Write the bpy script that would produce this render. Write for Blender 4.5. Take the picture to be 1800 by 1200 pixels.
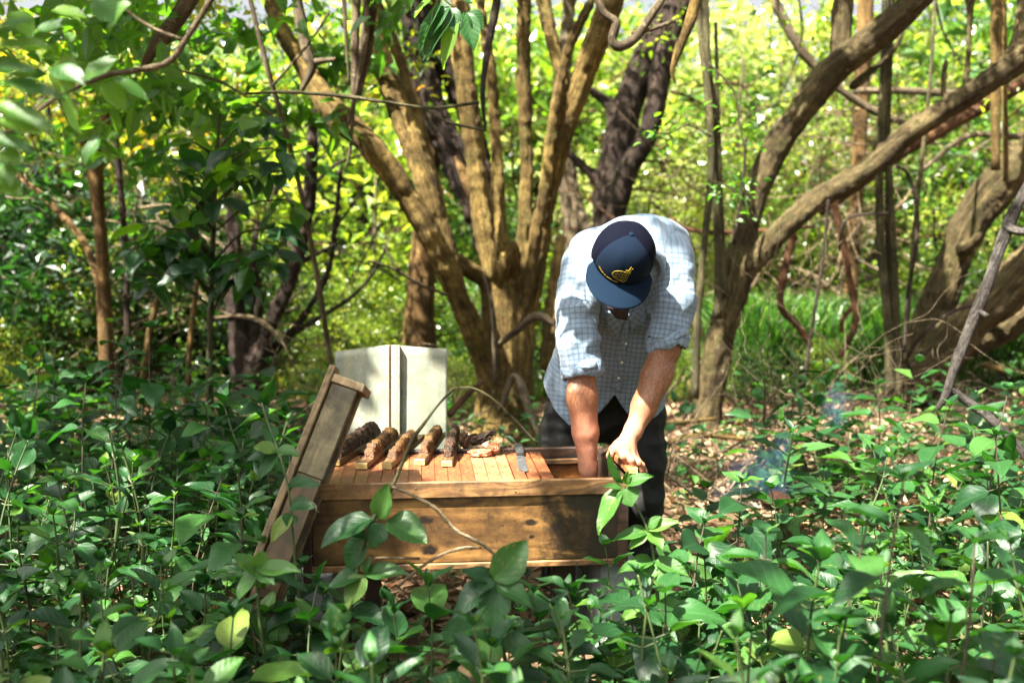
import bpy, bmesh, math, random
import numpy as np
from mathutils import Vector, Matrix, Quaternion
from mathutils.bvhtree import BVHTree

for o in list(bpy.data.objects):
    bpy.data.objects.remove(o)
scene = bpy.context.scene
C = scene.collection
R = np.random.RandomState(11)
rnd = random.Random(7)
PI = math.pi

# ------------------------------------------------------------------ camera
CAM_H, PITCH, F = 1.4, math.atan(180 / 1750), 1750.0
cam_d = bpy.data.cameras.new('camera')
cam_d.sensor_width = 36; cam_d.lens = 35; cam_d.clip_start = .05; cam_d.clip_end = 400
cam_d.dof.use_dof = True; cam_d.dof.focus_distance = 3.3; cam_d.dof.aperture_fstop = 2.0
cam = bpy.data.objects.new('camera', cam_d); C.objects.link(cam)
cam.location = (0, 0, CAM_H); cam.rotation_euler = (PI / 2 - PITCH, 0, 0)
scene.camera = cam

# ------------------------------------------------------------------ sky, sun, exposure
SUN = Vector((-.42, -.34, .84)).normalized()            # towards the sun
world = bpy.data.worlds.new('World'); scene.world = world; world.use_nodes = True
wn = world.node_tree; bg = wn.nodes['Background']
sky = wn.nodes.new('ShaderNodeTexSky'); sky.sky_type = 'NISHITA'; sky.sun_disc = False
sky.sun_elevation = math.asin(SUN.z); sky.sun_rotation = math.atan2(SUN.x, SUN.y)
sky.air_density = .8; sky.dust_density = 9.0; sky.ozone_density = .6
hs = wn.nodes.new('ShaderNodeHueSaturation'); hs.inputs['Saturation'].default_value = .3
wn.links.new(sky.outputs[0], hs.inputs['Color']); wn.links.new(hs.outputs[0], bg.inputs[0]); bg.inputs[1].default_value = .051
sd = bpy.data.lights.new('sun', 'SUN'); sd.energy = 5.0; sd.angle = math.radians(.5); sd.color = (1, .94, .82)
so = bpy.data.objects.new('sun', sd); C.objects.link(so)
so.rotation_euler = SUN.to_track_quat('Z', 'Y').to_euler(); so.location = (0, 0, 30)
vs = scene.view_settings; vs.view_transform = 'Standard'; vs.look = 'None'; vs.gamma = 1; vs.use_curve_mapping = False
vs.exposure = 3.05
cy = scene.cycles
cy.max_bounces = 6; cy.diffuse_bounces = 4; cy.glossy_bounces = 2; cy.transmission_bounces = 4; cy.volume_bounces = 0
cy.transparent_max_bounces = 4; cy.caustics_reflective = False; cy.caustics_refractive = False
cy.use_denoising = True; cy.sample_clamp_indirect = 6
cy.volume_step_rate = 2

# ------------------------------------------------------------------ helpers
def P(px, py, D):
    """Point of the place seen at photo pixel (px,py) of the 1800x1200 picture, D metres in front (layout helper)."""
    u, v = (px - 900) / F, (600 - py) / F
    c, s = math.cos(PITCH), math.sin(PITCH)
    d = Vector((u, c + v * s, -s + v * c))
    d *= D / d.y
    return Vector((d.x, d.y, d.z + CAM_H))

def Pz(px, py, z):
    """Same, where the sight line meets the horizontal plane z."""
    a = P(px, py, 1.0) - Vector((0, 0, CAM_H))
    t = (z - CAM_H) / a.z
    return Vector((a.x * t, a.y * t, z))

def pts(lst):
    return [P(*p[:3]) for p in lst]

def cr(points, n):
    """Catmull-Rom resample of points (list of tuples of any length)."""
    A = np.array([list(p) for p in points], float)
    if len(A) < 3:
        t = np.linspace(0, 1, n)[:, None]
        return A[0] * (1 - t) + A[-1] * t
    A = np.vstack([2 * A[0] - A[1], A, 2 * A[-1] - A[-2]])
    m = len(A) - 3
    out = []
    for t in np.linspace(0, m, n):
        i = min(int(t), m - 1); f = t - i
        p0, p1, p2, p3 = A[i:i + 4]
        out.append(.5 * ((2 * p1) + (-p0 + p2) * f + (2 * p0 - 5 * p1 + 4 * p2 - p3) * f * f + (-p0 + 3 * p1 - 3 * p2 + p3) * f ** 3))
    return np.array(out)

_lat = {}
def vnoise(p, seed=0):
    """value noise -1..1, p (n,3)"""
    if seed not in _lat:
        _lat[seed] = np.random.RandomState(seed + 100).uniform(-1, 1, (32, 32, 32))
    L = _lat[seed]
    p = np.asarray(p, float); i = np.floor(p).astype(int); f = p - i; f = f * f * (3 - 2 * f)
    r = 0
    for dx in (0, 1):
        for dy in (0, 1):
            for dz in (0, 1):
                w = (f[:, 0] if dx else 1 - f[:, 0]) * (f[:, 1] if dy else 1 - f[:, 1]) * (f[:, 2] if dz else 1 - f[:, 2])
                r = r + w * L[(i[:, 0] + dx) % 32, (i[:, 1] + dy) % 32, (i[:, 2] + dz) % 32]
    return r

def mesh_np(name, V, faces, smooth=True, uv=None, attrs=None, mats=None, mat_idx=None):
    """V (n,3); faces (m,k) array or list of them (mixed sizes); uv per vertex (n,2) or per corner; attrs {name: per-vertex values}"""
    me = bpy.data.meshes.new(name)
    if isinstance(faces, np.ndarray): faces = [faces]
    faces = [np.asarray(f, np.int64) for f in faces if len(f)]
    V = np.asarray(V, np.float32)
    me.vertices.add(len(V)); me.vertices.foreach_set('co', V.ravel())
    loops = np.concatenate([f.ravel() for f in faces]); tot = np.concatenate([np.full(len(f), f.shape[1]) for f in faces])
    me.loops.add(len(loops)); me.loops.foreach_set('vertex_index', loops.astype(np.int32))
    me.polygons.add(len(tot))
    st = np.concatenate([[0], np.cumsum(tot)[:-1]])
    me.polygons.foreach_set('loop_start', st.astype(np.int32)); me.polygons.foreach_set('loop_total', tot.astype(np.int32))
    if mat_idx is not None: me.polygons.foreach_set('material_index', np.asarray(mat_idx, np.int32))
    me.update(calc_edges=True)
    me.polygons.foreach_set('use_smooth', np.full(len(tot), smooth))
    if uv is not None:
        uv = np.asarray(uv, np.float32)
        l = me.uv_layers.new(name='UVMap')
        l.data.foreach_set('uv', (uv[loops] if len(uv) == len(V) else uv).ravel())
    for k, a in (attrs or {}).items():
        a = np.asarray(a, np.float32)
        if a.ndim == 1:
            at = me.attributes.new(k, 'FLOAT', 'POINT'); at.data.foreach_set('value', a)
        else:
            at = me.attributes.new(k, 'FLOAT_VECTOR', 'POINT'); at.data.foreach_set('vector', a.ravel())
    for m in (mats or []): me.materials.append(m)
    me.validate()
    return me

class MB:
    """collects geometry for one mesh"""
    def __init__(s): s.V = []; s.F = {3: [], 4: []}; s.UV = []; s.T = []; s.n = 0; s.order = []
    def add(s, V, Fs, uv=None, tint=0.):
        V = np.asarray(V, float)
        if isinstance(Fs, np.ndarray): Fs = [Fs]
        for f in Fs:
            f = np.asarray(f)
            if len(f): s.F[f.shape[1]].append(f + s.n)
        s.V.append(V); s.n += len(V)
        s.UV.append(np.zeros((len(V), 2)) if uv is None else np.asarray(uv, float))
        s.T.append(np.full(len(V), tint) if np.isscalar(tint) else np.asarray(tint, float))
    def mesh(s, name, mat, smooth=True):
        fs = [np.concatenate(s.F[k]) for k in (3, 4) if s.F[k]]
        return mesh_np(name, np.concatenate(s.V), fs, smooth, np.concatenate(s.UV), {'tint': np.concatenate(s.T)}, mat if isinstance(mat, list) else [mat])
    def build(s, name, mat, parent=None, smooth=True, **k):
        return link(name, s.mesh(name, mat, smooth), parent, **k)

def link(name, me, parent=None, label=None, cat=None, group=None, kind=None, loc=None):
    o = bpy.data.objects.new(name, me); C.objects.link(o)
    if parent is not None:
        o.parent = parent; o.matrix_parent_inverse = parent.matrix_basis.inverted()
    if loc is not None: o.location = loc
    tag(o, label, cat, group, kind)
    return o

def tag(o, label=None, cat=None, group=None, kind=None):
    if label: o['label'] = label
    if cat: o['category'] = cat
    if group: o['group'] = group
    if kind: o['kind'] = kind
    return o

def thing(name, label, cat, loc=(0, 0, 0), group=None, rz=0):
    o = bpy.data.objects.new(name, None); C.objects.link(o); o.empty_display_size = .1
    o.location = loc; o.rotation_euler = (0, 0, rz)
    o.matrix_basis = Matrix.Translation(Vector(loc)) @ Matrix.Rotation(rz, 4, 'Z')
    return tag(o, label, cat, group)

def tube(path, rad, sides=8, n=None, wob=0., seed=0, cap=True):
    """path: list of Vector, rad: list; returns V,F,UV"""
    A = np.array([list(p) + [r] for p, r in zip(path, rad)], float)
    if n: A = cr(A, n)
    X, r = A[:, :3], np.maximum(A[:, 3], .0004)
    N = len(X)
    T = np.gradient(X, axis=0); T /= np.linalg.norm(T, axis=1)[:, None] + 1e-9
    ref = np.array([0, 1, 0.]) if abs(T[0][1]) < .9 else np.array([1., 0, 0])
    a = np.cross(T[0], ref); a /= np.linalg.norm(a)
    As = []
    for i in range(N):
        a = a - T[i] * a.dot(T[i]); a /= np.linalg.norm(a) + 1e-9; As.append(a)
    As = np.array(As); Bs = np.cross(T, As)
    th = np.linspace(0, 2 * PI, sides + 1)
    V = X[:, None] + (As[:, None] * np.cos(th)[None, :, None] + Bs[:, None] * np.sin(th)[None, :, None]) * r[:, None, None]
    V = V[:, :sides].reshape(-1, 3)
    if wob:
        rr = np.repeat(r, sides)
        ctr = np.repeat(X, sides, axis=0)
        k = vnoise(V * .6 / max(.02, r.mean()) * .5 + seed * 7.3, 3) * wob + vnoise(V * 22 + seed, 4) * wob * .4
        V = ctr + (V - ctr) * (1 + k)[:, None]
    i = np.arange(N - 1)[:, None] * sides; j = np.arange(sides)[None]; j2 = (j + 1) % sides
    Fq = np.stack([i + j, i + j2, i + sides + j2, i + sides + j], -1).reshape(-1, 4)
    L = np.concatenate([[0], np.cumsum(np.linalg.norm(np.diff(X, axis=0), axis=1))])
    UV = np.stack([np.tile(th[:sides] / (2 * PI), N), np.repeat(L, sides)], 1)
    Fs = [Fq]
    if cap:
        n0 = len(V)
        V = np.vstack([V, X[0], X[-1]]); UV = np.vstack([UV, [0, 0], [0, L[-1]]])
        jj = np.arange(sides)
        Fs.append(np.concatenate([np.stack([np.full(sides, n0), (jj + 1) % sides, jj], 1),
                                  np.stack([np.full(sides, n0 + 1), (N - 1) * sides + jj, (N - 1) * sides + (jj + 1) % sides], 1)]))
    return V, Fs, UV

def box_mesh(name, sx, sy, sz, mat, bev=.003, jitter=0, centre=False, seg=1):
    """box from the origin corner (or centred), bevelled"""
    bm = bmesh.new(); bmesh.ops.create_cube(bm, size=1)
    for v in bm.verts:
        v.co = Vector(((v.co.x + (0 if centre else .5)) * sx, (v.co.y + (0 if centre else .5)) * sy, (v.co.z + (0 if centre else .5)) * sz))
        if jitter: v.co += Vector([rnd.uniform(-jitter, jitter) for _ in range(3)])
    if bev: bmesh.ops.bevel(bm, geom=list(bm.edges), offset=bev, segments=seg, affect='EDGES', profile=.6)
    me = bpy.data.meshes.new(name); bm.to_mesh(me); bm.free(); me.materials.append(mat)
    return me

# ------------------------------------------------------------------ signed-distance modelling
class SDF:
    def __init__(s, lo, hi, h):
        s.lo = np.array(lo, float); s.h = h
        s.n = np.ceil((np.array(hi) - s.lo) / h).astype(int) + 1
        s.F = np.full(s.n, .12, np.float32)
    def region(s, a, b):
        i = np.clip(np.floor((np.array(a) - s.lo) / s.h).astype(int), 0, s.n - 1)
        j = np.clip(np.ceil((np.array(b) - s.lo) / s.h).astype(int) + 1, 1, s.n)
        sl = tuple(slice(i[k], j[k]) for k in range(3))
        g = np.meshgrid(*[(s.lo[k] + np.arange(i[k], j[k]) * s.h).astype(np.float32) for k in range(3)], indexing='ij')
        return sl, np.stack(g, -1)
    def put(s, sl, d, k, sub=False):
        f = s.F[sl]
        if sub:
            s.F[sl] = np.maximum(f, -d); return
        h = np.clip(.5 + .5 * (f - d) / k, 0, 1)
        s.F[sl] = f * (1 - h) + d * h - k * h * (1 - h)
    def cap(s, a, b, ra, rb=None, k=.02, flat=None, sub=False):
        rb = ra if rb is None else rb
        a = np.array(a, float); b = np.array(b, float); m = max(ra, rb) + k + .11
        sl, p = s.region(np.minimum(a, b) - m, np.maximum(a, b) + m)
        if min(p.shape[:3]) == 0: return
        ab = (b - a).astype(np.float32); L2 = max(float(ab @ ab), 1e-9)
        q = p - a.astype(np.float32)
        t = np.clip((q @ ab) / L2, 0, 1)
        dv = q - t[..., None] * ab
        if flat is not None:            # flat = (unit dir, squash factor): thinner along dir
            dd, fac = flat; dd = np.array(dd, np.float32)
            c = dv @ dd; dv = dv + dd * (c * (1 / fac - 1))[..., None]
            d = (np.sqrt((dv ** 2).sum(-1)) - (ra + (rb - ra) * t)) * min(1, fac + .2)
        else:
            d = np.sqrt((dv ** 2).sum(-1)) - (ra + (rb - ra) * t)
        s.put(sl, d, k, sub)
    def chain(s, P_, r, k=.02, **kw):
        for i in range(len(P_) - 1): s.cap(P_[i], P_[i + 1], r[i], r[i + 1], k, **kw)
    def ell(s, c, r, axes=None, k=.02, sub=False):
        c = np.array(c, float); r = np.array(r, float); m = r.max() + k + .08
        sl, p = s.region(c - m, c + m)
        q = p - c.astype(np.float32)
        if axes is not None: q = q @ np.array(axes, np.float32).T
        r = r.astype(np.float32)
        k0 = np.sqrt(((q / r) ** 2).sum(-1)); k1 = np.sqrt(((q / r ** 2) ** 2).sum(-1)) + 1e-9
        s.put(sl, k0 * (k0 - 1) / k1, k, sub)
    def nets(s):
        Fd = s.F; ins = Fd < 0
        c = [ins[a:a - 1 or None, b:b - 1 or None, d:d - 1 or None] for a in (0, 1) for b in (0, 1) for d in (0, 1)]
        cnt = sum(x.astype(np.int8) for x in c)
        act = (cnt > 0) & (cnt < 8)
        idx = np.argwhere(act); n = len(idx)
        ids = -np.ones(act.shape, np.int64); ids[act] = np.arange(n)
        acc = np.zeros((n, 3)); w = np.zeros(n)
        cor = [(a, b, d) for a in (0, 1) for b in (0, 1) for d in (0, 1)]
        val = {q: Fd[idx[:, 0] + q[0], idx[:, 1] + q[1], idx[:, 2] + q[2]] for q in cor}
        for q in cor:
            for ax in range(3):
                if q[ax] == 0:
                    r_ = list(q); r_[ax] = 1; r_ = tuple(r_)
                    a, b = val[q], val[r_]; m = (a < 0) != (b < 0)
                    t = np.where(m, a / np.where(m, a - b, 1), 0)
                    e = np.array(q, float)[None].repeat(n, 0); e[:, ax] += t
                    acc += e * m[:, None]; w += m
        V = (idx + acc / w[:, None]) * s.h + s.lo
        quads = []
        for ax in range(3):
            u, v = [(1, 2), (2, 0), (0, 1)][ax]
            a = [slice(None)] * 3; b = [slice(None)] * 3
            a[ax] = slice(0, -1); b[ax] = slice(1, None)
            A_, B_ = ins[tuple(a)], ins[tuple(b)]
            e = np.argwhere(A_ != B_)
            ok = (e[:, u] > 0) & (e[:, v] > 0) & (e[:, u] < s.n[u] - 1) & (e[:, v] < s.n[v] - 1)
            e = e[ok]
            if not len(e): continue
            flip = B_[tuple(e.T)]
            def g(du, dv):
                x = e.copy(); x[:, u] += du; x[:, v] += dv
                return ids[tuple(x.T)]
            q = np.stack([g(-1, -1), g(0, -1), g(0, 0), g(-1, 0)], 1)
            q[flip] = q[flip][:, ::-1]
            quads.append(q)
        Q = np.concatenate(quads); Q = Q[(Q >= 0).all(1)]
        return V, Q

def vnormals(V, Q):
    n = np.zeros_like(V)
    fn = np.cross(V[Q[:, 2]] - V[Q[:, 0]], V[Q[:, 3]] - V[Q[:, 1]])
    for i in range(4): np.add.at(n, Q[:, i], fn)
    return n / (np.linalg.norm(n, axis=1)[:, None] + 1e-12)

def relax(V, Q, it=2, f=.5):
    for _ in range(it):
        a = np.zeros_like(V); w = np.zeros(len(V))
        for i in range(4):
            j = (i + 1) % 4
            np.add.at(a, Q[:, i], V[Q[:, j]]); np.add.at(a, Q[:, j], V[Q[:, i]])
            np.add.at(w, Q[:, i], 1); np.add.at(w, Q[:, j], 1)
        V = V * (1 - f) + a / np.maximum(w, 1)[:, None] * f
    return V

# ------------------------------------------------------------------ materials
def newmat(name):
    m = bpy.data.materials.new(name); m.use_nodes = True; nt = m.node_tree; nt.nodes.clear()
    return m, nt, nt.nodes.new('ShaderNodeOutputMaterial')
def N(nt, t, ins=None, **props):
    n = nt.nodes.new(t)
    for k, v in props.items(): setattr(n, k, v)
    for k, v in (ins or {}).items():
        if isinstance(v, bpy.types.NodeSocket): nt.links.new(v, n.inputs[k])
        else: n.inputs[k].default_value = v
    return n
def ramp(nt, fac, stops, interp='LINEAR'):
    n = nt.nodes.new('ShaderNodeValToRGB'); nt.links.new(fac, n.inputs[0]); n.color_ramp.interpolation = interp
    el = n.color_ramp.elements
    while len(el) < len(stops): el.new(.5)
    for e, (p, c) in zip(el, stops):
        e.position = p; e.color = (c[0], c[1], c[2], 1) if not np.isscalar(c) else (c, c, c, 1)
    return n.outputs[0]
def mix(nt, f, a, b, mode='MIX'):
    n = nt.nodes.new('ShaderNodeMix'); n.data_type = 'RGBA'; n.blend_type = mode; n.clamp_factor = True
    for s_, v in ((n.inputs[0], f), (n.inputs[6], a), (n.inputs[7], b)):
        if isinstance(v, bpy.types.NodeSocket): nt.links.new(v, s_)
        elif np.isscalar(v): s_.default_value = v
        else: s_.default_value = (v[0], v[1], v[2], 1)
    return n.outputs[2]
def mth(nt, op, a, b=None, c=None):
    n = nt.nodes.new('ShaderNodeMath'); n.operation = op
    for s_, v in zip(n.inputs, (a, b, c)):
        if v is None: continue
        if isinstance(v, bpy.types.NodeSocket): nt.links.new(v, s_)
        else: s_.default_value = v
    return n.outputs[0]
def coords(nt, kind='Object', scale=(1, 1, 1), rot=(0, 0, 0), attr=None):
    if attr:
        src = N(nt, 'ShaderNodeAttribute', attribute_name=attr).outputs['Vector']
    else:
        src = N(nt, 'ShaderNodeTexCoord').outputs[kind]
    return N(nt, 'ShaderNodeMapping', {'Vector': src, 'Scale': scale, 'Rotation': rot}).outputs[0]
def noise(nt, vec, scale, detail=4, rough=.55, dist=0):
    return N(nt, 'ShaderNodeTexNoise', {'Vector': vec, 'Scale': scale, 'Detail': detail, 'Roughness': rough, 'Distortion': dist}).outputs['Fac']
def finish(nt, out, col, rough=.7, bump=None, bs=.4, bd=.01, spec=.5, **extra):
    b = nt.nodes.new('ShaderNodeBsdfPrincipled')
    for s_, v in ((b.inputs['Base Color'], col), (b.inputs['Roughness'], rough)):
        if isinstance(v, bpy.types.NodeSocket): nt.links.new(v, s_)
        elif np.isscalar(v): s_.default_value = v
        else: s_.default_value = (v[0], v[1], v[2], 1)
    b.inputs['Specular IOR Level'].default_value = spec
    for k, v in extra.items(): b.inputs[k.replace('_', ' ')].default_value = v
    if bump is not None:
        bn = N(nt, 'ShaderNodeBump', {'Height': bump, 'Strength': bs, 'Distance': bd})
        nt.links.new(bn.outputs[0], b.inputs['Normal'])
    nt.links.new(b.outputs[0], out.inputs[0])
    return b

def leaf_mat(name, stops, trans, tr=.45, rough=.45, spec=.5, veins=0., hue_noise=True):
    """stops: colour by random tint; trans: gain of the colour passed through"""
    m, nt, out = newmat(name)
    at = N(nt, 'ShaderNodeAttribute', attribute_name='tint').outputs['Fac']
    ob = N(nt, 'ShaderNodeObjectInfo').outputs['Random']
    f = mth(nt, 'FRACT', mth(nt, 'ADD', at, ob))
    col = ramp(nt, f, stops)
    h = None
    if veins:
        uv = N(nt, 'ShaderNodeTexCoord').outputs['UV']
        s = N(nt, 'ShaderNodeSeparateXYZ', {'Vector': uv})
        ax = mth(nt, 'ABSOLUTE', s.outputs[0])
        lat = mth(nt, 'SINE', mth(nt, 'MULTIPLY', mth(nt, 'SUBTRACT', s.outputs[1], mth(nt, 'MULTIPLY', mth(nt, 'POWER', ax, .8), .45)), 40))
        lat = mth(nt, 'POWER', mth(nt, 'MULTIPLY_ADD', lat, .5, .5), 6)
        mid = mth(nt, 'LESS_THAN', ax, .035)
        vein = mth(nt, 'MAXIMUM', mid, mth(nt, 'MULTIPLY', lat, .5))
        nz = noise(nt, coords(nt, 'Object'), 60, 3)
        col = mix(nt, mth(nt, 'MULTIPLY', vein, .30), col, mix(nt, .3, col, (.12, .22, .07), 'ADD'))
        col = mix(nt, mth(nt, 'MULTIPLY', nz, .5), col, mix(nt, 1, col, (.55, .6, .6), 'MULTIPLY'))
        sp = N(nt, 'ShaderNodeTexNoise', {'Vector': N(nt, 'ShaderNodeVectorMath', {0: uv, 1: N(nt, 'ShaderNodeCombineXYZ', {0: mth(nt, 'MULTIPLY', ob, 91.), 1: mth(nt, 'MULTIPLY', ob, 57.)}).outputs[0]}, operation='ADD').outputs[0], 'Scale': 5.5, 'Detail': 5., 'Roughness': .7}).outputs['Fac']
        thr = mth(nt, 'MULTIPLY', mth(nt, 'FRACT', mth(nt, 'MULTIPLY', ob, 37.)), .30)
        blem = ramp(nt, mth(nt, 'ADD', sp, thr), [(.86, 0), (.91, .7)])
        col = mix(nt, blem, col, (.16, .15, .03))
        col = mix(nt, ramp(nt, mth(nt, 'ADD', sp, thr), [(.92, 0), (.95, .9)]), col, (.07, .035, .012))
        h = mth(nt, 'SUBTRACT', mth(nt, 'MULTIPLY', nz, .4), vein)
    b = nt.nodes.new('ShaderNodeBsdfPrincipled'); nt.links.new(col, b.inputs['Base Color'])
    b.inputs['Roughness'].default_value = rough; b.inputs['Specular IOR Level'].default_value = spec
    if h is not None:
        bn = N(nt, 'ShaderNodeBump', {'Height': h, 'Strength': veins, 'Distance': .0016}); nt.links.new(bn.outputs[0], b.inputs['Normal'])
    t = nt.nodes.new('ShaderNodeBsdfTranslucent')
    nt.links.new(mix(nt, 1, col, trans, 'MULTIPLY'), t.inputs[0])
    mx = N(nt, 'ShaderNodeMixShader', {0: tr, 1: b.outputs[0], 2: t.outputs[0]})
    nt.links.new(mx.outputs[0], out.inputs[0])
    return m

def bark_mat(name, dark, mid, light, moss=(.06, .07, .015), scale=1., bs=.8):
    m, nt, out = newmat(name)
    v = coords(nt, attr='grain')
    vo = coords(nt, 'Object')
    a = noise(nt, v, 30 * scale, 7, .72, .5); b_ = noise(nt, vo, 3.4, 5, .65); c = noise(nt, vo, 60, 5, .75)
    fis = N(nt, 'ShaderNodeTexVoronoi', {'Vector': N(nt, 'ShaderNodeVectorMath', {0: v, 1: N(nt, 'ShaderNodeTexNoise', {'Vector': v, 'Scale': 18., 'Detail': 3.}).outputs['Color']}, operation='ADD').outputs[0], 'Scale': 20. * scale}, feature='DISTANCE_TO_EDGE').outputs['Distance']
    crack = ramp(nt, fis, [(.0, 1), (.07, 0)])
    col = ramp(nt, a, [(.32, dark), (.48, mid), (.68, light)])
    col = mix(nt, ramp(nt, b_, [(.36, 0), (.54, .9)]), col, mix(nt, 1, col, (.36, .34, .33), 'MULTIPLY'))
    col = mix(nt, ramp(nt, noise(nt, vo, 6.5, 6, .7), [(.54, 0), (.66, .8)]), col, moss)
    col = mix(nt, ramp(nt, noise(nt, vo, 17, 5, .7), [(.64, 0), (.70, .65)]), col, mix(nt, .5, light, (.30, .30, .22)))
    col = mix(nt, mth(nt, 'MULTIPLY', crack, .7), col, mix(nt, 1, dark, (.5, .5, .5), 'MULTIPLY'))
    col = mix(nt, ramp(nt, c, [(.36, .6), (.50, 0)]), col, dark)
    h = mth(nt, 'SUBTRACT', mth(nt, 'ADD', a, mth(nt, 'MULTIPLY', c, .5)), mth(nt, 'MULTIPLY', crack, .6))
    finish(nt, out, col, .9, h, bs, .03, .2)
    return m

def wood_mat(name, dark, light, grime, axis=0, scale=1., grime_amt=.5, rough=.55, knots=None, bs=.35, spec=.4, stain=None):
    """wood with its grain along local axis"""
    m, nt, out = newmat(name)
    sc = [14., 14., 14.]; sc[axis] = .9
    v = coords(nt, 'Object', tuple(x * scale for x in sc)); vo = coords(nt, 'Object')
    warp = noise(nt, coords(nt, 'Object', (1.2, 3, 3)), 2.0, 2)
    vv = N(nt, 'ShaderNodeVectorMath', {0: v, 1: N(nt, 'ShaderNodeCombineXYZ', {0: 0., 1: mth(nt, 'MULTIPLY', warp, 2.2), 2: mth(nt, 'MULTIPLY', warp, 2.2)}).outputs[0]}, operation='ADD').outputs[0]
    a = noise(nt, vv, 1.6, 6, .7); ring = mth(nt, 'SINE', mth(nt, 'MULTIPLY', noise(nt, vv, .40, 2, .4), 95))
    col = ramp(nt, a, [(.28, dark), (.62, light)])
    col = mix(nt, mth(nt, 'MULTIPLY', mth(nt, 'POWER', mth(nt, 'MULTIPLY_ADD', ring, .5, .5), 2.), .65), col, dark)
    g = noise(nt, vo, 6, 6, .65, .3); g2 = noise(nt, vo, 38, 5, .7)
    gf = ramp(nt, mth(nt, 'MULTIPLY_ADD', g2, .35, mth(nt, 'MULTIPLY', g, .75)), [(.62 - .2 * grime_amt, 0), (.78 - .12 * grime_amt, 1)])
    col = mix(nt, mth(nt, 'MULTIPLY', gf, .85), col, grime)
    ht = mth(nt, 'ADD', a, mth(nt, 'MULTIPLY', g2, .3))
    if stain:                                           # soaked dark end of the board
        sx_ = N(nt, 'ShaderNodeSeparateXYZ', {'Vector': vo}).outputs[0]
        sf = mth(nt, 'ADD', sx_, mth(nt, 'ADD', mth(nt, 'MULTIPLY_ADD', g, .5, -.25), mth(nt, 'MULTIPLY_ADD', g2, .14, -.07)))
        col = mix(nt, ramp(nt, sf, [(stain - .02, 0), (stain + .05, .82), (stain + .12, .97)]), col, (.014, .010, .006))
        col = mix(nt, ramp(nt, mth(nt, 'SUBTRACT', .12, sx_), [(.0, 0), (.10, .6)]), col, (.03, .014, .006))
    if knots:
        geo = N(nt, 'ShaderNodeTexCoord').outputs['Object']
        for (kx, ky, kz, rx, rz) in knots:
            d = N(nt, 'ShaderNodeVectorMath', {0: geo, 1: (kx, ky, kz)}, operation='SUBTRACT').outputs[0]
            d = N(nt, 'ShaderNodeVectorMath', {0: d, 1: (1 / rx, 0, 1 / rz)}, operation='MULTIPLY').outputs[0]
            L = N(nt, 'ShaderNodeVectorMath', {0: d}, operation='LENGTH').outputs['Value']
            L = mth(nt, 'ADD', L, mth(nt, 'MULTIPLY_ADD', noise(nt, vo, 60, 3), .9, -.45))
            col = mix(nt, ramp(nt, L, [(.55, 1), (1.25, 0)]), col, (.012, .007, .004))
            col = mix(nt, ramp(nt, L, [(1.2, 0), (1.5, .5), (1.9, 0)]), col, (.12, .05, .015))
    finish(nt, out, col, rough, ht, bs, .006, spec)
    return m

def plain_mat(name, c1, c2=None, rough=.6, sc=20, bs=.2, spec=.5, bd=.004, **kw):
    m, nt, out = newmat(name)
    v = coords(nt, 'Object'); a = noise(nt, v, sc, 5, .6)
    col = ramp(nt, a, [(.3, c1), (.7, c2 or c1)])
    finish(nt, out, col, rough, a, bs, bd, spec, **kw)
    return m
# ================================================================== SETTING
BARK_TAN = bark_mat('bark_tan', (.030, .018, .007), (.225, .148, .038), (.43, .31, .105), (.105, .095, .024), bs=.85)
BARK_OLIVE = bark_mat('bark_olive', (.022, .016, .007), (.115, .085, .034), (.26, .205, .10), (.065, .064, .018), bs=.85)
BARK_DARK = bark_mat('bark_dark', (.014, .009, .008), (.055, .036, .030), (.14, .095, .07), (.03, .03, .012))
BARK_GREY = bark_mat('bark_grey', (.06, .042, .024), (.19, .145, .09), (.36, .29, .19), (.10, .09, .04))
BARK_RED = bark_mat('bark_red', (.04, .016, .008), (.16, .07, .03), (.28, .15, .075), (.10, .055, .03))
BARK_PALE = bark_mat('bark_dry_pale', (.12, .08, .045), (.33, .25, .15), (.52, .42, .28), (.24, .18, .08))
BARK_DEAD = bark_mat('bark_dead_grey', (.02, .017, .015), (.085, .075, .066), (.20, .18, .16), (.07, .065, .05))
BARK_ORANGE = bark_mat('bark_orange', (.05, .026, .009), (.20, .115, .038), (.34, .21, .08), (.11, .08, .025))
BARK_GREEN = bark_mat('bark_green', (.035, .032, .014), (.115, .10, .048), (.21, .19, .10), (.06, .075, .024))

LM_SHADE = leaf_mat('leaf_shade_green', [(0, (.006, .022, .008)), (.5, (.012, .042, .012)), (.9, (.022, .065, .015)), (1, (.05, .11, .02))], (2.2, 2.6, .7), .35, .35)  # near-black green, shade of the understorey put into the leaf colour
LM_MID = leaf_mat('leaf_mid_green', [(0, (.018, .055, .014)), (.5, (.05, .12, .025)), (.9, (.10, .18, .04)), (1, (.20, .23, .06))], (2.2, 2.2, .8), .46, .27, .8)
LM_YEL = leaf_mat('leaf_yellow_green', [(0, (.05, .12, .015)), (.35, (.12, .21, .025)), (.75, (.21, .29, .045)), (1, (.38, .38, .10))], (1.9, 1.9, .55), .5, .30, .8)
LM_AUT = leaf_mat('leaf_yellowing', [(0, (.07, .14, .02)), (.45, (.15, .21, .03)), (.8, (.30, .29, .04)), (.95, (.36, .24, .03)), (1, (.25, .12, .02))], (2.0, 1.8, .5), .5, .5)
LM_GRASS = leaf_mat('grass_blade', [(0, (.02, .075, .015)), (.6, (.055, .14, .025)), (1, (.15, .24, .06))], (1.8, 2.0, .6), .4, .35)
LM_PALE = leaf_mat('leaf_haze_pale', [(0, (.09, .15, .035)), (.5, (.21, .28, .08)), (1, (.38, .40, .17))], (1.8, 1.7, .8), .5, .32, .8)  # paleness painted in for the bright haze of the distance
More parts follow.
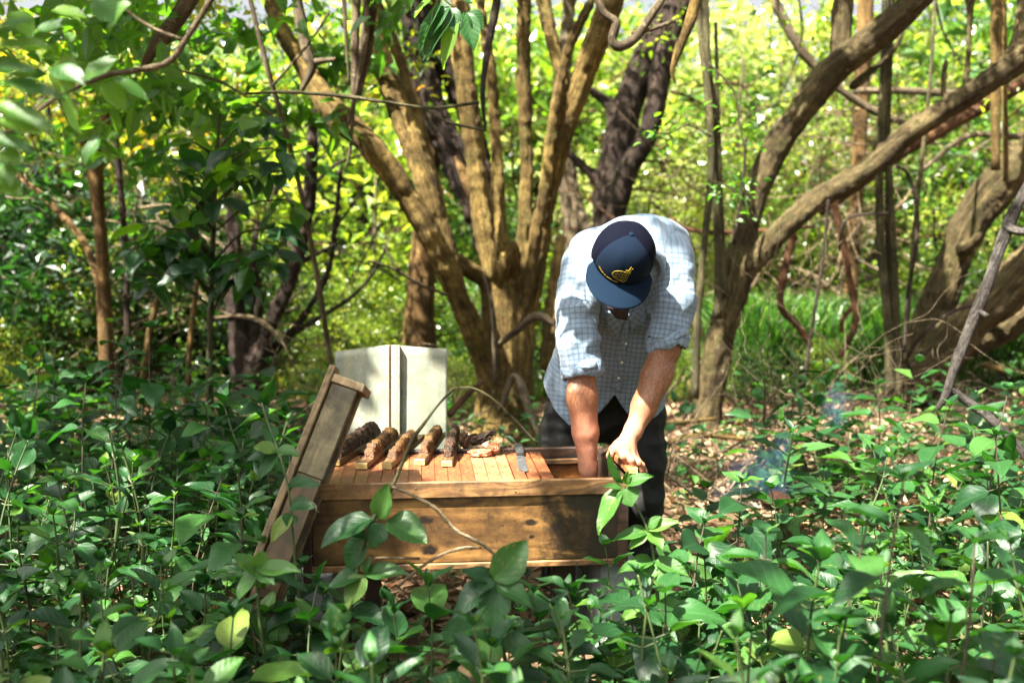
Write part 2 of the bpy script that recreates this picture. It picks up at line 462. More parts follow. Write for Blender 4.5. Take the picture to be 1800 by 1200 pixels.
LM_NEAR = leaf_mat('weed_leaf', [(0, (.006, .030, .010)), (.35, (.012, .054, .014)), (.75, (.024, .086, .020)), (.96, (.05, .125, .022)), (1, (.12, .17, .03))], (1.8, 2.3, .5), .32, .42, .34, veins=.5)
LM_NEARB = leaf_mat('weed_leaf_bright', [(0, (.026, .085, .014)), (.5, (.043, .122, .018)), (1, (.075, .155, .024))], (1.8, 2.2, .45), .36, .42, .34, veins=.5)
LM_BIG = leaf_mat('big_leaf', [(0, (.008, .032, .015)), (.5, (.015, .052, .018)), (1, (.028, .078, .022))], (2.6, 3.0, .7), .42, .38, .5, veins=.5)
LM_LITTER = leaf_mat('dry_leaf', [(0, (.10, .055, .028)), (.3, (.22, .13, .07)), (.6, (.38, .25, .15)), (.85, (.46, .36, .24)), (1, (.30, .13, .06))], (1, .8, .6), .12, .7, .3)
STEM = plain_mat('green_stem', (.025, .045, .012), (.055, .08, .022), .5, 30)
STEM_DK = plain_mat('woody_stem', (.025, .02, .012), (.06, .045, .025), .7, 30)
TWIG = plain_mat('dry_twig', (.16, .12, .08), (.36, .29, .2), .8, 60, .5)

# ---- ground
def ground_z(x, y):
    x = np.asarray(x, float); y = np.asarray(y, float)
    p = np.stack([x * .5, y * .5, x * 0], -1).reshape(-1, 3); q = np.stack([x * 2.3, y * 2.3, x * 0 + 9], -1).reshape(-1, 3)
    b = (vnoise(p, 5) * .05 + vnoise(q, 6) * .02).reshape(x.shape)
    far = np.clip((y - 15) / 30, 0, 1); rise = far * far * (3 - 2 * far) * 3.5
    near = np.clip((np.hypot(x, y - 3.3) - .8) / 1.5, 0, 1)
    return b * near + rise
def gz(x, y): return float(ground_z(np.array([x]), np.array([y]))[0])
t = np.linspace(-1, 1, 190); gx = 90 * np.sign(t) * np.abs(t) ** 2.6; ty = np.linspace(-.55, 1, 210); gy = 4 + 116 * np.sign(ty) * np.abs(ty) ** 2.4
GX, GY = np.meshgrid(gx, gy, indexing='ij')
V = np.stack([GX, GY, ground_z(GX, GY)], -1).reshape(-1, 3)
i = np.arange(189)[:, None] * 210 + np.arange(209)[None]
Fg = np.stack([i, i + 210, i + 211, i + 1], -1).reshape(-1, 4)
m, nt, out = newmat('forest_floor')
vo = coords(nt, 'Object')
a = noise(nt, vo, 1.1, 6, .6); b_ = noise(nt, vo, 26, 6, .75, .8); c_ = noise(nt, coords(nt, 'Object', (9, 60, 9), (0, 0, .6)), 1.5, 5, .7)
col = ramp(nt, b_, [(.3, (.045, .028, .016)), (.5, (.13, .08, .046)), (.62, (.27, .18, .115)), (.75, (.40, .30, .21))])
col = mix(nt, ramp(nt, a, [(.45, 0), (.65, .6)]), col, (.07, .07, .02))
col = mix(nt, ramp(nt, c_, [(.6, 0), (.68, .6)]), col, (.36, .27, .18))
finish(nt, out, col, .9, mth(nt, 'ADD', b_, c_), .8, .03, .2)
link('ground', mesh_np('ground', V, Fg, True, mats=[m]), kind='structure')

# ---- scattered leaves as geometry
def leafgeo(n, pos, nrm, dirv, L, W, fold=.25, six=False, droop=.15):
    """vectorised leaves. pos base (n,3), nrm, dirv unit; L,W (n,) -> V,F,tintindex"""
    side = np.cross(nrm, dirv); side /= np.linalg.norm(side, axis=1)[:, None] + 1e-9
    up = np.cross(dirv, side)
    L = L[:, None]; W = W[:, None]
    if not six:
        V = np.stack([pos, pos + dirv * L * .45 + side * W * .5 + up * W * fold, pos + dirv * L - up * L * droop, pos + dirv * L * .45 - side * W * .5 + up * W * fold], 1)
        k = np.arange(n)[:, None] * 4
        Fc = np.concatenate([k + np.array([0, 1, 2])[None], k + np.array([0, 2, 3])[None]])
        return V.reshape(-1, 3), Fc, 4
    V = np.stack([pos, pos + dirv * L * .25 + side * W * .42 + up * W * fold, pos + dirv * L * .6 + side * W * .42 + up * W * fold * .8 - up * L * droop * .3,
                  pos + dirv * L - up * L * droop,
                  pos + dirv * L * .6 - side * W * .42 + up * W * fold * .8 - up * L * droop * .3, pos + dirv * L * .25 - side * W * .42 + up * W * fold,
                  pos + dirv * L * .5 - up * L * droop * .2], 1)
    k = np.arange(n)[:, None] * 7
    Fc = np.concatenate([k + np.array(q)[None] for q in ([0, 1, 6], [1, 2, 6], [2, 3, 6], [3, 4, 6], [4, 5, 6], [5, 0, 6])])
    return V.reshape(-1, 3), Fc, 7

def unit(v): return v / (np.linalg.norm(v, axis=1)[:, None] + 1e-9)

def cloud_points(rng, c, r, nclump, per, cr_=.25, shell=.55):
    c = np.array(c, float); r = np.array(r, float)
    d = unit(rng.normal(size=(nclump, 3))); rad = rng.uniform(0, 1, nclump) ** (1 / 3) * (1 - shell) + shell * rng.uniform(.75, 1.05, nclump)
    cc = c + d * rad[:, None] * r
    sz = cr_ * rng.uniform(.5, 1.4, nclump)
    k = np.repeat(np.arange(nclump), per)
    p = cc[k] + rng.normal(size=(len(k), 3)) * (sz[k])[:, None] * np.array([1, 1, .7]) * .6
    return p, rng.uniform(0, 1, nclump)[k]

def leaves_at(mb, rng, p, tint, size, ratio=.45, six=False, upbias=.8, tvar=.13, droop=.2, down=.2):
    n = len(p)
    nr = unit(rng.normal(size=(n, 3)) + np.array([0, 0, upbias]))
    dv = rng.normal(size=(n, 3)); dv[:, 2] -= down; dv = unit(dv - nr * (dv * nr).sum(1)[:, None])
    L = size * rng.uniform(.6, 1.3, n); W = L * ratio * rng.uniform(.8, 1.2, n)
    V, Fc, k = leafgeo(n, p, nr, dv, L, W, .22, six, droop)
    tt = np.clip(np.repeat(tint * (1 - tvar) + rng.uniform(0, 1, n) * tvar, k), 0, .999)
    mb.add(V, Fc, tint=tt)

# ---- spots of sun: gaps are cut in the crowns to light these, (point, radius)
SUNSPOTS = [(P(860, 920, 3.1), .16), (P(720, 950, 3.05), .07), (P(905, 600, 6.9), .12), (P(780, 430, 6.5), .12), (P(925, 330, 7.1), .15), (P(840, 300, 7.), .15), (P(690, 180, 6.8), .15), (P(1010, 180, 6.7), .15), (P(960, 420, 6.9), .1), (P(1260, 600, 7.1), .12), (P(1450, 330, 7), .2), (P(1600, 230, 6.8), .15), (P(1350, 300, 7.1), .15), (P(1650, 560, 8), .15), (P(745, 725, 4.17), .20), (P(700, 745, 4.15), .10), (P(662, 755, 4.15), .13), (P(1010, 425, 3.6), .08), (P(1165, 405, 3.65), .05), (P(870, 806, 3.35), .10),
            (P(905, 800, 3.4), .06), (P(1295, 850, 3.6), .22), (P(1150, 900, 2.7), .16), (P(1130, 1010, 2.6), .16), (P(1440, 870, 2.4), .18), (P(1540, 890, 2.3), .15),
            (P(1720, 760, 4.2), .5), (P(1600, 820, 4.), .35), (P(1300, 690, 6.5), .6), (P(1500, 680, 7), .5), (P(1220, 950, 2.9), .16), (P(600, 1120, 1.9), .15),
            (P(560, 790, 4.6), .18), (P(120, 850, 3.6), .22), (P(330, 900, 3.4), .15), (P(1390, 990, 2.3), .12), (P(1700, 1000, 2.2), .15), (P(1000, 690, 3.55), .07),
            (P(1165, 700, 3.6), .08), (P(1030, 650, 3.4), .05), (P(1110, 800, 3.3), .08), (P(1720, 360, 8.), .4), (P(830, 480, 7), .25), (P(1330, 350, 7), .25), (P(640, 330, 6.7), .25),
            (P(860, 1010, 3.6), .15), (P(740, 640, 6.5), .3), (P(950, 770, 5.5), .3), (P(80, 980, 2.7), .15), (P(1360, 1120, 1.9), .12), (P(930, 250, 7), .3), (P(1600, 900, 2.8), .3), (P(1750, 880, 3), .3), (P(1480, 800, 4.6), .35), (P(1650, 720, 5.6), .4), (P(1230, 1050, 2.5), .14), (P(1330, 940, 3.2), .2), (P(1560, 1000, 2.3), .15), (P(1180, 970, 2.6), .12), (P(640, 1130, 1.9), .12), (P(470, 1170, 1.95), .10), (P(980, 1170, 2.0), .1), (P(1110, 900, 2.7), .1), (P(1240, 800, 5), .3), (P(60, 640, 8), .5), (P(400, 600, 9), .5), (P(1240, 620, 7), .2)]
rs_ = random.Random(19)
for _ in range(46):
    q_ = Pz(rs_.uniform(1130, 1800), rs_.uniform(800, 1190), .42); SUNSPOTS.append((q_, rs_.uniform(.01, .09)))
for _ in range(26):
    q_ = Pz(rs_.uniform(0, 620), rs_.uniform(720, 1190), .42); SUNSPOTS.append((q_, rs_.uniform(.0, .05)))
_S = np.array(SUN)
assert len(SUNSPOTS) > 45
def keep(p, soft=.0):
    k = np.ones(len(p), bool)
    for c, r in SUNSPOTS:
        q = p - np.array(c)
        al = q @ _S
        d = np.linalg.norm(q - al[:, None] * _S, axis=1)
        k &= ~((d < r + .05) & (al > .5))
    return k

# places to be shaded: extra leaf clumps are added sunward of each, (point, radius)
SHADES = [(P(1205, 500, 3.45), .12), (P(1175, 455, 3.45), .10), (P(1040, 465, 3.45), .06), (P(990, 540, 3.4), .08), (P(640, 640, 4.22), .16), (P(700, 625, 4.22), .12), (P(760, 640, 4.22), .14), (P(605, 700, 4.2), .10), (P(610, 640, 4.2), .12),  (P(880, 640, 7), .5), (P(860, 540, 7), .4), (P(900, 740, 7), .4), (P(740, 380, 6.6), .3), (P(1250, 680, 7.2), .35),
          (P(1290, 520, 7.2), .35), (P(1400, 380, 7.1), .35), (P(1600, 640, 8.2), .5), (P(1700, 540, 8.1), .4), (P(1500, 100, 7.2), .4), (P(200, 900, 3.2), .5), (P(350, 1020, 2.5), .4), (P(100, 1100, 2.2), .4), (P(620, 1150, 2.), .3), (P(820, 1100, 2.3), .3),
          (P(400, 780, 4.6), .5), (P(250, 740, 5.4), .6), (P(60, 760, 5), .5), (P(480, 900, 3.), .3), (P(1250, 1140, 2.1), .2), (P(1650, 1120, 2.1), .2), (P(1020, 930, 3.1), .2), (P(600, 930, 3.05), .12),
          (P(1050, 520, 3.3), .12), (P(1020, 740, 3.35), .12), (P(590, 760, 3.), .15), (P(450, 950, 2.8), .2), (P(1120, 850, 3.8), .2), (P(600, 830, 3.2), .12), (P(760, 836, 3.2), .12), (P(280, 330, 5.4), .5), (P(420, 440, 5.2), .4)]
SHB = [(tuple(c + SUN * ((5.1 + (i % 4) * .18 - c.z) / SUN.z)), (r * .8, r * .8, .12), max(3, int(34 * r)), 40, .16) for i, (c, r) in enumerate(SHADES)]  # added out-of-view leaf clumps that cast these shades
# ---- trees from limbs
def grain_of(V, segs):
    """(n,3) attribute: position across the limb and stretched length along the nearest limb segment"""
    best = np.full(len(V), 1e9); g = np.zeros((len(V), 3)); off = 0
    for a, b, r, l0 in segs:
        ab = b - a; L = np.linalg.norm(ab) + 1e-9; d = ab / L
        t = np.clip((V - a) @ d, 0, L)
        q = V - a - t[:, None] * d
        dist = np.linalg.norm(q, axis=1) - r
        m = dist < best
        best[m] = dist[m]
        e1 = np.cross(d, [0.13, .98, .1]); e1 /= np.linalg.norm(e1); e2 = np.cross(d, e1)
        g[m] = np.stack([q[m] @ e1, q[m] @ e2, (t[m] + l0) * .13], 1)
    return g

def limb(lst, n=None):
    """[(px,py,D,width_px)...] -> resampled positions and radii"""
    A = [tuple(P(a, b, c)) + (w * .5 / F * c,) for a, b, c, w in lst]
    A = cr(A, n or max(6, 4 * len(lst)))
    return A[:, :3], np.maximum(A[:, 3], .003)

def sdf_trunk(limbs, h, rough=.012, k=.05, seed=0):
    L = [limb(l) for l in limbs]
    allp = np.concatenate([a for a, r in L]); rm = max(r.max() for a, r in L)
    s = SDF(allp.min(0) - rm - .06, allp.max(0) + rm + .06, h)
    segs = []
    for X, r in L:
        s.chain(X, r, k)
        l0 = rnd.uniform(0, 9)
        for i in range(len(X) - 1):
            segs.append((X[i], X[i + 1], (r[i] + r[i + 1]) / 2, l0)); l0 += np.linalg.norm(X[i + 1] - X[i])
    V, Q = s.nets()
    g = grain_of(V, segs)
    nrm = vnormals(V, Q)
    d = vnoise(g * np.array([30, 30, 30]) + seed, 8) * .7 + vnoise(V * 6 + seed, 9) * .9 + vnoise(V * 30, 10) * .35 - (1 - np.abs(vnoise(g * 55 + seed, 12))) ** 3 * .7 - np.clip(vnoise(V * 11 + 3, 13) - .45, 0, 1) * 2.4
    V = V + nrm * (d * rough)[:, None]
    return V, Q, g

def trunk_obj(name, limbs, mat, parent, h=.02, rough=.012, k=.05, seed=0, **kw):
    V, Q, g = sdf_trunk(limbs, h, rough, k, seed)
    return link(name, mesh_np(name, V, Q, True, attrs={'grain': g}, mats=[mat]), parent, **kw)

def tubes_obj(name, limbs, mat, parent=None, sides=8, wob=.18, world=False, **kw):
    Vs, Fs3, Fs4, G = [], [], [], []; n = 0
    for i, l in enumerate(limbs):
        if world: X = cr(l, max(6, 4 * len(l))); X, r = X[:, :3], np.maximum(X[:, 3], .0015)
        else: X, r = limb(l, max(8, 5 * len(l)))
        V, Fq, UV = tube([Vector(x) for x in X], list(r), sides, None, wob, i + len(name))
        Vs.append(V); Fs4.append(Fq[0] + n); Fs3.append(Fq[1] + n); n += len(V)
        rr = float(np.mean(r))
        G.append(np.stack([np.cos(UV[:, 0] * 2 * PI) * rr, np.sin(UV[:, 0] * 2 * PI) * rr, UV[:, 1] * .13], 1))
    me = mesh_np(name, np.concatenate(Vs), [np.concatenate(Fs3), np.concatenate(Fs4)], True, attrs={'grain': np.concatenate(G)}, mats=[mat])
    return link(name, me, parent, **kw)

def twigs(rng, base, dirs, L, r0, depth=2, out=None):
    """recursive crooked branches in world units: list of [(x,y,z,r)...]"""
    out = [] if out is None else out
    p = np.array(base, float); d = np.array(dirs, float); d /= np.linalg.norm(d)
    path = [tuple(p) + (r0,)]; n = 4
    for i in range(n):
        d = d + rng.normal(size=3) * .28; d /= np.linalg.norm(d)
        p = p + d * L / n; r = r0 * (1 - .7 * (i + 1) / n)
        path.append(tuple(p) + (r,))
        if depth > 0 and rng.rand() < .75:
            e = d + rng.normal(size=3) * .8
            twigs(rng, p, e, L * rng.uniform(.4, .7), r * .75, depth - 1, out)
    out.append(path)
    return out

def base_of(px, py, D):
    p = P(px, py, D); return (p.x, p.y, gz(p.x, p.y))

def crown_obj(name, parent, mat, seed, blobs, size, six=False, ratio=.45, cull=False, upbias=.8, **kw):
    """blobs: (centre, radii, clumps, per clump, clump size)"""
    rng = np.random.RandomState(seed); mb = MB()
    for c, r, nc, per, cs in blobs:
        p, t_ = cloud_points(rng, c, r, nc, per, cs)
        if cull: 
            m_ = keep(p); p, t_ = p[m_], t_[m_]
        leaves_at(mb, rng, p, t_, size, ratio, six, upbias)
    return mb.build(name, mat, parent, smooth=False, **kw)

# central many-stemmed tree
def v_(o, *l): return [tuple(a) for a in l]
T1 = thing('tree', 'big tan-barked tree dividing low down into many upright stems, straight behind the hive', 'tree', base_of(885, 765, 7.1))
D0 = 7.1
lim = [
    [(890, 790, D0, 170), (888, 740, D0, 128), (893, 660, D0, 116), (893, 560, D0, 112), (885, 480, D0, 95)],
    [(868, 770, D0 - .05, 100), (862, 660, D0 - .1, 62), (822, 560, D0 - .3, 50), (770, 440, D0 - .5, 50), (700, 320, D0 - .6, 50), (640, 245, D0 - .6, 54), (585, 195, D0 - .55, 56), (530, 110, D0 - .4, 40), (480, 20, D0 - .3, 34), (450, -120, D0, 28)],
    [(800, 480, D0 - .4, 40), (770, 400, D0 - .35, 50), (738, 290, D0 - .3, 52), (700, 190, D0 - .2, 48), (668, 90, D0 - .1, 42), (652, -10, D0, 36), (640, -160, D0 + .3, 30)],
    [(780, 400, D0 - .2, 26), (745, 250, D0 - .05, 27), (708, 120, D0 + .1, 25), (668, 10, D0 + .2, 22), (650, -120, D0 + .4, 18)],
    [(800, 455, D0 - .3, 34), (850, 490, D0 - .1, 34), (880, 520, D0, 30)],
    [(878, 600, D0, 56), (856, 450, D0 - .05, 44), (842, 330, D0, 42), (826, 200, D0, 45), (812, 90, D0, 44), (808, -20, D0 + .1, 38), (800, -160, D0 + .3, 30)],
    [(890, 500, D0 + .1, 32), (880, 400, D0 + .25, 30), (872, 250, D0 + .4, 27), (862, 120, D0 + .5, 26), (842, -10, D0 + .7, 24), (830, -150, D0 + .9, 20)],
    [(912, 560, D0, 42), (922, 430, D0 + .05, 36), (926, 300, D0 + .1, 30), (921, 170, D0 + .1, 30), (920, 60, D0 + .1, 31), (922, -40, D0 + .2, 30), (930, -180, D0 + .4, 24)],
    [(902, 640, D0, 60), (930, 520, D0, 52), (956, 380, D0 - .1, 46), (985, 250, D0 - .25, 44), (1022, 140, D0 - .35, 50), (1068, 20, D0 - .5, 54), (1110, -110, D0 - .6, 44)],
    [(920, 560, D0 - .15, 28), (938, 450, D0 - .2, 26), (958, 330, D0 - .3, 25), (975, 200, D0 - .35, 24), (998, 90, D0 - .4, 24), (1040, 0, D0 - .4, 20), (1080, -90, D0 - .3, 16)],
    [(990, 150, D0 - .1, 26), (968, 60, D0, 30), (950, -20, D0 + .1, 30), (930, -140, D0 + .3, 24)],
    [(880, 740, D0 - .1, 50), (925, 770, D0 - .5, 24), (955, 785, D0 - .8, 12)],
    [(850, 760, D0 - .1, 40), (820, 785, D0 - .4, 26), (790, 800, D0 - .6, 14)],
    [(895, 470, D0 - .15, 46), (902, 445, D0 - .25, 30), (898, 428, D0 - .3, 14)],
    [(875, 480, D0 - .15, 40), (868, 445, D0 - .2, 24), (862, 425, D0 - .22, 12)],
    [(960, 640, D0 + .3, 34), (975, 500, D0 + .5, 30), (985, 420, D0 + .7, 24)],
]
trunk_obj('trunk', [[(a, b, c, d * .80) for a, b, c, d in l] for l in lim], BARK_TAN, T1, .018, .011, .022, 1)
tubes_obj('dead_twig', [[(870, 610, D0 - .3, 12), (910, 580, D0 - .6, 12), (945, 555, D0 - .8, 16), (985, 575, D0 - .9, 9)],
                        [(880, 720, D0 - .4, 12), (905, 660, D0 - .5, 14), (930, 720, D0 - .6, 16), (950, 775, D0 - .7, 10)],
                        [(790, 520, D0 - .5, 6), (740, 500, D0 - .7, 6), (690, 472, D0 - .8, 5), (648, 458, D0 - .9, 3)],
                        [(700, 475, D0 - .8, 4), (680, 440, D0 - .8, 3), (683, 415, D0 - .8, 2)],
                        [(870, 670, D0 - .3, 13), (868, 560, D0 - .4, 10), (850, 480, D0 - .4, 6)]], BARK_GREY, T1, 7)
CAN = [((-2.4, 3.3, 5.3), (2.2, 1.6, 1.0), 190, 36, .34), ((-.6, 3.4, 5.5), (1.8, 1.6, .9), 120, 36, .34), ((-2.2, 5.4, 5.6), (2.6, 1.7, 1.0), 160, 34, .36), ((-.6, 7.9, 4.15), (3.6, 1.3, .40), 130, 16, .20), ((1.6, 8.6, 4.35), (2.6, 1.3, .42), 90, 16, .20)]
CAN0 = [((-2.2, 1.2, 5.3), (2.3, 1.5, .9), 130, 36, .34), ((-4.0, 1.6, 5.1), (1.8, 1.6, .9), 110, 36, .34), ((-2.2, -.8, 5.2), (2.6, 1.3, .8), 110, 36, .34), ((-.4, .8, 5.4), (1.4, 1.6, .8), 70, 36, .34)]
crown_obj('crown', T1, LM_MID, 21, CAN + [b for b in SHB if b[0][1] > 2.2], .105, cull=True)  # unseen crown spread forward, with clumps added to shade chosen spots
T0 = thing('tree', 'unseen tree added outside the left edge, its leafy boughs shading the clearing', 'tree', (-3.3, .6, 0))  # added out of view so its crown shades the foreground
tubes_obj('trunk', [[(-3.3, .6, -.1, .17), (-3.2, .7, 1.2, .13), (-3.35, .6, 2.6, .11), (-3.1, .8, 4.2, .08), (-2.9, .9, 5.4, .04)], [(-3.3, .6, 2.4, .07), (-2.6, .5, 3.6, .06), (-1.6, .6, 4.6, .04), (-.6, .8, 5.3, .02)], [(-3.2, .7, 3.0, .06), (-3.0, 0, 4.2, .05), (-2.4, -.8, 5.1, .02)]], BARK_TAN, T0, 12, .12, world=True)
crown_obj('crown', T0, LM_MID, 20, CAN0 + [b for b in SHB if b[0][1] <= 2.2], .105, cull=True)

# forked tree to the right
T2 = thing('tree', 'olive-barked tree leaning right and forking at waist height, just behind the man', 'tree', base_of(1240, 750, 7.3))
D0 = 7.3
lim = [
    [(1240, 775, D0, 92), (1243, 730, D0, 70), (1256, 640, D0, 66), (1276, 560, D0, 64), (1296, 480, D0, 70), (1305, 440, D0, 62)],
    [(1296, 480, D0, 60), (1318, 380, D0, 52), (1350, 290, D0, 58), (1400, 205, D0 - .05, 60), (1450, 140, D0 - .1, 62), (1520, 80, D0 - .2, 62), (1600, 10, D0 - .3, 60), (1700, -80, D0 - .4, 50), (1800, -180, D0 - .4, 40)],
    [(1300, 490, D0, 50), (1350, 430, D0 - .1, 50), (1430, 355, D0 - .2, 50), (1520, 300, D0 - .3, 50), (1610, 225, D0 - .4, 50), (1700, 170, D0 - .5, 50), (1790, 105, D0 - .6, 50), (1900, 20, D0 - .7, 46)],
    [(1478, 120, D0 - .1, 44), (1480, 50, D0, 44), (1486, -30, D0, 42), (1490, -160, D0 + .1, 34)],
    [(1780, 110, D0 - .6, 40), (1800, 60, D0 - .5, 46), (1815, -40, D0 - .4, 44)],
    [(1500, 150, D0 - .1, 24), (1560, 100, D0, 14), (1585, 60, D0 + .1, 9)],
    [(1655, 205, D0 - .4, 16), (1658, 150, D0 - .4, 14), (1662, 105, D0 - .4, 12)],
    [(1695, 175, D0 - .5, 16), (1702, 90, D0 - .5, 15), (1706, 0, D0 - .5, 14), (1708, -90, D0 - .5, 12)],
    [(1215, 785, D0 - .1, 30), (1180, 790, D0 - .3, 16)], [(1265, 770, D0 - .1, 40), (1300, 778, D0 - .4, 20), (1340, 785, D0 - .6, 10)],
]
trunk_obj('trunk', [[(a, b, c, d * .78) for a, b, c, d in l] for l in lim], BARK_OLIVE, T2, .018, .012, .022, 2)
tubes_obj('vine', [[(1290, 430, D0 - .3, 6), (1305, 330, D0 - .3, 6), (1312, 240, D0 - .3, 5)], [(1475, 440, D0 - .3, 5), (1480, 400, D0 - .4, 5), (1500, 380, D0 - .4, 5), (1560, 375, D0 - .4, 4)]], BARK_DARK, T2, 6)
CAN = [((.8, 5.4, 5.4), (1.7, 1.4, 1.0), 90, 34, .32), ((.5, 2.6, 5.2), (1.2, 1.8, .8), 50, 34, .3), ((2.4, 6.6, 5.5), (1.6, 1.5, 1.0), 80, 34, .32)]  # out-of-view blobs extended so the right-hand trunks fall in shade
crown_obj('crown', T2, LM_MID, 22, CAN, .11, cull=True)

# heavy leaning tree at the far right
T3 = thing('tree', 'thick pale olive trunk at the right edge leaning out in two heavy limbs', 'tree', base_of(1595, 695, 8.3))
D0 = 8.3
lim = [
    [(1590, 715, D0, 110), (1600, 670, D0, 92), (1625, 610, D0, 84), (1652, 530, D0, 78), (1680, 450, D0, 70), (1720, 370, D0, 78), (1790, 290, D0 - .1, 82), (1900, 190, D0 - .2, 70)],
    [(1600, 690, D0 - .1, 90), (1650, 630, D0 - .2, 92), (1700, 570, D0 - .3, 84), (1760, 520, D0 - .4, 84), (1830, 440, D0 - .5, 80), (1920, 370, D0 - .6, 70)],
    [(1680, 620, D0, 54), (1750, 590, D0, 44), (1830, 540, D0 - .1, 40)],
    [(1560, 720, D0 - .2, 40), (1520, 735, D0 - .5, 18)],
    [(1690, 440, D0 - .2, 30), (1712, 425, D0 - .4, 18), (1722, 408, D0 - .45, 9)],
]
trunk_obj('trunk', [[(a, b, c, d * .80) for a, b, c, d in l] for l in lim], BARK_OLIVE, T3, .022, .018, .035, 3)
tubes_obj('vine', [[(1588, 640, D0 - .5, 7), (1620, 590, D0 - .6, 7), (1670, 550, D0 - .6, 6), (1720, 535, D0 - .6, 6)], [(1590, 600, D0 - .4, 6), (1600, 660, D0 - .4, 7), (1610, 690, D0 - .4, 5)]], BARK_DARK, T3, 6)
crown_obj('crown', T3, LM_YEL, 23, [((5.2, 7.2, 4.6), (1.8, 1.6, 1.2), 100, 30, .32)], .1, cull=True)

# dark trunks behind
T4 = thing('tree', 'dark slanting trunks above the man, forked and blackish brown', 'tree', base_of(1040, 650, 10.5))
D0 = 10.5
trunk_obj('trunk', [
    [(1035, 660, D0, 60), (1050, 560, D0, 54), (1062, 440, D0, 52), (1075, 330, D0, 52), (1092, 230, D0, 50), (1125, 130, D0, 50), (1165, 50, D0, 50), (1200, -30, D0, 44), (1240, -150, D0, 40)],
    [(1072, 420, D0 - .1, 34), (1100, 310, D0 - .2, 32), (1140, 230, D0 - .3, 32), (1165, 120, D0 - .3, 34), (1195, 20, D0 - .3, 32), (1230, -100, D0, 28)],
    [(1085, 200, D0, 16), (1060, 175, D0, 12), (1035, 155, D0, 10)],
    [(1000, 270, D0, 10), (1045, 310, D0, 12), (1075, 335, D0, 14)]], BARK_DARK, T4, .03, .015, .06, 4)
crown_obj('crown', T4, LM_MID, 24, [((2, 10.6, 5.4), (2.2, 1.8, 1.2), 90, 26, .4)], .12)
T5 = thing('tree', 'dark crooked trunk with a torn orange streak, seen between the stems of the central tree', 'tree', base_of(930, 690, 9.))
D0 = 9.
trunk_obj('trunk', [
    [(950, 700, D0, 56), (905, 560, D0, 46), (860, 430, D0, 42), (810, 300, D0, 50), (760, 200, D0, 46), (735, 100, D0, 40), (715, -30, D0, 36), (690, -150, D0, 30)],
    [(880, 440, D0, 34), (850, 300, D0 + .1, 34), (810, 170, D0 + .2, 36), (770, 90, D0 + .2, 36), (740, 20, D0 + .2, 34), (700, -100, D0 + .2, 28)]], BARK_DARK, T5, .03, .03, .06, 5)
tubes_obj('torn_wood', [[(842, 372, D0 - .22, 12), (828, 335, D0 - .26, 20), (812, 300, D0 - .26, 18), (800, 275, D0 - .22, 6)]], BARK_ORANGE, T5, 8)
crown_obj('crown', T5, LM_YEL, 25, [((-1.0, 9.4, 5.2), (1.8, 1.5, 1.), 70, 26, .4)], .12)
T5b = thing('tree', 'pale grey peeling trunk leaning left behind the man and the dark forked trunk', 'tree', base_of(1015, 640, 11))
trunk_obj('trunk', [[(1020, 650, 11, 46), (1018, 520, 11, 40), (1014, 420, 11, 38), (998, 320, 11, 34), (985, 240, 11, 30), (990, 130, 11, 28), (1000, 0, 11, 24), (1000, -130, 11, 20)],
                    [(1000, 320, 11, 16), (1030, 400, 10.8, 14), (1045, 430, 10.6, 8)]], BARK_GREY, T5b, .03, .02, .05, 6)
T6 = thing('tree', 'smooth orange-tan straight trunk standing behind the upright metal sheets', 'tree', base_of(738, 615, 9.3))
trunk_obj('trunk', [[(738, 660, 9.3, 66), (738, 600, 9.3, 55), (740, 500, 9.3, 44), (748, 400, 9.3, 40), (757, 250, 9.3, 36), (760, 120, 9.3, 34), (762, -150, 9.3, 30)]], BARK_ORANGE, T6, .03, .012, .05, 7)
crown_obj('crown', T6, LM_YEL, 26, [((-.9, 10.2, 5.6), (1.6, 1.3, 1.), 60, 26, .4)], .12)

# slim stems on the left
T7 = thing('tree', 'slender tan tree with a forking top at the left, rising from the weeds', 'tree', base_of(182, 590, 7.4))
tubes_obj('trunk', [[(190, 660, 7.4, 28), (184, 560, 7.4, 25), (178, 420, 7.4, 22), (166, 275, 7.4, 26), (184, 215, 7.4, 22), (186, 100, 7.4, 20), (184, 0, 7.4, 18), (182, -140, 7.4, 16)],
                    [(168, 285, 7.4, 16), (140, 240, 7.3, 12), (112, 190, 7.2, 10), (95, 140, 7.2, 7)],
                    [(180, 520, 7.5, 12), (150, 430, 7.7, 13), (110, 380, 7.9, 13), (70, 340, 8, 11), (30, 310, 8.2, 8)],
                    [(186, 150, 7.4, 9), (215, 100, 7.3, 7), (235, 40, 7.2, 6)]], BARK_ORANGE, T7, 10, .12)
crown_obj('crown', T7, LM_AUT, 27, [((-3.0, 7.0, 2.85), (1.15, .8, .65), 75, 14, .22), ((-3.6, 7.0, 5.0), (1.8, 1.6, 1.0), 110, 26, .3)], .085, cull=True)
T8 = thing('tree', 'thin dark pole-like stem beside the slender tan tree on the left', 'tree', base_of(225, 600, 7.9))
tubes_obj('trunk', [[(228, 680, 7.9, 14), (224, 560, 7.9, 12), (218, 400, 7.9, 11), (204, 250, 7.9, 13), (198, 120, 7.9, 10), (200, -80, 7.9, 8)]], BARK_DARK, T8, 8, .15)
T9 = thing('tree', 'dark many-stemmed small tree with crooked twigs left of the metal sheets', 'tree', base_of(440, 670, 8.6))
D0 = 8.6
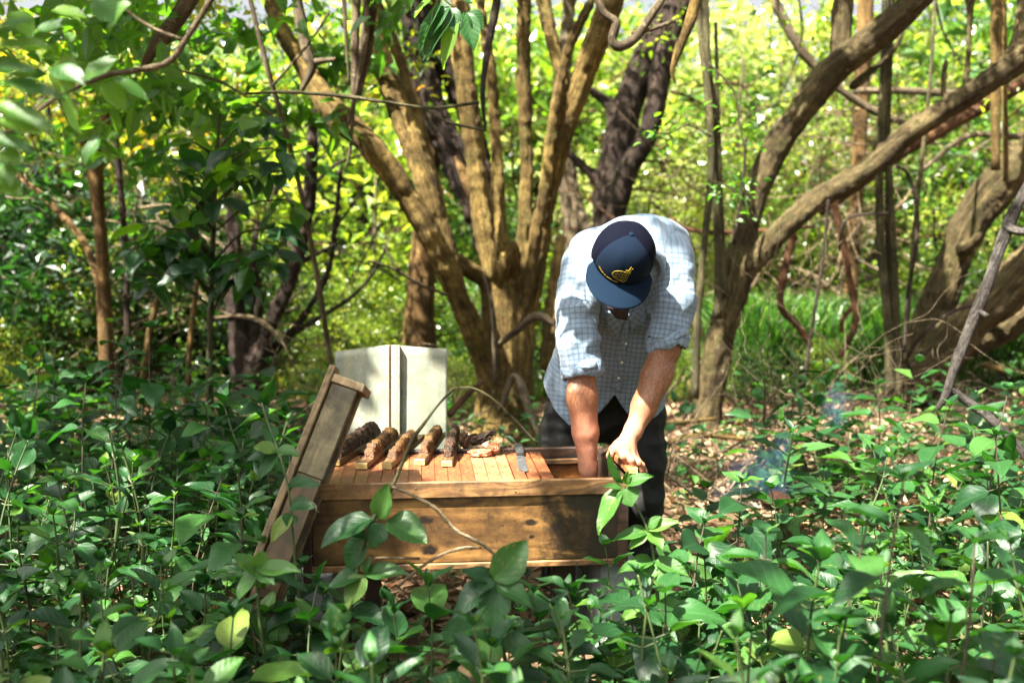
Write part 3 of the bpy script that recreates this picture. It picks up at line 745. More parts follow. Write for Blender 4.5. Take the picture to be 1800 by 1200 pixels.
trunk_obj('trunk', [[(430, 690, D0, 50), (422, 600, D0, 36), (408, 500, D0, 30), (412, 420, D0, 22), (400, 330, D0, 15), (392, 200, D0, 10)],
                    [(445, 680, D0, 46), (468, 590, D0 - .1, 26), (505, 500, D0 - .15, 26), (530, 420, D0 - .2, 24), (545, 320, D0 - .2, 22), (548, 240, D0 - .2, 14), (555, 140, D0 - .2, 10)],
                    [(450, 650, D0, 24), (520, 575, D0, 14), (575, 480, D0, 12), (590, 380, D0, 10), (600, 290, D0, 7)],
                    [(440, 640, D0, 30), (452, 540, D0 + .1, 20), (445, 450, D0 + .1, 12), (455, 380, D0 + .1, 8)]], BARK_DARK, T9, .024, .012, .04, 8)
tubes_obj('branch', [[(475, 610, D0, 12), (550, 565, D0, 9), (620, 520, D0, 7), (662, 470, D0, 5), (684, 415, D0, 3)], [(500, 480, D0 - .1, 12), (540, 455, D0 - .2, 10), (590, 430, D0 - .2, 6)],
                     [(540, 400, D0, 9), (500, 340, D0, 6), (470, 300, D0, 4)], [(545, 330, D0, 8), (590, 290, D0, 6), (640, 270, D0, 4)], [(590, 400, D0, 5), (620, 360, D0, 4), (640, 330, D0, 3)],
                     [(520, 440, D0 - .1, 8), (485, 410, D0, 6), (440, 385, D0, 4)]], BARK_DARK, T9, 6)
crown_obj('crown', T9, LM_MID, 28, [((-2.1, 8.9, 3.1), (1.3, .8, .8), 70, 22, .25)], .07)
for px, top, w, mt, lab, py0, lean in ((326, 470, 11, BARK_ORANGE, 'bright orange-tan sapling stem between the dark tree and the slender tan tree', 720, 24), (365, 190, 9, BARK_GREEN, 'straight thin green-brown sapling pole rising beside the big-leaved sapling', 740, 18),
                         (243, 470, 13, BARK_TAN, 'leaning brown sapling stem near the slender tan tree', 720, 48), (497, 560, 8, BARK_ORANGE, 'short thin orange stem right of the dark many-stemmed tree', 700, -14),
                         (655, 330, 7, BARK_GREY, 'thin pale stem in the bright gap behind the metal sheets', 640, 6)):
    D = 7.0 if px < 450 else 10.5
    g = thing('sapling', lab, 'sapling', base_of(px, py0, D))
    tubes_obj('stem', [[(px, py0 + 30, D, w * 1.2), (px + lean * .3, py0 - (py0 - top) * .4, D, w), (px + lean * .6, py0 - (py0 - top) * .7, D, w * .9), (px + lean, top, D, w * .6), (px + lean * 1.1, top - 60, D, w * .3)]], mt, g, 8, .15)

# pale vine-like poles right of the man, and the bundle further right
def poles(label, stems, D, mat, cat='sapling', name='sapling'):
    a = stems[0][0]
    g = thing(name, label, cat, base_of(a[0], a[1], D))
    for s in stems:
        tubes_obj('stem', [[(x, y, D + dz, w) for x, y, w, dz in s]], mat, g, 8, .1)
poles('clump of slim grey-green poles between the man and the forked tree', [
    [(1222, 700, 16, 0), (1226, 560, 13, 0), (1238, 430, 12, 0), (1250, 300, 13, 0), (1246, 180, 14, 0), (1232, 60, 12, 0), (1226, -80, 10, 0)],
    [(1262, 560, 16, .2), (1262, 440, 14, .2), (1256, 300, 15, .1), (1254, 200, 15, .1), (1243, 100, 14, 0), (1238, -80, 10, 0)],
    [(1275, 520, 12, .3), (1268, 380, 9, .3), (1262, 200, 8, .2), (1258, 40, 6, .2)]], 6.9, BARK_GREEN)
poles('bundle of straight grey-green poles in front of the heavy leaning trunk', [
    [(1566, 710, 18, 0), (1560, 560, 16, 0), (1548, 430, 15, 0), (1546, 280, 14, 0), (1552, 140, 12, 0), (1556, -60, 10, 0)],
    [(1572, 700, 12, .1), (1568, 560, 9, .1), (1560, 420, 9, .1), (1560, 280, 8, .1), (1566, 100, 8, .1), (1572, -60, 6, 0)],
    [(1580, 700, 16, 0), (1576, 560, 14, 0), (1570, 430, 13, 0), (1562, 300, 12, 0), (1556, 180, 12, .1), (1570, -60, 9, 0)],
    [(1590, 640, 7, -.1), (1600, 500, 8, -.1), (1610, 380, 8, -.1), (1625, 240, 7, -.1), (1640, 80, 6, -.1), (1645, -60, 5, 0)]], 7.8, BARK_GREEN)
poles('straight pale trunk seen through the fork of the olive-barked tree', [[(1494, 560, 28, 0), (1500, 430, 25, 0), (1508, 300, 26, 0), (1514, 180, 28, 0), (1520, 60, 30, 0), (1524, -80, 28, 0)]], 10.5, BARK_ORANGE, 'tree', 'tree')
poles('pair of brown upright poles at the upper right edge', [[(1750, 300, 16, 0), (1750, 140, 18, 0), (1752, 0, 20, 0), (1755, -80, 18, 0)], [(1768, 320, 10, .2), (1766, 180, 10, .2), (1764, -80, 9, .2)]], 7.6, BARK_TAN)
poles('twisted reddish sapling hanging between the forked tree and the pole bundle', [
    [(1395, 410, 13, 0), (1380, 470, 14, 0), (1372, 535, 13, 0), (1400, 570, 14, 0), (1425, 605, 10, 0)],
    [(1465, 350, 14, .2), (1482, 430, 14, .2), (1495, 500, 12, .2), (1505, 550, 13, .2), (1496, 590, 12, .2), (1475, 630, 9, .2)], [(1498, 540, 9, .2), (1482, 560, 9, .2), (1478, 585, 7, .2)]], 8.0, BARK_RED)
poles('thin black stem leaning in the grass between the two trees on the right', [[(1412, 680, 7, 0), (1430, 560, 6, 0), (1448, 440, 6, 0), (1456, 350, 5, 0)]], 7.0, BARK_DARK)
poles('thin black vine looping beside the pole bundle', [[(1590, 620, 6, 0), (1595, 520, 6, 0), (1610, 440, 7, 0), (1612, 370, 7, 0), (1598, 310, 6, 0), (1575, 290, 5, 0)]], 7.3, BARK_DARK, 'vine', 'vine')

# long low boughs crossing behind on the right
def bough(label, path, mat, sides=9):
    g = tubes_obj('bough', [path] if isinstance(path[0], tuple) else path, mat, None, sides)
    return tag(g, label, 'branch')
bough('smooth reddish bough sweeping up to the right under the forked tree', [[(1440, 372, 8.8, 16), (1500, 330, 8.8, 22), (1580, 270, 8.8, 24), (1680, 215, 8.8, 22), (1800, 145, 8.8, 24), (1900, 80, 8.8, 24)]], BARK_RED)
bough('pale pinkish bough bowing across the upper right thicket', [[(1360, 0, 9.5, 16), (1410, 90, 9.5, 17), (1480, 160, 9.5, 14), (1560, 205, 9.5, 13), (1660, 240, 9.5, 12)], [(1500, 160, 9.5, 12), (1600, 160, 9.5, 13), (1700, 165, 9.5, 14), (1810, 150, 9.5, 12)]], BARK_GREY)
bough('pale bent bough hanging level at the far right edge', [[(1620, 300, 9.2, 8), (1700, 240, 9.2, 10), (1790, 240, 9.2, 12), (1860, 230, 9.2, 12)]], BARK_GREY)
bough('long dead reddish branch lying level behind the man\'s shoulder', [[(1180, 385, 9, 10), (1200, 400, 9, 9), (1250, 408, 9, 8), (1340, 405, 9, 8), (1430, 398, 9, 6)], [(1205, 402, 9, 6), (1206, 420, 9, 4)]], BARK_RED)
bough('pale broken bough slanting down through the yellow leaves, upper left', [[(345, -30, 5.2, 30), (322, 20, 5.2, 30), (290, 60, 5.2, 26), (262, 100, 5.2, 16), (250, 120, 5.2, 7)]], BARK_GREY)
bough('pale knobbly bough hanging beside the dark limb, above the metal sheets', [[(515, -60, 6.3, 20), (525, 20, 6.3, 20), (540, 90, 6.3, 22), (548, 120, 6.3, 16), (530, 160, 6.3, 8)], [(545, 110, 6.3, 12), (590, 105, 6.3, 8)]], BARK_GREY)
bough('bundle of dead hanging vines over the dark limb of the central tree', [
    [(628, -60, 6.1, 14), (625, 60, 6.1, 16), (622, 160, 6.1, 10), (616, 260, 6.1, 6), (606, 300, 6.1, 3)], [(650, -60, 6.1, 13), (640, 60, 6.1, 13), (628, 150, 6.1, 10), (612, 220, 6.1, 5)],
    [(640, -60, 6.05, 10), (646, 40, 6.05, 9), (634, 120, 6.05, 9), (618, 200, 6.05, 5)], [(600, -60, 6.1, 9), (608, 60, 6.1, 7), (614, 150, 6.1, 5)], [(662, -60, 6.15, 12), (650, 80, 6.15, 12), (632, 170, 6.15, 8)]], BARK_GREY)
bough('long thin grey-green twig crossing the central tree from the left', [[(430, 165, 4.6, 4), (500, 162, 4.6, 6), (590, 168, 4.6, 7), (680, 180, 4.6, 6), (760, 190, 4.6, 6), (842, 180, 4.6, 7)], [(735, 186, 4.6, 4), (790, 215, 4.6, 5), (855, 230, 4.6, 4)]], BARK_GREEN)
bough('dark thin branch hanging down in front of the central tree', [[(885, -60, 6.2, 16), (868, 30, 6.2, 15), (855, 100, 6.2, 12), (848, 170, 6.2, 9), (854, 230, 6.2, 4)]], BARK_DARK)
bough('curled pale branch looping down at the top above the man', [[(1035, -40, 5.2, 12), (1060, 20, 5.2, 14), (1082, 40, 5.2, 16), (1076, 70, 5.2, 16), (1090, 82, 5.2, 16), (1118, 66, 5.2, 15), (1150, 20, 5.2, 14), (1180, -30, 5.2, 10)], [(1110, 60, 5.2, 9), (1150, 50, 5.2, 8), (1188, 36, 5.2, 6)]], BARK_GREY)
bough('short mossy dead branch hanging at the top right of the curled one', [[(1235, -50, 5.4, 18), (1215, 30, 5.4, 20), (1192, 90, 5.4, 15), (1182, 125, 5.4, 10), (1188, 148, 5.4, 3)]], BARK_TAN)
bough('mottled grey dead branch standing slanted in the right foreground', [
    [(1850, 270, 4.4, 20), (1800, 340, 4.4, 22), (1768, 410, 4.4, 22), (1735, 500, 4.3, 20), (1700, 590, 4.3, 19), (1680, 640, 4.3, 17), (1664, 690, 4.3, 16), (1648, 720, 4.3, 8)],
    [(1666, 680, 4.3, 16), (1700, 705, 4.3, 16), (1740, 735, 4.25, 16), (1790, 785, 4.2, 16), (1850, 860, 4.1, 16)], [(1770, 400, 4.4, 16), (1800, 408, 4.3, 14), (1840, 400, 4.3, 12)], [(1718, 545, 4.3, 10), (1735, 555, 4.2, 8)]], BARK_DEAD)

# dead branches lying on the litter
def fallen(label, path, mat):
    tag(tubes_obj('fallen_branch', [path], mat, None, 7), label, 'branch')
fallen('long pale fallen stick on the sunlit litter right of the forked tree', [(1290, 715, 8.0, 7), (1340, 702, 8.2, 8), (1400, 700, 8.3, 9), (1480, 684, 8.5, 6)], BARK_GREY)
fallen('dark fallen log with pale end in the grass edge at the right', [(1380, 600, 10, 12), (1420, 612, 9.9, 16), (1460, 630, 9.8, 15), (1530, 640, 9.8, 10)], BARK_RED)
fallen('brown fallen stick near the forked tree\'s foot', [(1170, 780, 6.2, 10), (1230, 765, 6.4, 10), (1310, 770, 6.5, 9), (1370, 750, 6.7, 6)], BARK_TAN)
fallen('thin fallen stick behind the man\'s knee', [(1160, 745, 6.4, 8), (1200, 742, 6.6, 8), (1260, 735, 6.8, 6)], BARK_TAN)
fallen('pale crossed sticks at the left edge below the dark shade', [(-20, 690, 8, 9), (30, 640, 8, 9), (60, 600, 8, 6)], BARK_GREY)
fallen('bent pale stick over brown litter at the left edge', [(0, 560, 8.5, 10), (40, 610, 8.4, 10), (110, 640, 8.3, 10), (150, 645, 8.2, 6)], BARK_GREY)
fallen('short thick stick in the right litter under the leaning trunk', [(1730, 640, 8, 14), (1790, 655, 7.8, 12), (1850, 660, 7.7, 12)], BARK_TAN)
fallen('reddish root-like stick beside the metal sheets', [(790, 730, 6.0, 12), (815, 700, 6.1, 13), (845, 672, 6.2, 8)], BARK_RED)
fallen('thin pale stick lying left of the hive lid', [(390, 660, 7.2, 6), (440, 690, 7.0, 6), (500, 705, 6.8, 4)], BARK_GREY)

# ---- background shrubs and trees
def proto_cloud(seed, blobs, size, mat, six=False, ratio=.5):
    rng = np.random.RandomState(seed); mb = MB()
    for c, r, nc, per, cs in blobs:
        p, t_ = cloud_points(rng, c, r, nc, per, cs); leaves_at(mb, rng, p, t_, size, ratio, six, .6)
    return mb.mesh('foliage', mat, False)
def stems_mesh(seed, h, w, n, r, mat):
    rng = np.random.RandomState(seed); mb = []
    for i in range(n):
        a = rng.uniform(0, 2 * PI)
        twigs(rng, (0, 0, -.1), (math.cos(a) * w, math.sin(a) * w, h), math.hypot(h, w) * rng.uniform(.8, 1.1), r, 2, mb)
    o = tubes_obj('stems', mb, mat, None, 5, .1, world=True); me = o.data; bpy.data.objects.remove(o)
    return me
bush = [((0, 0, .75), (.85, .85, .75), 90, 26, .2)]
bush2 = [((-.3, 0, .6), (.6, .7, .6), 60, 24, .18), ((.35, .1, .95), (.55, .6, .65), 60, 24, .18)]
tall = [((0, 0, 1.5), (.7, .7, .9), 90, 24, .22), ((.2, 0, .8), (.8, .7, .7), 60, 24, .2)]
PRO = {
    'deep': [proto_cloud(31, bush, .075, LM_SHADE), proto_cloud(32, tall, .09, LM_SHADE)],
    'mid': [proto_cloud(33, bush2, .07, LM_MID), proto_cloud(34, tall, .085, LM_MID)],
    'yel': [proto_cloud(35, bush, .075, LM_YEL), proto_cloud(36, tall, .08, LM_YEL)],
    'aut': [proto_cloud(37, tall, .08, LM_AUT)],
    'pale': [proto_cloud(38, tall, .06, LM_PALE), proto_cloud(39, bush2, .06, LM_PALE)],
}
STM = [stems_mesh(51, 1.9, .7, 4, .022, BARK_GREY), stems_mesh(52, 1.7, .9, 5, .018, BARK_DARK), stems_mesh(53, 2.0, .6, 4, .02, BARK_RED)]
def shrub(px, D, h, kind, w=1., lab=None, group=None, name='shrub', cat='shrub', i=0, st=None):
    x = (px - 900) / F * D; z = gz(x, D)
    me = PRO[kind][i % len(PRO[kind])]
    tallp = me.name.startswith('foliage') and (me in (PRO['deep'][1], PRO['mid'][1], PRO['yel'][1], PRO['aut'][0], PRO['pale'][0]))
    H = 2.4 if tallp else 1.5
    g = thing(name, lab, cat, (x, D, z), group, rnd.uniform(0, 6.28))
    s = h / H
    for nm, m_, sc in (('foliage', me, (s * w, s * w, s)), ('stems', STM[(px + i) % 3] if st is None else STM[st], (h / 2.1 * w, h / 2.1 * w, h / 2.1))):
        c = bpy.data.objects.new(nm, m_); C.objects.link(c); c.parent = g; c.scale = sc
    return g
k = 0
LMK = [(-60, 'beyond the left edge'), (30, 'at the left edge'), (110, 'left of the slender tan tree'), (190, 'behind the slender tan tree'), (290, 'behind the big-leaved sapling'), (370, 'behind the straight sapling pole'), (440, 'behind the dark many-stemmed tree'), (520, 'right of the dark many-stemmed tree'),
       (600, 'above the left metal sheet'), (660, 'left of the orange-tan trunk'), (710, 'right behind the metal sheets'), (790, 'between the orange-tan trunk and the central tree'), (860, 'behind the central tree'), (960, 'just right of the central tree'), (1020, 'behind the pale peeling trunk'), (1090, 'behind the dark slanting trunks'),
       (1160, 'above the man\'s shoulder'), (1225, 'behind the slim grey-green poles'), (1300, 'left of the fork of the olive tree'), (1350, 'seen through the olive tree\'s lower limb'), (1425, 'inside the fork of the olive tree'), (1490, 'by the straight pale trunk'), (1540, 'left of the pole bundle'), (1600, 'behind the pole bundle'),
       (1670, 'behind the heavy leaning trunk'), (1725, 'above the heavy leaning trunk'), (1790, 'at the right edge'), (1880, 'beyond the right edge')]
_used = {}
def place_label(what, px, D, near, far):
    t_ = min(LMK, key=lambda q: abs(q[0] - px))[1]
    l_ = what + ' ' + t_
    if l_ in _used: l_ += ', ' + (far if D > _used[l_][0] else near)
    if l_ in _used: l_ += ' and lower'
    _used[l_] = (D,)
    return l_
def row(lst, lab, group):
    for (px, D, h, kind, w) in lst:
        global k; k += 1
        word = {'deep': 'shade-tinted green', 'mid': 'mid-green', 'yel': 'sunlit yellow-green', 'aut': 'yellowing', 'pale': 'haze-tinted pale'}[kind]
        sz = 'low' if h < 1.3 else ('tall' if h > 3 else 'bushy')
        shrub(px, D, h, kind, w, place_label(sz + ' ' + word + (' sprout' if h < .85 else ' shrub'), px, D, 'nearer', 'farther back'), group, i=k)
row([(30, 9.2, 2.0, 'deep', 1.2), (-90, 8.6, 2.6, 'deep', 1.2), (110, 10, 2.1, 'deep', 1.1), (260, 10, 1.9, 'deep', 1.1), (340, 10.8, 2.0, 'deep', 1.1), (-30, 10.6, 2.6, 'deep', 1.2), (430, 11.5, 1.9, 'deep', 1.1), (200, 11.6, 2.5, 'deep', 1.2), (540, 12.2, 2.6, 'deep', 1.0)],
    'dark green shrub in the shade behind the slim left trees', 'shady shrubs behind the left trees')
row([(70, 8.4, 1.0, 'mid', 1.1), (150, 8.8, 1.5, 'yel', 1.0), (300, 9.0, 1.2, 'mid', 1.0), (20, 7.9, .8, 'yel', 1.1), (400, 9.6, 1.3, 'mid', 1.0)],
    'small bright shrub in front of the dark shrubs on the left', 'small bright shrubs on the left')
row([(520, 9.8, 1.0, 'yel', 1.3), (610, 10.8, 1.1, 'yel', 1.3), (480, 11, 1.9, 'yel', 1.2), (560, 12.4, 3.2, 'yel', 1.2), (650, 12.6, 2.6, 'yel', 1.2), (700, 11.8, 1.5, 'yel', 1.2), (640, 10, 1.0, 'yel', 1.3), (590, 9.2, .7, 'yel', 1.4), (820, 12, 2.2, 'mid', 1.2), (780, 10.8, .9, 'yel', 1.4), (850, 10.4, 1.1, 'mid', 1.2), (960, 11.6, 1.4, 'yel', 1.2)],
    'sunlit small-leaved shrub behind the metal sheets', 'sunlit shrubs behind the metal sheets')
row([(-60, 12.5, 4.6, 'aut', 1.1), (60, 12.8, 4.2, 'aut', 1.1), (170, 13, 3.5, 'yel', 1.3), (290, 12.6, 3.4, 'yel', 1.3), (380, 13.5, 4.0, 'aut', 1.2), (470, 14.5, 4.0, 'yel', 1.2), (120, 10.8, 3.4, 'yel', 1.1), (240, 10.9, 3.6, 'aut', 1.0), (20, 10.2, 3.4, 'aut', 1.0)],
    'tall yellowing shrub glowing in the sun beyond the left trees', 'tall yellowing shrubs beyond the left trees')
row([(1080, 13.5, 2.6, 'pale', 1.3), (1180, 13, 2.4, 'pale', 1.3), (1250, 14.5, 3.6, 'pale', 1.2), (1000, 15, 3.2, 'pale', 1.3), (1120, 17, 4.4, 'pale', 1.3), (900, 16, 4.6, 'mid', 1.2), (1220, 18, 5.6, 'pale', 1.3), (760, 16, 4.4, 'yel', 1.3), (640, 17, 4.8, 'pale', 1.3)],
    'haze-tinted pale bush in the bright gap above the man', 'pale bushes in the bright gap above the man')
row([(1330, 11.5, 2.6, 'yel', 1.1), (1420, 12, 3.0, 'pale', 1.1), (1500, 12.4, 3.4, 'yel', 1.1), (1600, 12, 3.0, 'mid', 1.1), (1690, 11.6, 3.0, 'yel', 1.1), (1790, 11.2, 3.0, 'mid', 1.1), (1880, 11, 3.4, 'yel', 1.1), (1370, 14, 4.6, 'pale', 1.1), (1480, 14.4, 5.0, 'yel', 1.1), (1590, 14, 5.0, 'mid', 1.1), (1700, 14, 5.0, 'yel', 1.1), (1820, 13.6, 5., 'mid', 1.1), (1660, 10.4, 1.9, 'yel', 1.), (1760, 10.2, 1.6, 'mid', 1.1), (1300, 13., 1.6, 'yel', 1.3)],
    'sunny tangled shrub behind the two trees on the right', 'sunny tangled shrubs behind the right trees')
row([(1225, 8.6, .55, 'yel', 1.3), (1290, 9.2, .6, 'yel', 1.3), (1340, 8.4, .5, 'mid', 1.3), (1455, 8.5, .55, 'yel', 1.2), (1620, 8.9, .6, 'mid', 1.3), (1700, 9.3, .7, 'yel', 1.3), (1780, 9, .8, 'mid', 1.2), (690, 8.2, .5, 'yel', 1.4), (800, 8, .45, 'yel', 1.4), (560, 8.4, .5, 'yel', 1.4), (970, 8.5, .6, 'mid', 1.3)],
    'low bright sprout growing from the open litter behind the hive', 'low bright sprouts on the litter')
row([(-20, 8.7, 1.7, 'deep', 1.5), (90, 9.0, 1.5, 'deep', 1.4), (350, 9.3, 1.5, 'deep', 1.2), (450, 9.6, 1.2, 'deep', 1.2), (590, 13.5, 3.4, 'deep', 1.1), (820, 13.5, 2.8, 'deep', 1.1), (1150, 15.5, 3.0, 'deep', 1.1), (1320, 12.4, 1.4, 'deep', 1.2), (1440, 13, 2.2, 'deep', 1.1), (1650, 12.6, 2.2, 'deep', 1.1), (1780, 12.2, 1.8, 'deep', 1.2)],
    'dark shrub', 'dark shrubs in the understorey')  # added dark masses standing in for deep shade pockets
row([(560, 15, 4.4, 'yel', 1.2), (690, 15.5, 5.2, 'yel', 1.2), (800, 15, 4.9, 'pale', 1.2), (900, 16.5, 5.4, 'yel', 1.2), (1000, 16, 5.0, 'yel', 1.1), (1120, 16.5, 5.4, 'pale', 1.2)], 'tall sunlit shrub', 'tall sunlit shrubs beyond the central tree')
# far trees
FT = [(-200, 16), (60, 18), (330, 17.5), (560, 20), (840, 19), (1060, 24), (1300, 21), (1540, 18), (1760, 17), (1980, 16), (700, 26), (1180, 30), (450, 27), (1420, 28), (1650, 25), (150, 25), (930, 30)]
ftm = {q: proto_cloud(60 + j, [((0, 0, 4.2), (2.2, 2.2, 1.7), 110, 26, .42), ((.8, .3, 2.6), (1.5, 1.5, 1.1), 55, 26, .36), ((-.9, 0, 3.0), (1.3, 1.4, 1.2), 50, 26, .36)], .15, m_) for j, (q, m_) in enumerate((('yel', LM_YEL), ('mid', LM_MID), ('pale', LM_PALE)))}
trk = stems_mesh(70, 4.4, .9, 3, .11, BARK_TAN)
for j, (px, D) in enumerate(FT):
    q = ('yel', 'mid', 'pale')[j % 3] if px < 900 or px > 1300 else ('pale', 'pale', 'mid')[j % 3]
    x = (px - 900) / F * D
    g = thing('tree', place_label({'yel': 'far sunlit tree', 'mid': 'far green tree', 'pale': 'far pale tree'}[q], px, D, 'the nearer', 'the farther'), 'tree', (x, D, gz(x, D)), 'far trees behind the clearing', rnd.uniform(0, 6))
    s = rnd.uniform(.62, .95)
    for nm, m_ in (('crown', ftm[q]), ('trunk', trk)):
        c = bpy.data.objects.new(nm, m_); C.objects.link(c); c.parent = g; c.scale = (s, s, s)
# dense far wood on the rising ground
rng = np.random.RandomState(80); mb = MB()
n = 420
cx = rng.uniform(-30, 34, n); cyy = rng.uniform(22, 46, n); zz = ground_z(cx, cyy)
for a, b, c in zip(cx, cyy, zz):
    p, t_ = cloud_points(rng, (a, b, c + 1.9), (1.9, 1.9, 2.0 + 1.2 * math.sin(a * .5 + b)), 8, 16, .6); leaves_at(mb, rng, p, t_, .34, .6)
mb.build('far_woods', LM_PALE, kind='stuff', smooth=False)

# tangle of dry twigs in the right thicket and left
def tangle(name, seed, n, x0, x1, D0, D1, z0, z1, L, r, mat, lab=None):
    rng = np.random.RandomState(seed); out = []
    for _ in range(n):
        D = rng.uniform(D0, D1); x = (rng.uniform(x0, x1) - 900) / F * D
        twigs(rng, (x, D, rng.uniform(z0, z1)), (rng.normal(), rng.normal() * .4, rng.normal() * .55 + .1), L * rng.uniform(.5, 1.2), r * rng.uniform(.5, 1.2), 2, out)
    tubes_obj(name, out, mat, None, 4, 0, world=True, kind='stuff')
tangle('twig_thicket', 91, 150, 1290, 1850, 9.6, 12.5, .3, 2.8, 1.7, .013, BARK_PALE)
tangle('twig_thicket', 92, 60, -60, 420, 7.8, 9.8, .1, 2.4, 1.5, .011, BARK_PALE)
tangle('twig_thicket', 93, 26, 380, 760, 9, 10.5, .3, 2.6, 1.4, .010, BARK_DARK)
tangle('twig_thicket', 94, 40, 960, 1300, 9.5, 12.5, .2, 3.2, 1.6, .012, BARK_RED)
tangle('twig_debris', 95, 90, 1130, 1850, 4.8, 8.6, .02, .06, 1.0, .009, BARK_GREY)
tangle('twig_debris', 96, 60, -60, 900, 5.5, 9, .02, .08, 1.0, .009, BARK_GREY)

# leaf litter
rng = np.random.RandomState(101); mb = MB()
n = 26000
y = 3.4 + 9 * rng.uniform(0, 1, n) ** 1.2; x = rng.uniform(-.62, .62, n) * y
p = np.stack([x, y, ground_z(x, y) + rng.uniform(.003, .03, n)], 1)
nr = unit(rng.normal(size=(n, 3)) * .5 + [0, 0, 1]); dv = rng.normal(size=(n, 3)); dv = unit(dv - nr * (dv * nr).sum(1)[:, None])
L = rng.uniform(.03, .10, n); Vv, Fc, kk = leafgeo(n, p, nr, dv, L, L * rng.uniform(.3, .6, n), .25, False, .1)
mb.add(Vv, Fc, tint=np.repeat(rng.uniform(0, .999, n), kk)); mb.build('leaf_litter', LM_LITTER, kind='stuff', smooth=False)

# long bright grass on the right
rng = np.random.RandomState(102)
def blades(name, n, fx, fy, hh, mat, wd=.009):
    x = fx(n); y = fy(n); z = ground_z(x, y); h = hh(n)
    a = rng.uniform(0, 2 * PI, n); lean = rng.uniform(.15, .75, n) * h; w = wd * rng.uniform(.6, 1.4, n)
    dx, dy = np.cos(a), np.sin(a); b = rng.uniform(0, 2 * PI, n); wx, wy = np.cos(b) * w, np.sin(b) * w
    lv = []
    for tt, ww in ((0, 1.), (.4, .95), (.75, .6)):
        cx = x + dx * lean * tt ** 2; cyy = y + dy * lean * tt ** 2; cz = z + h * (tt - .25 * tt ** 3)
        lv += [np.stack([cx - wx * ww, cyy - wy * ww, cz], 1), np.stack([cx + wx * ww, cyy + wy * ww, cz], 1)]
    lv.append(np.stack([x + dx * lean, y + dy * lean, z + h * .72], 1))
    V = np.stack(lv, 1).reshape(-1, 3); k_ = np.arange(n)[:, None] * 7
    q = np.concatenate([k_ + np.array(c)[None] for c in ([0, 1, 3, 2], [2, 3, 5, 4])]); tr = k_ + np.array([4, 5, 6])[None]
    mb = MB(); mb.add(V, [q, tr], tint=np.repeat(rng.uniform(0, .999, n), 7)); mb.build(name, mat, kind='stuff')
blades('long_grass', 15000, lambda n: rng.uniform(2.05, 5.6, n), lambda n: rng.uniform(8.9, 11.3, n), lambda n: rng.uniform(.5, 1.25, n), LM_GRASS, .012)
blades('long_grass', 3500, lambda n: rng.uniform(1.0, 2.3, n), lambda n: rng.uniform(9.5, 12.5, n), lambda n: rng.uniform(.2, .5, n), LM_GRASS, .010)
blades('sunny_grass', 9000, lambda n: rng.uniform(-2.4, 1.6, n), lambda n: rng.uniform(8.6, 14, n), lambda n: rng.uniform(.08, .3, n), LM_YEL, .010)
# ================================================================== THE HIVE AND WHAT LIES ON IT
L0 = P(540, 852, 3.08); R0 = P(1104, 840, 3.17)
HZ = (L0.z + R0.z) / 2; HROT = math.atan2(R0.y - L0.y, R0.x - L0.x); HL = math.hypot(R0.y - L0.y, R0.x - L0.x); HD = .50
HB = P(800, 1002, 3.12).z
W_FRONT = wood_mat('hive_front_wood', (.07, .030, .009), (.34, .18, .052), (.02, .012, .006), 0, .8, .85, .5, stain=.78,
                   knots=[(.37, 0, HB + .165, .030, .016), (.385, 0, HB + .065, .032, .022), (.71, 0, HB + .148, .030, .013), (.715, 0, HB + .10, .012, .008), (.52, 0, HB + .07, .014, .010), (.33, 0, HB + .105, .004, .004), (.62, 0, HB + .14, .004, .004), (.60, 0, HB + .09, .003, .003), (.66, 0, HB + .155, .004, .003)])
W_RAIL = wood_mat('hive_rail_wood', (.08, .035, .012), (.36, .19, .068), (.035, .022, .013), 0, 1.1, .8, .6)
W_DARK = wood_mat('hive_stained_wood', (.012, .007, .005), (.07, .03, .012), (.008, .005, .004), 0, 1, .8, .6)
W_IN = wood_mat('hive_inside_wood', (.22, .07, .015), (.48, .18, .04), (.012, .008, .006), 0, 1, 1.15, .5)
W_BAR = [wood_mat('bar_wood_%s' % n, a, b, (.07, .025, .012), 1, 1.3, g, .5) for n, a, b, g in (('amber', (.11, .032, .011), (.28, .085, .029), .7), ('brown', (.13, .048, .017), (.29, .12, .042), .55), ('pale', (.20, .075, .032), (.36, .155, .07), .6))]
W_LID = wood_mat('lid_weathered_wood', (.06, .048, .022), (.23, .19, .10), (.03, .028, .018), 0, 1.2, .95, .7)
W_LIDY = wood_mat('lid_fresh_wood', (.10, .066, .03), (.28, .20, .10), (.05, .035, .02), 0, 1.2, .8, .65)
W_LIDD = wood_mat('lid_dark_wood', (.03, .020, .010), (.13, .085, .036), (.03, .022, .012), 0, 1.2, .6, .7)  # darker tone for the lower end of the lid
CONC = plain_mat('concrete', (.15, .155, .16), (.24, .245, .25), .95, 90, .8)

hive = thing('beehive', 'long honey-coloured wooden beehive box closed by a row of flat bars', 'beehive', (L0.x, L0.y, 0), None, HROT)
def hpart(name, x, y, z, sx, sy, sz, mat, parent=None, bev=.003, **k):
    me = box_mesh(name, sx, sy, sz, mat, bev, .0008)
    o = link(name, me, None, **k); o.parent = parent or hive; o.location = (x, y, z); return o
def hpart0(name, x, y, z, sx, sy, sz, mat, bev=.003):          # geometry placed in the hive's own frame (for the knots)
    me = box_mesh(name, sx, sy, sz, mat, bev, .0008); me.transform(Matrix.Translation((x, y, z)))
    o = link(name, me, None); o.parent = hive; return o
BT = HZ - .008                                          # top of the bars
hpart0('front_board', .012, .014, HB + .022, HL - .022, .022, HZ - .052 - HB - .022, W_FRONT)
hpart('bottom_cleat', .004, .008, HB, HL - .006, .028, .0205, W_RAIL)
hpart('rim_rail', -.004, .0, HZ - .052, HL + .006, .021, .052, W_RAIL)
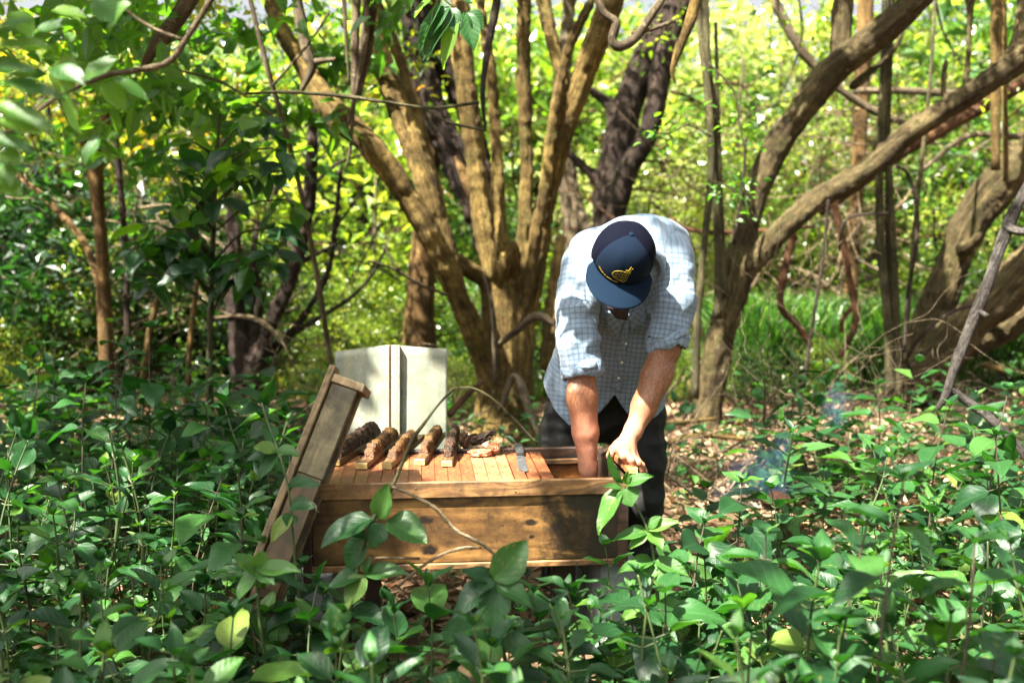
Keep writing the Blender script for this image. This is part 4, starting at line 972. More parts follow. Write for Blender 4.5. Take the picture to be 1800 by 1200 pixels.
hpart('rim_rail', -.004, HD - .02, HZ - .05, HL + .008, .021, .052, W_DARK)
hpart('back_board', .012, HD - .044, HB + .01, HL - .024, .022, HZ - .062 - HB, W_IN)
hpart('bar_ledge', .03, HD - .062, HZ - .052, HL - .05, .016, .020, W_RAIL)
hpart('end_board', -.006, .022, HB + .005, .02, HD - .044, HZ - HB - .012, W_DARK)
hpart('end_board', HL - .022, .022, HB + .005, .022, HD - .044, HZ - HB - .004, W_DARK)
hpart('corner_post', -.018, -.006, HB - .03, .028, .02, HZ - HB - .025, W_DARK)
hpart('floor_board', .01, .038, HB + .002, HL - .03, HD - .07, .02, W_DARK)
hpart('leg', .17, .10, 0, .05, .10, HB - .001, W_DARK, bev=.004); hpart('leg', .80, .12, 0, .075, .09, HB - .001, W_DARK, bev=.004)
# dark stain at the right end of the front board
hm = Matrix.Translation((L0.x, L0.y, 0)) @ Matrix.Rotation(HROT, 4, 'Z'); hmi = hm.inverted()
def hloc(px, py, z): return hmi @ Pz(px, py, z)
hpart('corner_post', HL - .030, -.004, HB - .005, .034, .016, HZ - .054 - HB, W_DARK)

cb = thing('concrete_block', 'grey concrete block carrying the right end of the hive', 'block', tuple(hm @ Vector((HL - .075, .05, 0))), None, HROT + .1)
bm = bmesh.new(); bmesh.ops.create_cube(bm, size=1)
for v in bm.verts: v.co = Vector(((v.co.x + .5) * .13, (v.co.y + .5) * .39, (v.co.z + .5) * (HB - .004)))
bmesh.ops.bevel(bm, geom=list(bm.edges), offset=.006, segments=2, affect='EDGES')
me = bpy.data.meshes.new('block_body'); bm.to_mesh(me); bm.free(); me.materials.append(CONC); o = link('block_body', me); o.parent = cb
for i_ in range(2):
    o = link('hollow_rim', box_mesh('hollow_rim', .012, .13, .13, CONC, .004)); o.parent = cb; o.location = (-.004, .04 + i_ * .18, .1)
cb2 = thing('concrete_block', 'grey concrete block half hidden by leaves under the left end of the hive', 'block', tuple(hm @ Vector((-.075, .22, 0))), None, HROT - .05)
o = link('block_body', me); o.parent = cb2; o.scale = (1, 1, .75)
for i_ in range(2):
    o = link('hollow_rim', box_mesh('hollow_rim', .012, .13, .13, CONC, .004)); o.parent = cb2; o.location = (-.004, .04 + i_ * .18, .06)

NAIL = plain_mat('nail_head_iron', (.02, .014, .01), (.07, .05, .035), .6, 200)
for nx_, nz_, ny_ in ((.03, HZ - .016, 0), (.035, HZ - .040, 0), (.34, HZ - .020, 0), (.66, HZ - .036, 0), (HL - .06, HZ - .018, 0), (HL - .05, HZ - .040, 0), (.03, HB + .05, .014), (.032, HB + .12, .014), (.034, HB + .17, .014), (.25, HB + .012, .008), (.6, HB + .010, .008), (.86, HB + .012, .008)):
    V_n, F_n, U_n = tube([(0, -.0016, 0), (0, .0012, 0)], [.0030, .0030], 8); mbn = MB(); mbn.add(V_n, F_n, U_n); o = mbn.build('nail', NAIL); o.parent = hive; o.location = (nx_, ny_, nz_)
# the row of bars
bx0 = hloc(548, 851, BT).x; bx1 = hloc(976, 838, BT).x
nb = 18; pitch = (bx1 - bx0) / nb
for i in range(nb):
    gap = .0015 if i < 14 else .0055
    w = pitch - gap
    b = thing('hive_bar', 'x', 'bar', tuple(hm @ Vector((bx0 + i * pitch, .0225, BT - .02 + rnd.uniform(-.0012, .0012)))), 'flat wooden bars closing the hive', HROT + rnd.uniform(-.002, .002))
    b['label'] = ('amber flat wooden bar, %s from the left end of the hive\'s closed row' % ('first second third fourth fifth sixth seventh eighth ninth tenth eleventh twelfth thirteenth'.split()[i]) if i < 13 else
                  {13: 'flat bar just left of the pale bar in the hive lid row', 14: 'palest cracked flat bar, first of the loose bars with dark gaps', 15: 'flat bar carrying the old knife',
                   16: 'second loose flat bar from the open end of the hive', 17: 'last flat bar beside the open end of the hive'}[i])
    mt = W_BAR[(2 if i in (12, 13, 14) else (1 if i in (1, 2, 3, 6) else 0))]
    o = link('plank', box_mesh('plank', w, HD - .066, .02, mt, .0015, .0006)); o.parent = b

# comb material
m, nt, out = newmat('old_comb')
vo = coords(nt, 'Object'); n1 = noise(nt, vo, 30, 5, .7); n2 = noise(nt, vo, 8, 3)
vor = N(nt, 'ShaderNodeTexVoronoi', {'Vector': vo, 'Scale': 170.}).outputs['Distance']
col = ramp(nt, n1, [(.35, (.008, .004, .002)), (.55, (.045, .018, .006)), (.70, (.13, .055, .014)), (.88, (.26, .13, .04))])
col = mix(nt, ramp(nt, vor, [(.15, .85), (.4, 0)]), col, (.012, .006, .003))
finish(nt, out, col, .6, mth(nt, 'ADD', mth(nt, 'MULTIPLY', n1, .5), vor), .9, .006, .35)
COMB = m
m, nt, out = newmat('golden_comb')
vo = coords(nt, 'Object'); n1 = noise(nt, vo, 24, 5, .7); n0 = noise(nt, vo, 9, 4, .6)
vor = N(nt, 'ShaderNodeTexVoronoi', {'Vector': vo, 'Scale': 190.}).outputs['Distance']
col = ramp(nt, n0, [(.35, (.02, .009, .003)), (.52, (.075, .030, .008)), (.66, (.17, .08, .018)), (.8, (.28, .16, .04))])
col = mix(nt, ramp(nt, n1, [(.34, .9), (.5, 0)]), col, (.05, .022, .01))
col = mix(nt, ramp(nt, vor, [(.12, .6), (.3, 0)]), col, (.06, .03, .012))
finish(nt, out, col, .6, mth(nt, 'ADD', n1, mth(nt, 'MULTIPLY', vor, .6)), .9, .006, .35)
COMBG = m
m, nt, out = newmat('pink_brood_comb')
vo = coords(nt, 'Object'); vor = N(nt, 'ShaderNodeTexVoronoi', {'Vector': vo, 'Scale': 175.}).outputs['Distance']; n1 = noise(nt, vo, 30, 4)
col = mix(nt, ramp(nt, vor, [(.12, 1), (.35, 0)]), ramp(nt, n1, [(.3, (.42, .13, .055)), (.7, (.62, .28, .15))]), (.10, .03, .015))
finish(nt, out, col, .5, vor, .9, .006, .5); COMBP = m
W_BARD = wood_mat('propolis_bar', (.03, .015, .008), (.16, .085, .03), (.015, .008, .005), 0, 1.3, .8, .45)
W_END = wood_mat('bar_end_wood', (.32, .20, .06), (.58, .42, .17), (.05, .03, .012), 1, 1.6, .5, .5)

def comb_bar(label, f, b, wid, prof, sd, gold):
    """a bar laid comb-up on the others: f, b front and back ends (pixels on the lid's plane)"""
    z = BT + .002
    A = Pz(f[0], f[1], z); B = Pz(b[0], b[1], z); d = B - A; L = min(d.length, .50); rz = math.atan2(d.y, d.x)
    g = thing('comb_bar', label, 'comb bar', tuple(A), None, rz)
    o = link('bar', box_mesh('bar', L, wid, .022, W_BARD, .002, .001)); o.parent = g; o.location = (0, -wid / 2, 0)
    o = link('bar_end', box_mesh('bar_end', .006, wid * .96, .0205, W_END, .0015, .001)); o.parent = g; o.location = (-.0045, -wid * .48, .0005)
    rng = np.random.RandomState(sd)
    nx, na = 64, 18
    xs = np.linspace(prof[0] * L, prof[1] * L, nx); V = []
    for i_, x in enumerate(xs):
        u = i_ / (nx - 1); e = min(1, u * 9, (1 - u) * 7) ** .5
        h = (prof[2] + (prof[3] - prof[2]) * u) * e * (1 + .05 * math.sin(u * 9 + sd) + rng.uniform(-.07, .07)) + .003
        w = wid * (.44 + .03 * math.sin(u * 7 + sd)) * (.75 + .25 * e)
        for k_ in range(na):
            a = -.15 + (PI + .3) * k_ / (na - 1)
            cx, cz = math.cos(a), math.sin(a)
            V.append((x, np.sign(cx) * abs(cx) ** .3 * w * (1 - .25 * max(0, cz) ** 2), .021 + max(-.002, np.sign(cz) * abs(cz) ** .45 * h)))
    V = np.array(V); q = vnoise(V * 75 + sd, 2) * .004 + vnoise(V * 190 + sd, 3) * .0022
    V += np.stack([q, q * 1.2, q * (V[:, 2] > .022)], 1)
    i_ = np.arange(nx - 1)[:, None] * na + np.arange(na - 1)[None]
    Fq = np.stack([i_, i_ + na, i_ + na + 1, i_ + 1], -1).reshape(-1, 4)
    caps = [np.array([[0, k_, k_ + 1] for k_ in range(1, na - 1)]), np.array([[(nx - 1) * na, (nx - 1) * na + k_ + 1, (nx - 1) * na + k_] for k_ in range(1, na - 1)])]
    me = mesh_np('comb', V, [Fq] + caps, False, mats=[COMBG if gold else COMB]); o = link('comb', me); o.parent = g
    return g
comb_bar('dark comb-topped bar lying at the left end, beside the leaning lid', (588, 818), (668, 768), .042, (.05, .95, .050, .056), 1, False)
comb_bar('golden-brown comb bar with a yellow cut end, second along the lid row', (636, 824), (700, 772), .042, (.16, .93, .036, .044), 2, True)
comb_bar('comb bar narrowing to a pointed golden ridge, middle of the five', (680, 824), (742, 770), .036, (.12, .80, .022, .050), 3, True)
comb_bar('golden comb bar behind the crooked bare stem, fourth along the lid', (738, 817), (775, 768), .040, (.16, .92, .032, .044), 4, True)
comb_bar('dark comb bar beside the broken comb pieces, last of the five', (786, 820), (803, 768), .038, (.10, .95, .032, .048), 5, False)

def comb_piece(label, px, py, r, seed, mat, rz=0, tilt=0):
    c = Pz(px, py, BT + .001); rng = np.random.RandomState(seed)
    bm = bmesh.new(); bmesh.ops.create_icosphere(bm, subdivisions=4, radius=1)
    V = np.array([v.co[:] for v in bm.verts]); k_ = 1 + vnoise(V * 1.6 + seed, 4) * .35 + vnoise(V * 5 + seed, 5) * .22 + vnoise(V * 13 + seed, 6) * .10
    V = np.sign(V) * np.abs(V) ** .8 * k_[:, None] * np.array(r)
    V = V @ np.array(Matrix.Rotation(tilt, 3, 'Y')).T
    V[:, 2] -= V[:, 2].min()
    for v, q in zip(bm.verts, V): v.co = q
    me = bpy.data.meshes.new('comb_piece'); bm.to_mesh(me); bm.free(); me.materials.append(mat)
    o = link('comb_piece', me, None, label, 'honeycomb'); o.location = c; o.rotation_euler = (0, 0, rz)
comb_piece('golden-green chunk of torn comb standing against the last comb bar', 817, 790, (.018, .022, .030), 11, COMBG, .3)
comb_piece('dark brown spiky shard of comb propped on the orange slab', 848, 783, (.046, .02, .017), 12, COMB, .2, -.35)
comb_piece('flat orange-pink slab of brood comb lying on the bars', 845, 802, (.038, .022, .011), 13, COMBP, .1)
comb_piece('bright orange-pink crumbled lump of comb left of the small round one', 868, 799, (.019, .018, .019), 14, COMBP, .5)
comb_piece('small round dark lump of comb next to the knife', 886, 797, (.013, .012, .013), 15, COMB, .0)
comb_piece('low dark crumb of comb behind the orange slab', 834, 776, (.028, .015, .013), 16, COMB, .4)

# old knife
ka = Pz(920, 829, BT + .001); kb = Pz(911, 787, BT + .001); kd = kb - ka
kn = thing('knife', 'short old black-handled knife lying across the flat bars', 'knife', tuple(ka), None, math.atan2(kd.y, kd.x)); KL = kd.length
BLADE = plain_mat('worn_steel', (.05, .055, .06), (.20, .21, .22), .4, 50, .3, .5, .002, Metallic=.7)
KH = plain_mat('knife_handle', (.012, .012, .012), (.03, .03, .03), .5, 60)
prof = [(0, -.012), (.012, -.017), (KL * .62, -.015), (KL * .62, .014), (.03, .015), (.006, .006)]
bm = bmesh.new()
bot = [bm.verts.new((x, y, 0)) for x, y in prof]; top = [bm.verts.new((x, y, .0025)) for x, y in prof]
bm.faces.new(bot[::-1]); bm.faces.new(top)
for i_ in range(6): bm.faces.new((bot[i_], bot[(i_ + 1) % 6], top[(i_ + 1) % 6], top[i_]))
me = bpy.data.meshes.new('blade'); bm.to_mesh(me); bm.free(); me.materials.append(BLADE); o = link('blade', me); o.parent = kn
o = link('handle', box_mesh('handle', KL * .38, .030, .019, KH, .005, seg=2)); o.parent = kn; o.location = (KL * .62, -.0155, 0)
for i_ in range(2):
    V, Fq, UV = tube([(KL * (.7 + .2 * i_), 0, .018), (KL * (.7 + .2 * i_), 0, .0203)], [.003, .0028], 10); mb = MB(); mb.add(V, Fq, UV)
    r_ = mb.build('rivet', BLADE); r_.parent = o; r_.matrix_parent_inverse = Matrix.Translation((-KL * .62, .0155, 0))

# pale bar in the man's left hand
ha = P(1112, 832, 3.20); hb = P(1088, 800, 3.36)
g = thing('held_bar', 'brown bar gripped by the man\'s left hand over the right end of the hive', 'bar', tuple(ha), None, math.atan2(hb.y - ha.y, hb.x - ha.x))
o = link('plank', box_mesh('plank', .22, .036, .02, W_BAR[1], .002)); o.parent = g; o.location = (0, -.018, 0); o.rotation_euler = (0, -.05, 0)
o = link('plank_end', box_mesh('plank_end', .003, .034, .018, W_END, .001)); o.parent = g; o.location = (-.003, -.017, .001)

# ---- the long wooden lid leaning on the left end
la = P(428, 1078, 2.86); lb = P(590, 668, 3.08); ax = (lb - la); LL = ax.length; ax.normalize()
wv = Vector((.10, 1, .0)); wv = (wv - ax * wv.dot(ax)).normalized(); bv = ax.cross(wv).normalized()
if bv.x < 0: bv = -bv
# local frame: x along the lid, y across it (away from the camera), z towards the open side
M = Matrix((( ax.x, wv.x, bv.x, la.x), (ax.y, wv.y, bv.y, la.y), (ax.z, wv.z, bv.z, la.z), (0, 0, 0, 1)))
lid = thing('wooden_lid', 'long weathered wooden hive lid leaning upright against the left end of the hive', 'lid')
lid.matrix_basis = M
def lpart(name, x, y, z, sx, sy, sz, mat, rot=0):
    o = link(name, box_mesh(name, sx, sy, sz, mat, .003, .0015)); o.parent = lid; o.location = (x, y, z); o.rotation_euler = (0, 0, 0); return o
lw = .15
lpart('top_board', -.04, -.012, -.034, LL + .08, lw * .5 - .002, .022, W_LIDY)
lpart('top_board', -.04, lw * .5 - .008, -.034, LL + .05, lw * .5, .022, W_LID)
lpart('side_board', -.02, 0, -.008, LL * .62, .02, .082, W_LIDD)
lpart('side_board', LL * .62 - .018, .0, -.008, LL * .38 + .01, .02, .083, W_LID)
lpart('side_board', 0, lw - .03, -.008, LL, .02, .08, W_LIDY)
lpart('end_board', LL - .008, -.006, -.014, .026, lw - .01, .108, W_LIDY)
lpart('end_board', .02, .021, -.010, .02, lw - .053, .075, W_LIDD)
hk = tubes_obj('wire_hook', [[(LL * .50, -.004, .072, .0022), (LL * .49, -.012, .088, .002), (LL * .475, -.016, .094, .002), (LL * .47, -.008, .104, .0018)]], plain_mat('rusty_wire', (.08, .05, .04), (.2, .14, .1), .6, 80), None, 6, 0, world=True); hk.parent = lid

# ---- galvanised sheets standing behind the hive
m, nt, out = newmat('galvanised_sheet')
vo = coords(nt, 'Object'); a = noise(nt, vo, 5, 5, .6); b_ = noise(nt, vo, 60, 3); c_ = noise(nt, coords(nt, 'Object', (12, 12, .8)), 1.5, 3)
col = ramp(nt, a, [(.3, (.09, .105, .08)), (.5, (.17, .185, .14)), (.7, (.29, .29, .22))])
col = mix(nt, ramp(nt, c_, [(.5, 0), (.7, .4)]), col, (.30, .26, .15)); col = mix(nt, ramp(nt, b_, [(.62, 0), (.72, .5)]), col, (.42, .42, .36))
finish(nt, out, col, .62, a, .1, .01, .4, Metallic=.15); ZINC = m
W_BAT = wood_mat('batten_wood', (.24, .17, .08), (.48, .38, .22), (.12, .10, .05), 2, 1.2, .4, .7)
D1 = 4.25
def sheet(px0, px1, pyt0, pyt1, d0, d1, bend, seed):
    a0 = P(px0, pyt0, d0); a1 = P(px1, pyt1, d1); nx, nz = 22, 26; V = []
    for i_ in range(nx):
        u = i_ / (nx - 1); tp = a0.lerp(a1, u)
        for j_ in range(nz):
            v = j_ / (nz - 1); z = tp.z * (1 - v) + .02 * v
            V.append((tp.x + (px0 < 650) * v * .01, tp.y - .10 * v + bend * math.sin(u * PI) + .006 * math.sin(v * 5 + seed) * u, z))
    V = np.array(V); i_ = np.arange(nx - 1)[:, None] * nz + np.arange(nz - 1)[None]
    Fq = np.stack([i_, i_ + 1, i_ + nz + 1, i_ + nz], -1).reshape(-1, 4)
    n_ = len(V); V2 = V + np.array([0, .003, 0]); rim = []
    for k_ in range(nx - 1): rim.append([k_ * nz, (k_ + 1) * nz, (k_ + 1) * nz + n_, k_ * nz + n_])
    for k_ in range(nz - 1): rim += [[k_, k_ + n_, k_ + 1 + n_, k_ + 1], [(nx - 1) * nz + k_, (nx - 1) * nz + k_ + 1, (nx - 1) * nz + k_ + 1 + n_, (nx - 1) * nz + k_ + n_]]
    return mesh_np('metal_sheet', np.concatenate([V, V2]), np.concatenate([Fq, Fq[:, ::-1] + n_, np.array(rim)]), True, mats=[ZINC])
zr = thing('hive_roof', 'pale galvanised metal hive roof stood on end behind the hive, two sheets with a wooden batten', 'roof', (P(690, 610, D1).x, D1, 0))
link('metal_sheet', sheet(588, 688, 618, 606, D1 + .02, D1 - .02, .015, 0), zr)
link('metal_sheet', sheet(700, 786, 607, 613, D1 - .02, D1 + .01, -.01, 2), zr)
tp = P(692, 603, D1 - .02)
for dx, w_, mt in ((-.018, .012, W_DARK), (-.0055, .026, W_BAT), (.021, .008, W_BAT)):
    o = link('batten', box_mesh('batten', w_, .03, tp.z, mt, .002)); o.parent = zr
    o.matrix_world = Matrix.Translation((tp.x + dx, tp.y - .005 - .1, .0)) @ Matrix.Rotation(-.105 / tp.z, 4, 'X'); o.matrix_parent_inverse = Matrix()
    o.matrix_parent_inverse = zr.matrix_basis.inverted(); o.matrix_basis = Matrix.Translation((tp.x + dx, tp.y - .03 - .1, .0)) @ Matrix.Rotation(-.1 / tp.z, 4, 'X')
for j_ in range(5):
    nv = link('nail', box_mesh('nail', .005, .003, .005, plain_mat('nail_iron', (.05, .04, .035), None, .6), .001), None); nv.parent = zr; nv.matrix_parent_inverse = zr.matrix_basis.inverted()
    q = P(706, 625 + j_ * 32, 4.2); nv.location = (q.x, tp.y - .035 - .1 * (1 - q.z / tp.z) + .02, q.z)
# ================================================================== THE MAN
m, nt, out = newmat('skin')
vo = coords(nt, 'Object'); a = noise(nt, vo, 14, 5, .6); b_ = noise(nt, vo, 90, 4, .7); hr = noise(nt, coords(nt, 'Object', (1.6, 1, .22)), 330, 2, .6, .8)
col = ramp(nt, a, [(.3, (.16, .062, .028)), (.55, (.23, .095, .045)), (.75, (.29, .13, .068))])
col = mix(nt, ramp(nt, b_, [(.5, 0), (.75, .35)]), col, (.15, .05, .022))
at = N(nt, 'ShaderNodeAttribute', attribute_name='hairy').outputs['Fac']
pk = N(nt, 'ShaderNodeAttribute', attribute_name='pink').outputs['Fac']
col = mix(nt, mth(nt, 'MULTIPLY', ramp(nt, hr, [(.48, 0), (.58, .75)]), at), col, (.05, .022, .01))
col = mix(nt, pk, col, mix(nt, ramp(nt, a, [(.35, 0), (.65, 1)]), (.34, .125, .075), (.46, .205, .135)))
finish(nt, out, col, .5, mth(nt, 'ADD', b_, mth(nt, 'MULTIPLY', hr, .5)), .35, .002, .4, Subsurface_Weight=.12, Subsurface_Scale=.01)
SKIN = m

def plaid_mat():
    m, nt, out = newmat('plaid_cotton')
    uv = N(nt, 'ShaderNodeTexCoord').outputs['UV']
    s = N(nt, 'ShaderNodeSeparateXYZ', {'Vector': uv})
    vo = coords(nt, 'Object'); wob = mth(nt, 'MULTIPLY_ADD', noise(nt, vo, 14, 3), .006, -.003)
    L = []
    for k_, per in ((0, .0188), (1, .0182)):
        q = mth(nt, 'FRACT', mth(nt, 'DIVIDE', mth(nt, 'ADD', s.outputs[k_], wob), per))
        d = mth(nt, 'ABSOLUTE', mth(nt, 'SUBTRACT', q, .5))
        L.append(ramp(nt, d, [(.11, 1), (.22, 0)]))
        q2 = mth(nt, 'FRACT', mth(nt, 'DIVIDE', mth(nt, 'ADD', s.outputs[k_], .0058), per * 3))
        L.append(ramp(nt, mth(nt, 'ABSOLUTE', mth(nt, 'SUBTRACT', q2, .5)), [(.02, .35), (.045, 0)]))
    base = mix(nt, noise(nt, vo, 3, 2), (.185, .25, .33), (.22, .275, .34))
    col = mix(nt, mth(nt, 'MULTIPLY', L[0], .46), base, (.075, .135, .22)); col = mix(nt, mth(nt, 'MULTIPLY', L[2], .50), col, (.07, .115, .17))
    col = mix(nt, L[1], col, (.18, .24, .30)); col = mix(nt, L[3], col, (.18, .24, .30))
    wv = mth(nt, 'ADD', noise(nt, vo, 26, 6, .65, .8), mth(nt, 'MULTIPLY', noise(nt, vo, 420, 2), .12))
    b = nt.nodes.new('ShaderNodeBsdfPrincipled'); nt.links.new(col, b.inputs['Base Color']); b.inputs['Roughness'].default_value = .85; b.inputs['Specular IOR Level'].default_value = .2
    b.inputs['Sheen Weight'].default_value = .15
    bn = N(nt, 'ShaderNodeBump', {'Height': wv, 'Strength': .6, 'Distance': .008}); nt.links.new(bn.outputs[0], b.inputs['Normal'])
    t = nt.nodes.new('ShaderNodeBsdfTranslucent'); nt.links.new(col, t.inputs[0])
    mx = N(nt, 'ShaderNodeMixShader', {0: .18, 1: b.outputs[0], 2: t.outputs[0]}); nt.links.new(mx.outputs[0], out.inputs[0])
    return m
PLAID = plaid_mat()
TROU = plain_mat('dark_work_trousers', (.0025, .0025, .0022), (.008, .0075, .007), .7, 14, .5, .3, .01)
BOOT = plain_mat('boot_leather', (.02, .012, .008), (.05, .03, .02), .6, 40, .4)
NAVY = plain_mat('cap_front_cloth', (.0006, .0042, .0125), (.0009, .0058, .0160), .9, 700, .5, .12, .0006)
NAVYB = plain_mat('cap_peak_cloth', (.0006, .0055, .0150), (.0009, .0075, .0195), .9, 700, .5, .12, .0006)
m, nt, out = newmat('cap_mesh_cloth')
vor = N(nt, 'ShaderNodeTexVoronoi', {'Vector': coords(nt, 'Object'), 'Scale': 420.}).outputs['Distance']
finish(nt, out, ramp(nt, vor, [(.2, (.0004, .0005, .0016)), (.5, (.0020, .0026, .0075))]), .9, vor, .6, .001, .05)
NAVYM = m
YEL = plain_mat('yellow_thread', (.24, .17, .012), (.34, .25, .02), .5, 200)
TEE = plain_mat('dark_undershirt', (.02, .012, .012), (.04, .02, .02), .9, 60)
HAIR = plain_mat('dark_hair', (.01, .007, .005), (.035, .022, .015), .5, 160, .8)
BUTT = plain_mat('shirt_button', (.6, .6, .55), (.7, .7, .66), .3)

def w(px, py, D): return np.array(P(px, py, D))
man = thing('person', 'man in pale blue checked shirt and navy cap bending over the open hive', 'person', (P(1062, 700, 3.88).x, 3.88, 0))

# --- skeleton
sh_r, sh_l = w(1024, 462, 3.50), w(1186, 452, 3.50)
arm_r = [sh_r, w(1016, 560, 3.43), w(1023, 645, 3.40), w(1024, 700, 3.39), w(1029, 760, 3.38), w(1034, 822, 3.37), w(1037, 850, 3.37)]
rad_r = [.058, .050, .047, .0500, .0425, .0300, .0265]
arm_l = [sh_l, w(1186, 540, 3.44), w(1170, 612, 3.41), w(1153, 662, 3.39), w(1132, 715, 3.36), w(1113, 757, 3.33), w(1105, 773, 3.315)]
rad_l = [.058, .051, .051, .0505, .0415, .0295, .0265]
btn = w(1110, 412, 3.17)
uc = Vector((.13, -.80, .60)).normalized(); fc = Vector((-.17, -.60, -.78)); fc = (fc - uc * fc.dot(uc)).normalized(); sc = uc.cross(fc).normalized()
if sc.x < 0: sc = -sc
uc, fc, sc = np.array(uc), np.array(fc), np.array(sc)
rim = btn - uc * .116
B = SDF((.0, 2.98, .35), (.85, 4.12, 1.56), .0042)
axes = np.stack([sc, fc, uc])
# torso, thighs (under the clothes)
for dx in (-.1, 0, .1):
    o_ = np.array([dx, 0, 0])
    B.chain([w(1064, 735, 3.93) + o_ * .8, w(1080, 600, 3.82) + o_ * .8, w(1106, 470, 3.56) + o_ * .9], [.075, .085, .08], .05)
B.cap(w(1000, 740, 3.88), w(992, 900, 3.9), .07, .06, .03); B.cap(w(1118, 740, 3.88), w(1122, 900, 3.9), .07, .06, .03)
# head and neck
B.ell(rim - uc * .022 - fc * .004, (.076, .097, .112), axes, .02)
B.cap(rim - uc * .07 + fc * .03, rim - uc * .115 + fc * .052, .058, .040, .03)
B.chain([rim - uc * .05 - fc * .045, w(1108, 452, 3.44), w(1108, 462, 3.54)], [.058, .062, .075], .04)
B.cap(rim - uc * .035 + fc * .088, rim - uc * .068 + fc * .110, .008, .013, .012)
for s_ in (-1, 1):
    B.ell(rim - uc * .045 - fc * .008 + sc * s_ * .079, (.010, .017, .031), axes, .006)
    B.cap(rim - uc * .022 + fc * .083 + sc * .045 * s_, rim - uc * .020 + fc * .092 + sc * .012 * s_, .010, .010, .008)
    B.ell(rim - uc * .040 + fc * .078 + sc * .032 * s_, (.013, .011, .011), axes, .003)
B.cap(rim - uc * .092 + fc * .090 - sc * .018, rim - uc * .092 + fc * .090 + sc * .018, .008, .008, .006)
B.cap(rim - uc * .102 + fc * .086 - sc * .015, rim - uc * .102 + fc * .086 + sc * .015, .007, .007, .004)
# arms
B.chain(arm_r, rad_r, .02); B.chain(arm_l, rad_l, .02)
B.cap(w(1014, 690, 3.37), w(1022, 740, 3.365), .030, .024, .03); B.cap(w(1165, 655, 3.37), w(1145, 700, 3.345), .030, .024, .03)
# left hand: wrist, palm, thumb, four fingers bent over the bar
Wl = w(1105, 770, 3.318)
kn_ = [w(1089, 791, 3.255), w(1099, 795, 3.250), w(1110, 801, 3.258), w(1119, 808, 3.275)]
for q, r0, r1 in zip(kn_, (.021, .022, .021, .019), (.0145, .015, .0145, .013)): B.cap(Wl, q, r0, r1, .012)
B.cap(Wl, w(1085, 783, 3.29), .020, .018, .015)
def finger(Pn, Rn, k0=.008):
    B.chain(Pn, Rn, .0025)
    B.cap(Pn[0], Pn[0] + (Pn[1] - Pn[0]) * .35, Rn[0] * 1.08, Rn[0] * .95, k0)
    B.cap(Pn[1], Pn[1] + (Pn[1] - Pn[0]) * .01, Rn[1] * 1.07, None, .003)
finger([kn_[0], w(1096, 803, 3.232), w(1101, 815, 3.240), w(1102, 823, 3.258)], [.0118, .0112, .0100, .0090])
finger([kn_[1], w(1110, 809, 3.222), w(1114, 825, 3.228), w(1113, 837, 3.246)], [.0122, .0115, .0104, .0092])
finger([kn_[2], w(1122, 813, 3.232), w(1127, 828, 3.238), w(1124, 838, 3.258)], [.0115, .0110, .0098, .0088])
finger([kn_[3], w(1129, 817, 3.252), w(1134, 828, 3.258), w(1133, 836, 3.275)], [.0102, .0096, .0086, .0078])
B.chain([w(1090, 779, 3.295), w(1078, 789, 3.272), w(1072, 801, 3.262), w(1075, 811, 3.268)], [.0165, .0138, .0118, .0098], .008)
# right hand down in the box
Wr = w(1037, 850, 3.37); dn = np.array([0, 0, -1.])
for i_, (dx, dy, ln) in enumerate(((-.028, -.012, .085), (-.010, -.018, .095), (.010, -.016, .09), (.028, -.008, .07))):
    k1 = Wr + np.array([dx, dy, -.085]); B.cap(Wr, k1, .021, .014, .012)
    B.chain([k1, k1 + np.array([dx * .2, -.012, -ln * .45]), k1 + np.array([dx * .2, .006, -ln * .8]), k1 + np.array([dx * .2, .022, -ln])], [.0112, .0105, .0095, .0085], .0025)
B.chain([Wr + np.array([-.02, .01, -.03]), Wr + np.array([-.045, .02, -.07]), Wr + np.array([-.04, .03, -.10])], [.016, .013, .010], .008)
V, Q = B.nets(); V = relax(V, Q, 1, .4); del B
nr_ = vnormals(V, Q); V = V + nr_ * (vnoise(V * 24, 11) * .0016 + vnoise(V * 70, 12) * .0006)[:, None]
hd = np.minimum(np.linalg.norm(V - Wl, axis=1), np.linalg.norm(V - Wr, axis=1))
inh = (V[:, 2] < Wl[2] + .0)
pink = np.where(V[:, 2] < 1.02, np.clip(1 - (np.abs(V - Wl).max(1) - .03) / .08, 0, 1), 0) * .8
pink = np.maximum(pink, np.clip((.86 - V[:, 2]) / .1, 0, 1) * .5)
hairy = np.where((V[:, 2] < 1.1), np.clip((np.linalg.norm(V - Wl, axis=1) - .06) / .08, 0, 1), 0)
body = link('body', mesh_np('body', V, Q, True, attrs={'hairy': hairy, 'pink': pink}, mats=[SKIN]), man)

# nails on the hand that shows
for a_, b_ in (((1113, 835, 3.2365), (1113, 830, 3.2225)), ((1125, 835, 3.25), (1126, 831, 3.236)), ((1134, 832, 3.264), (1134, 829, 3.254)), ((1074, 808, 3.262), (1073, 803, 3.2535))):
    pass

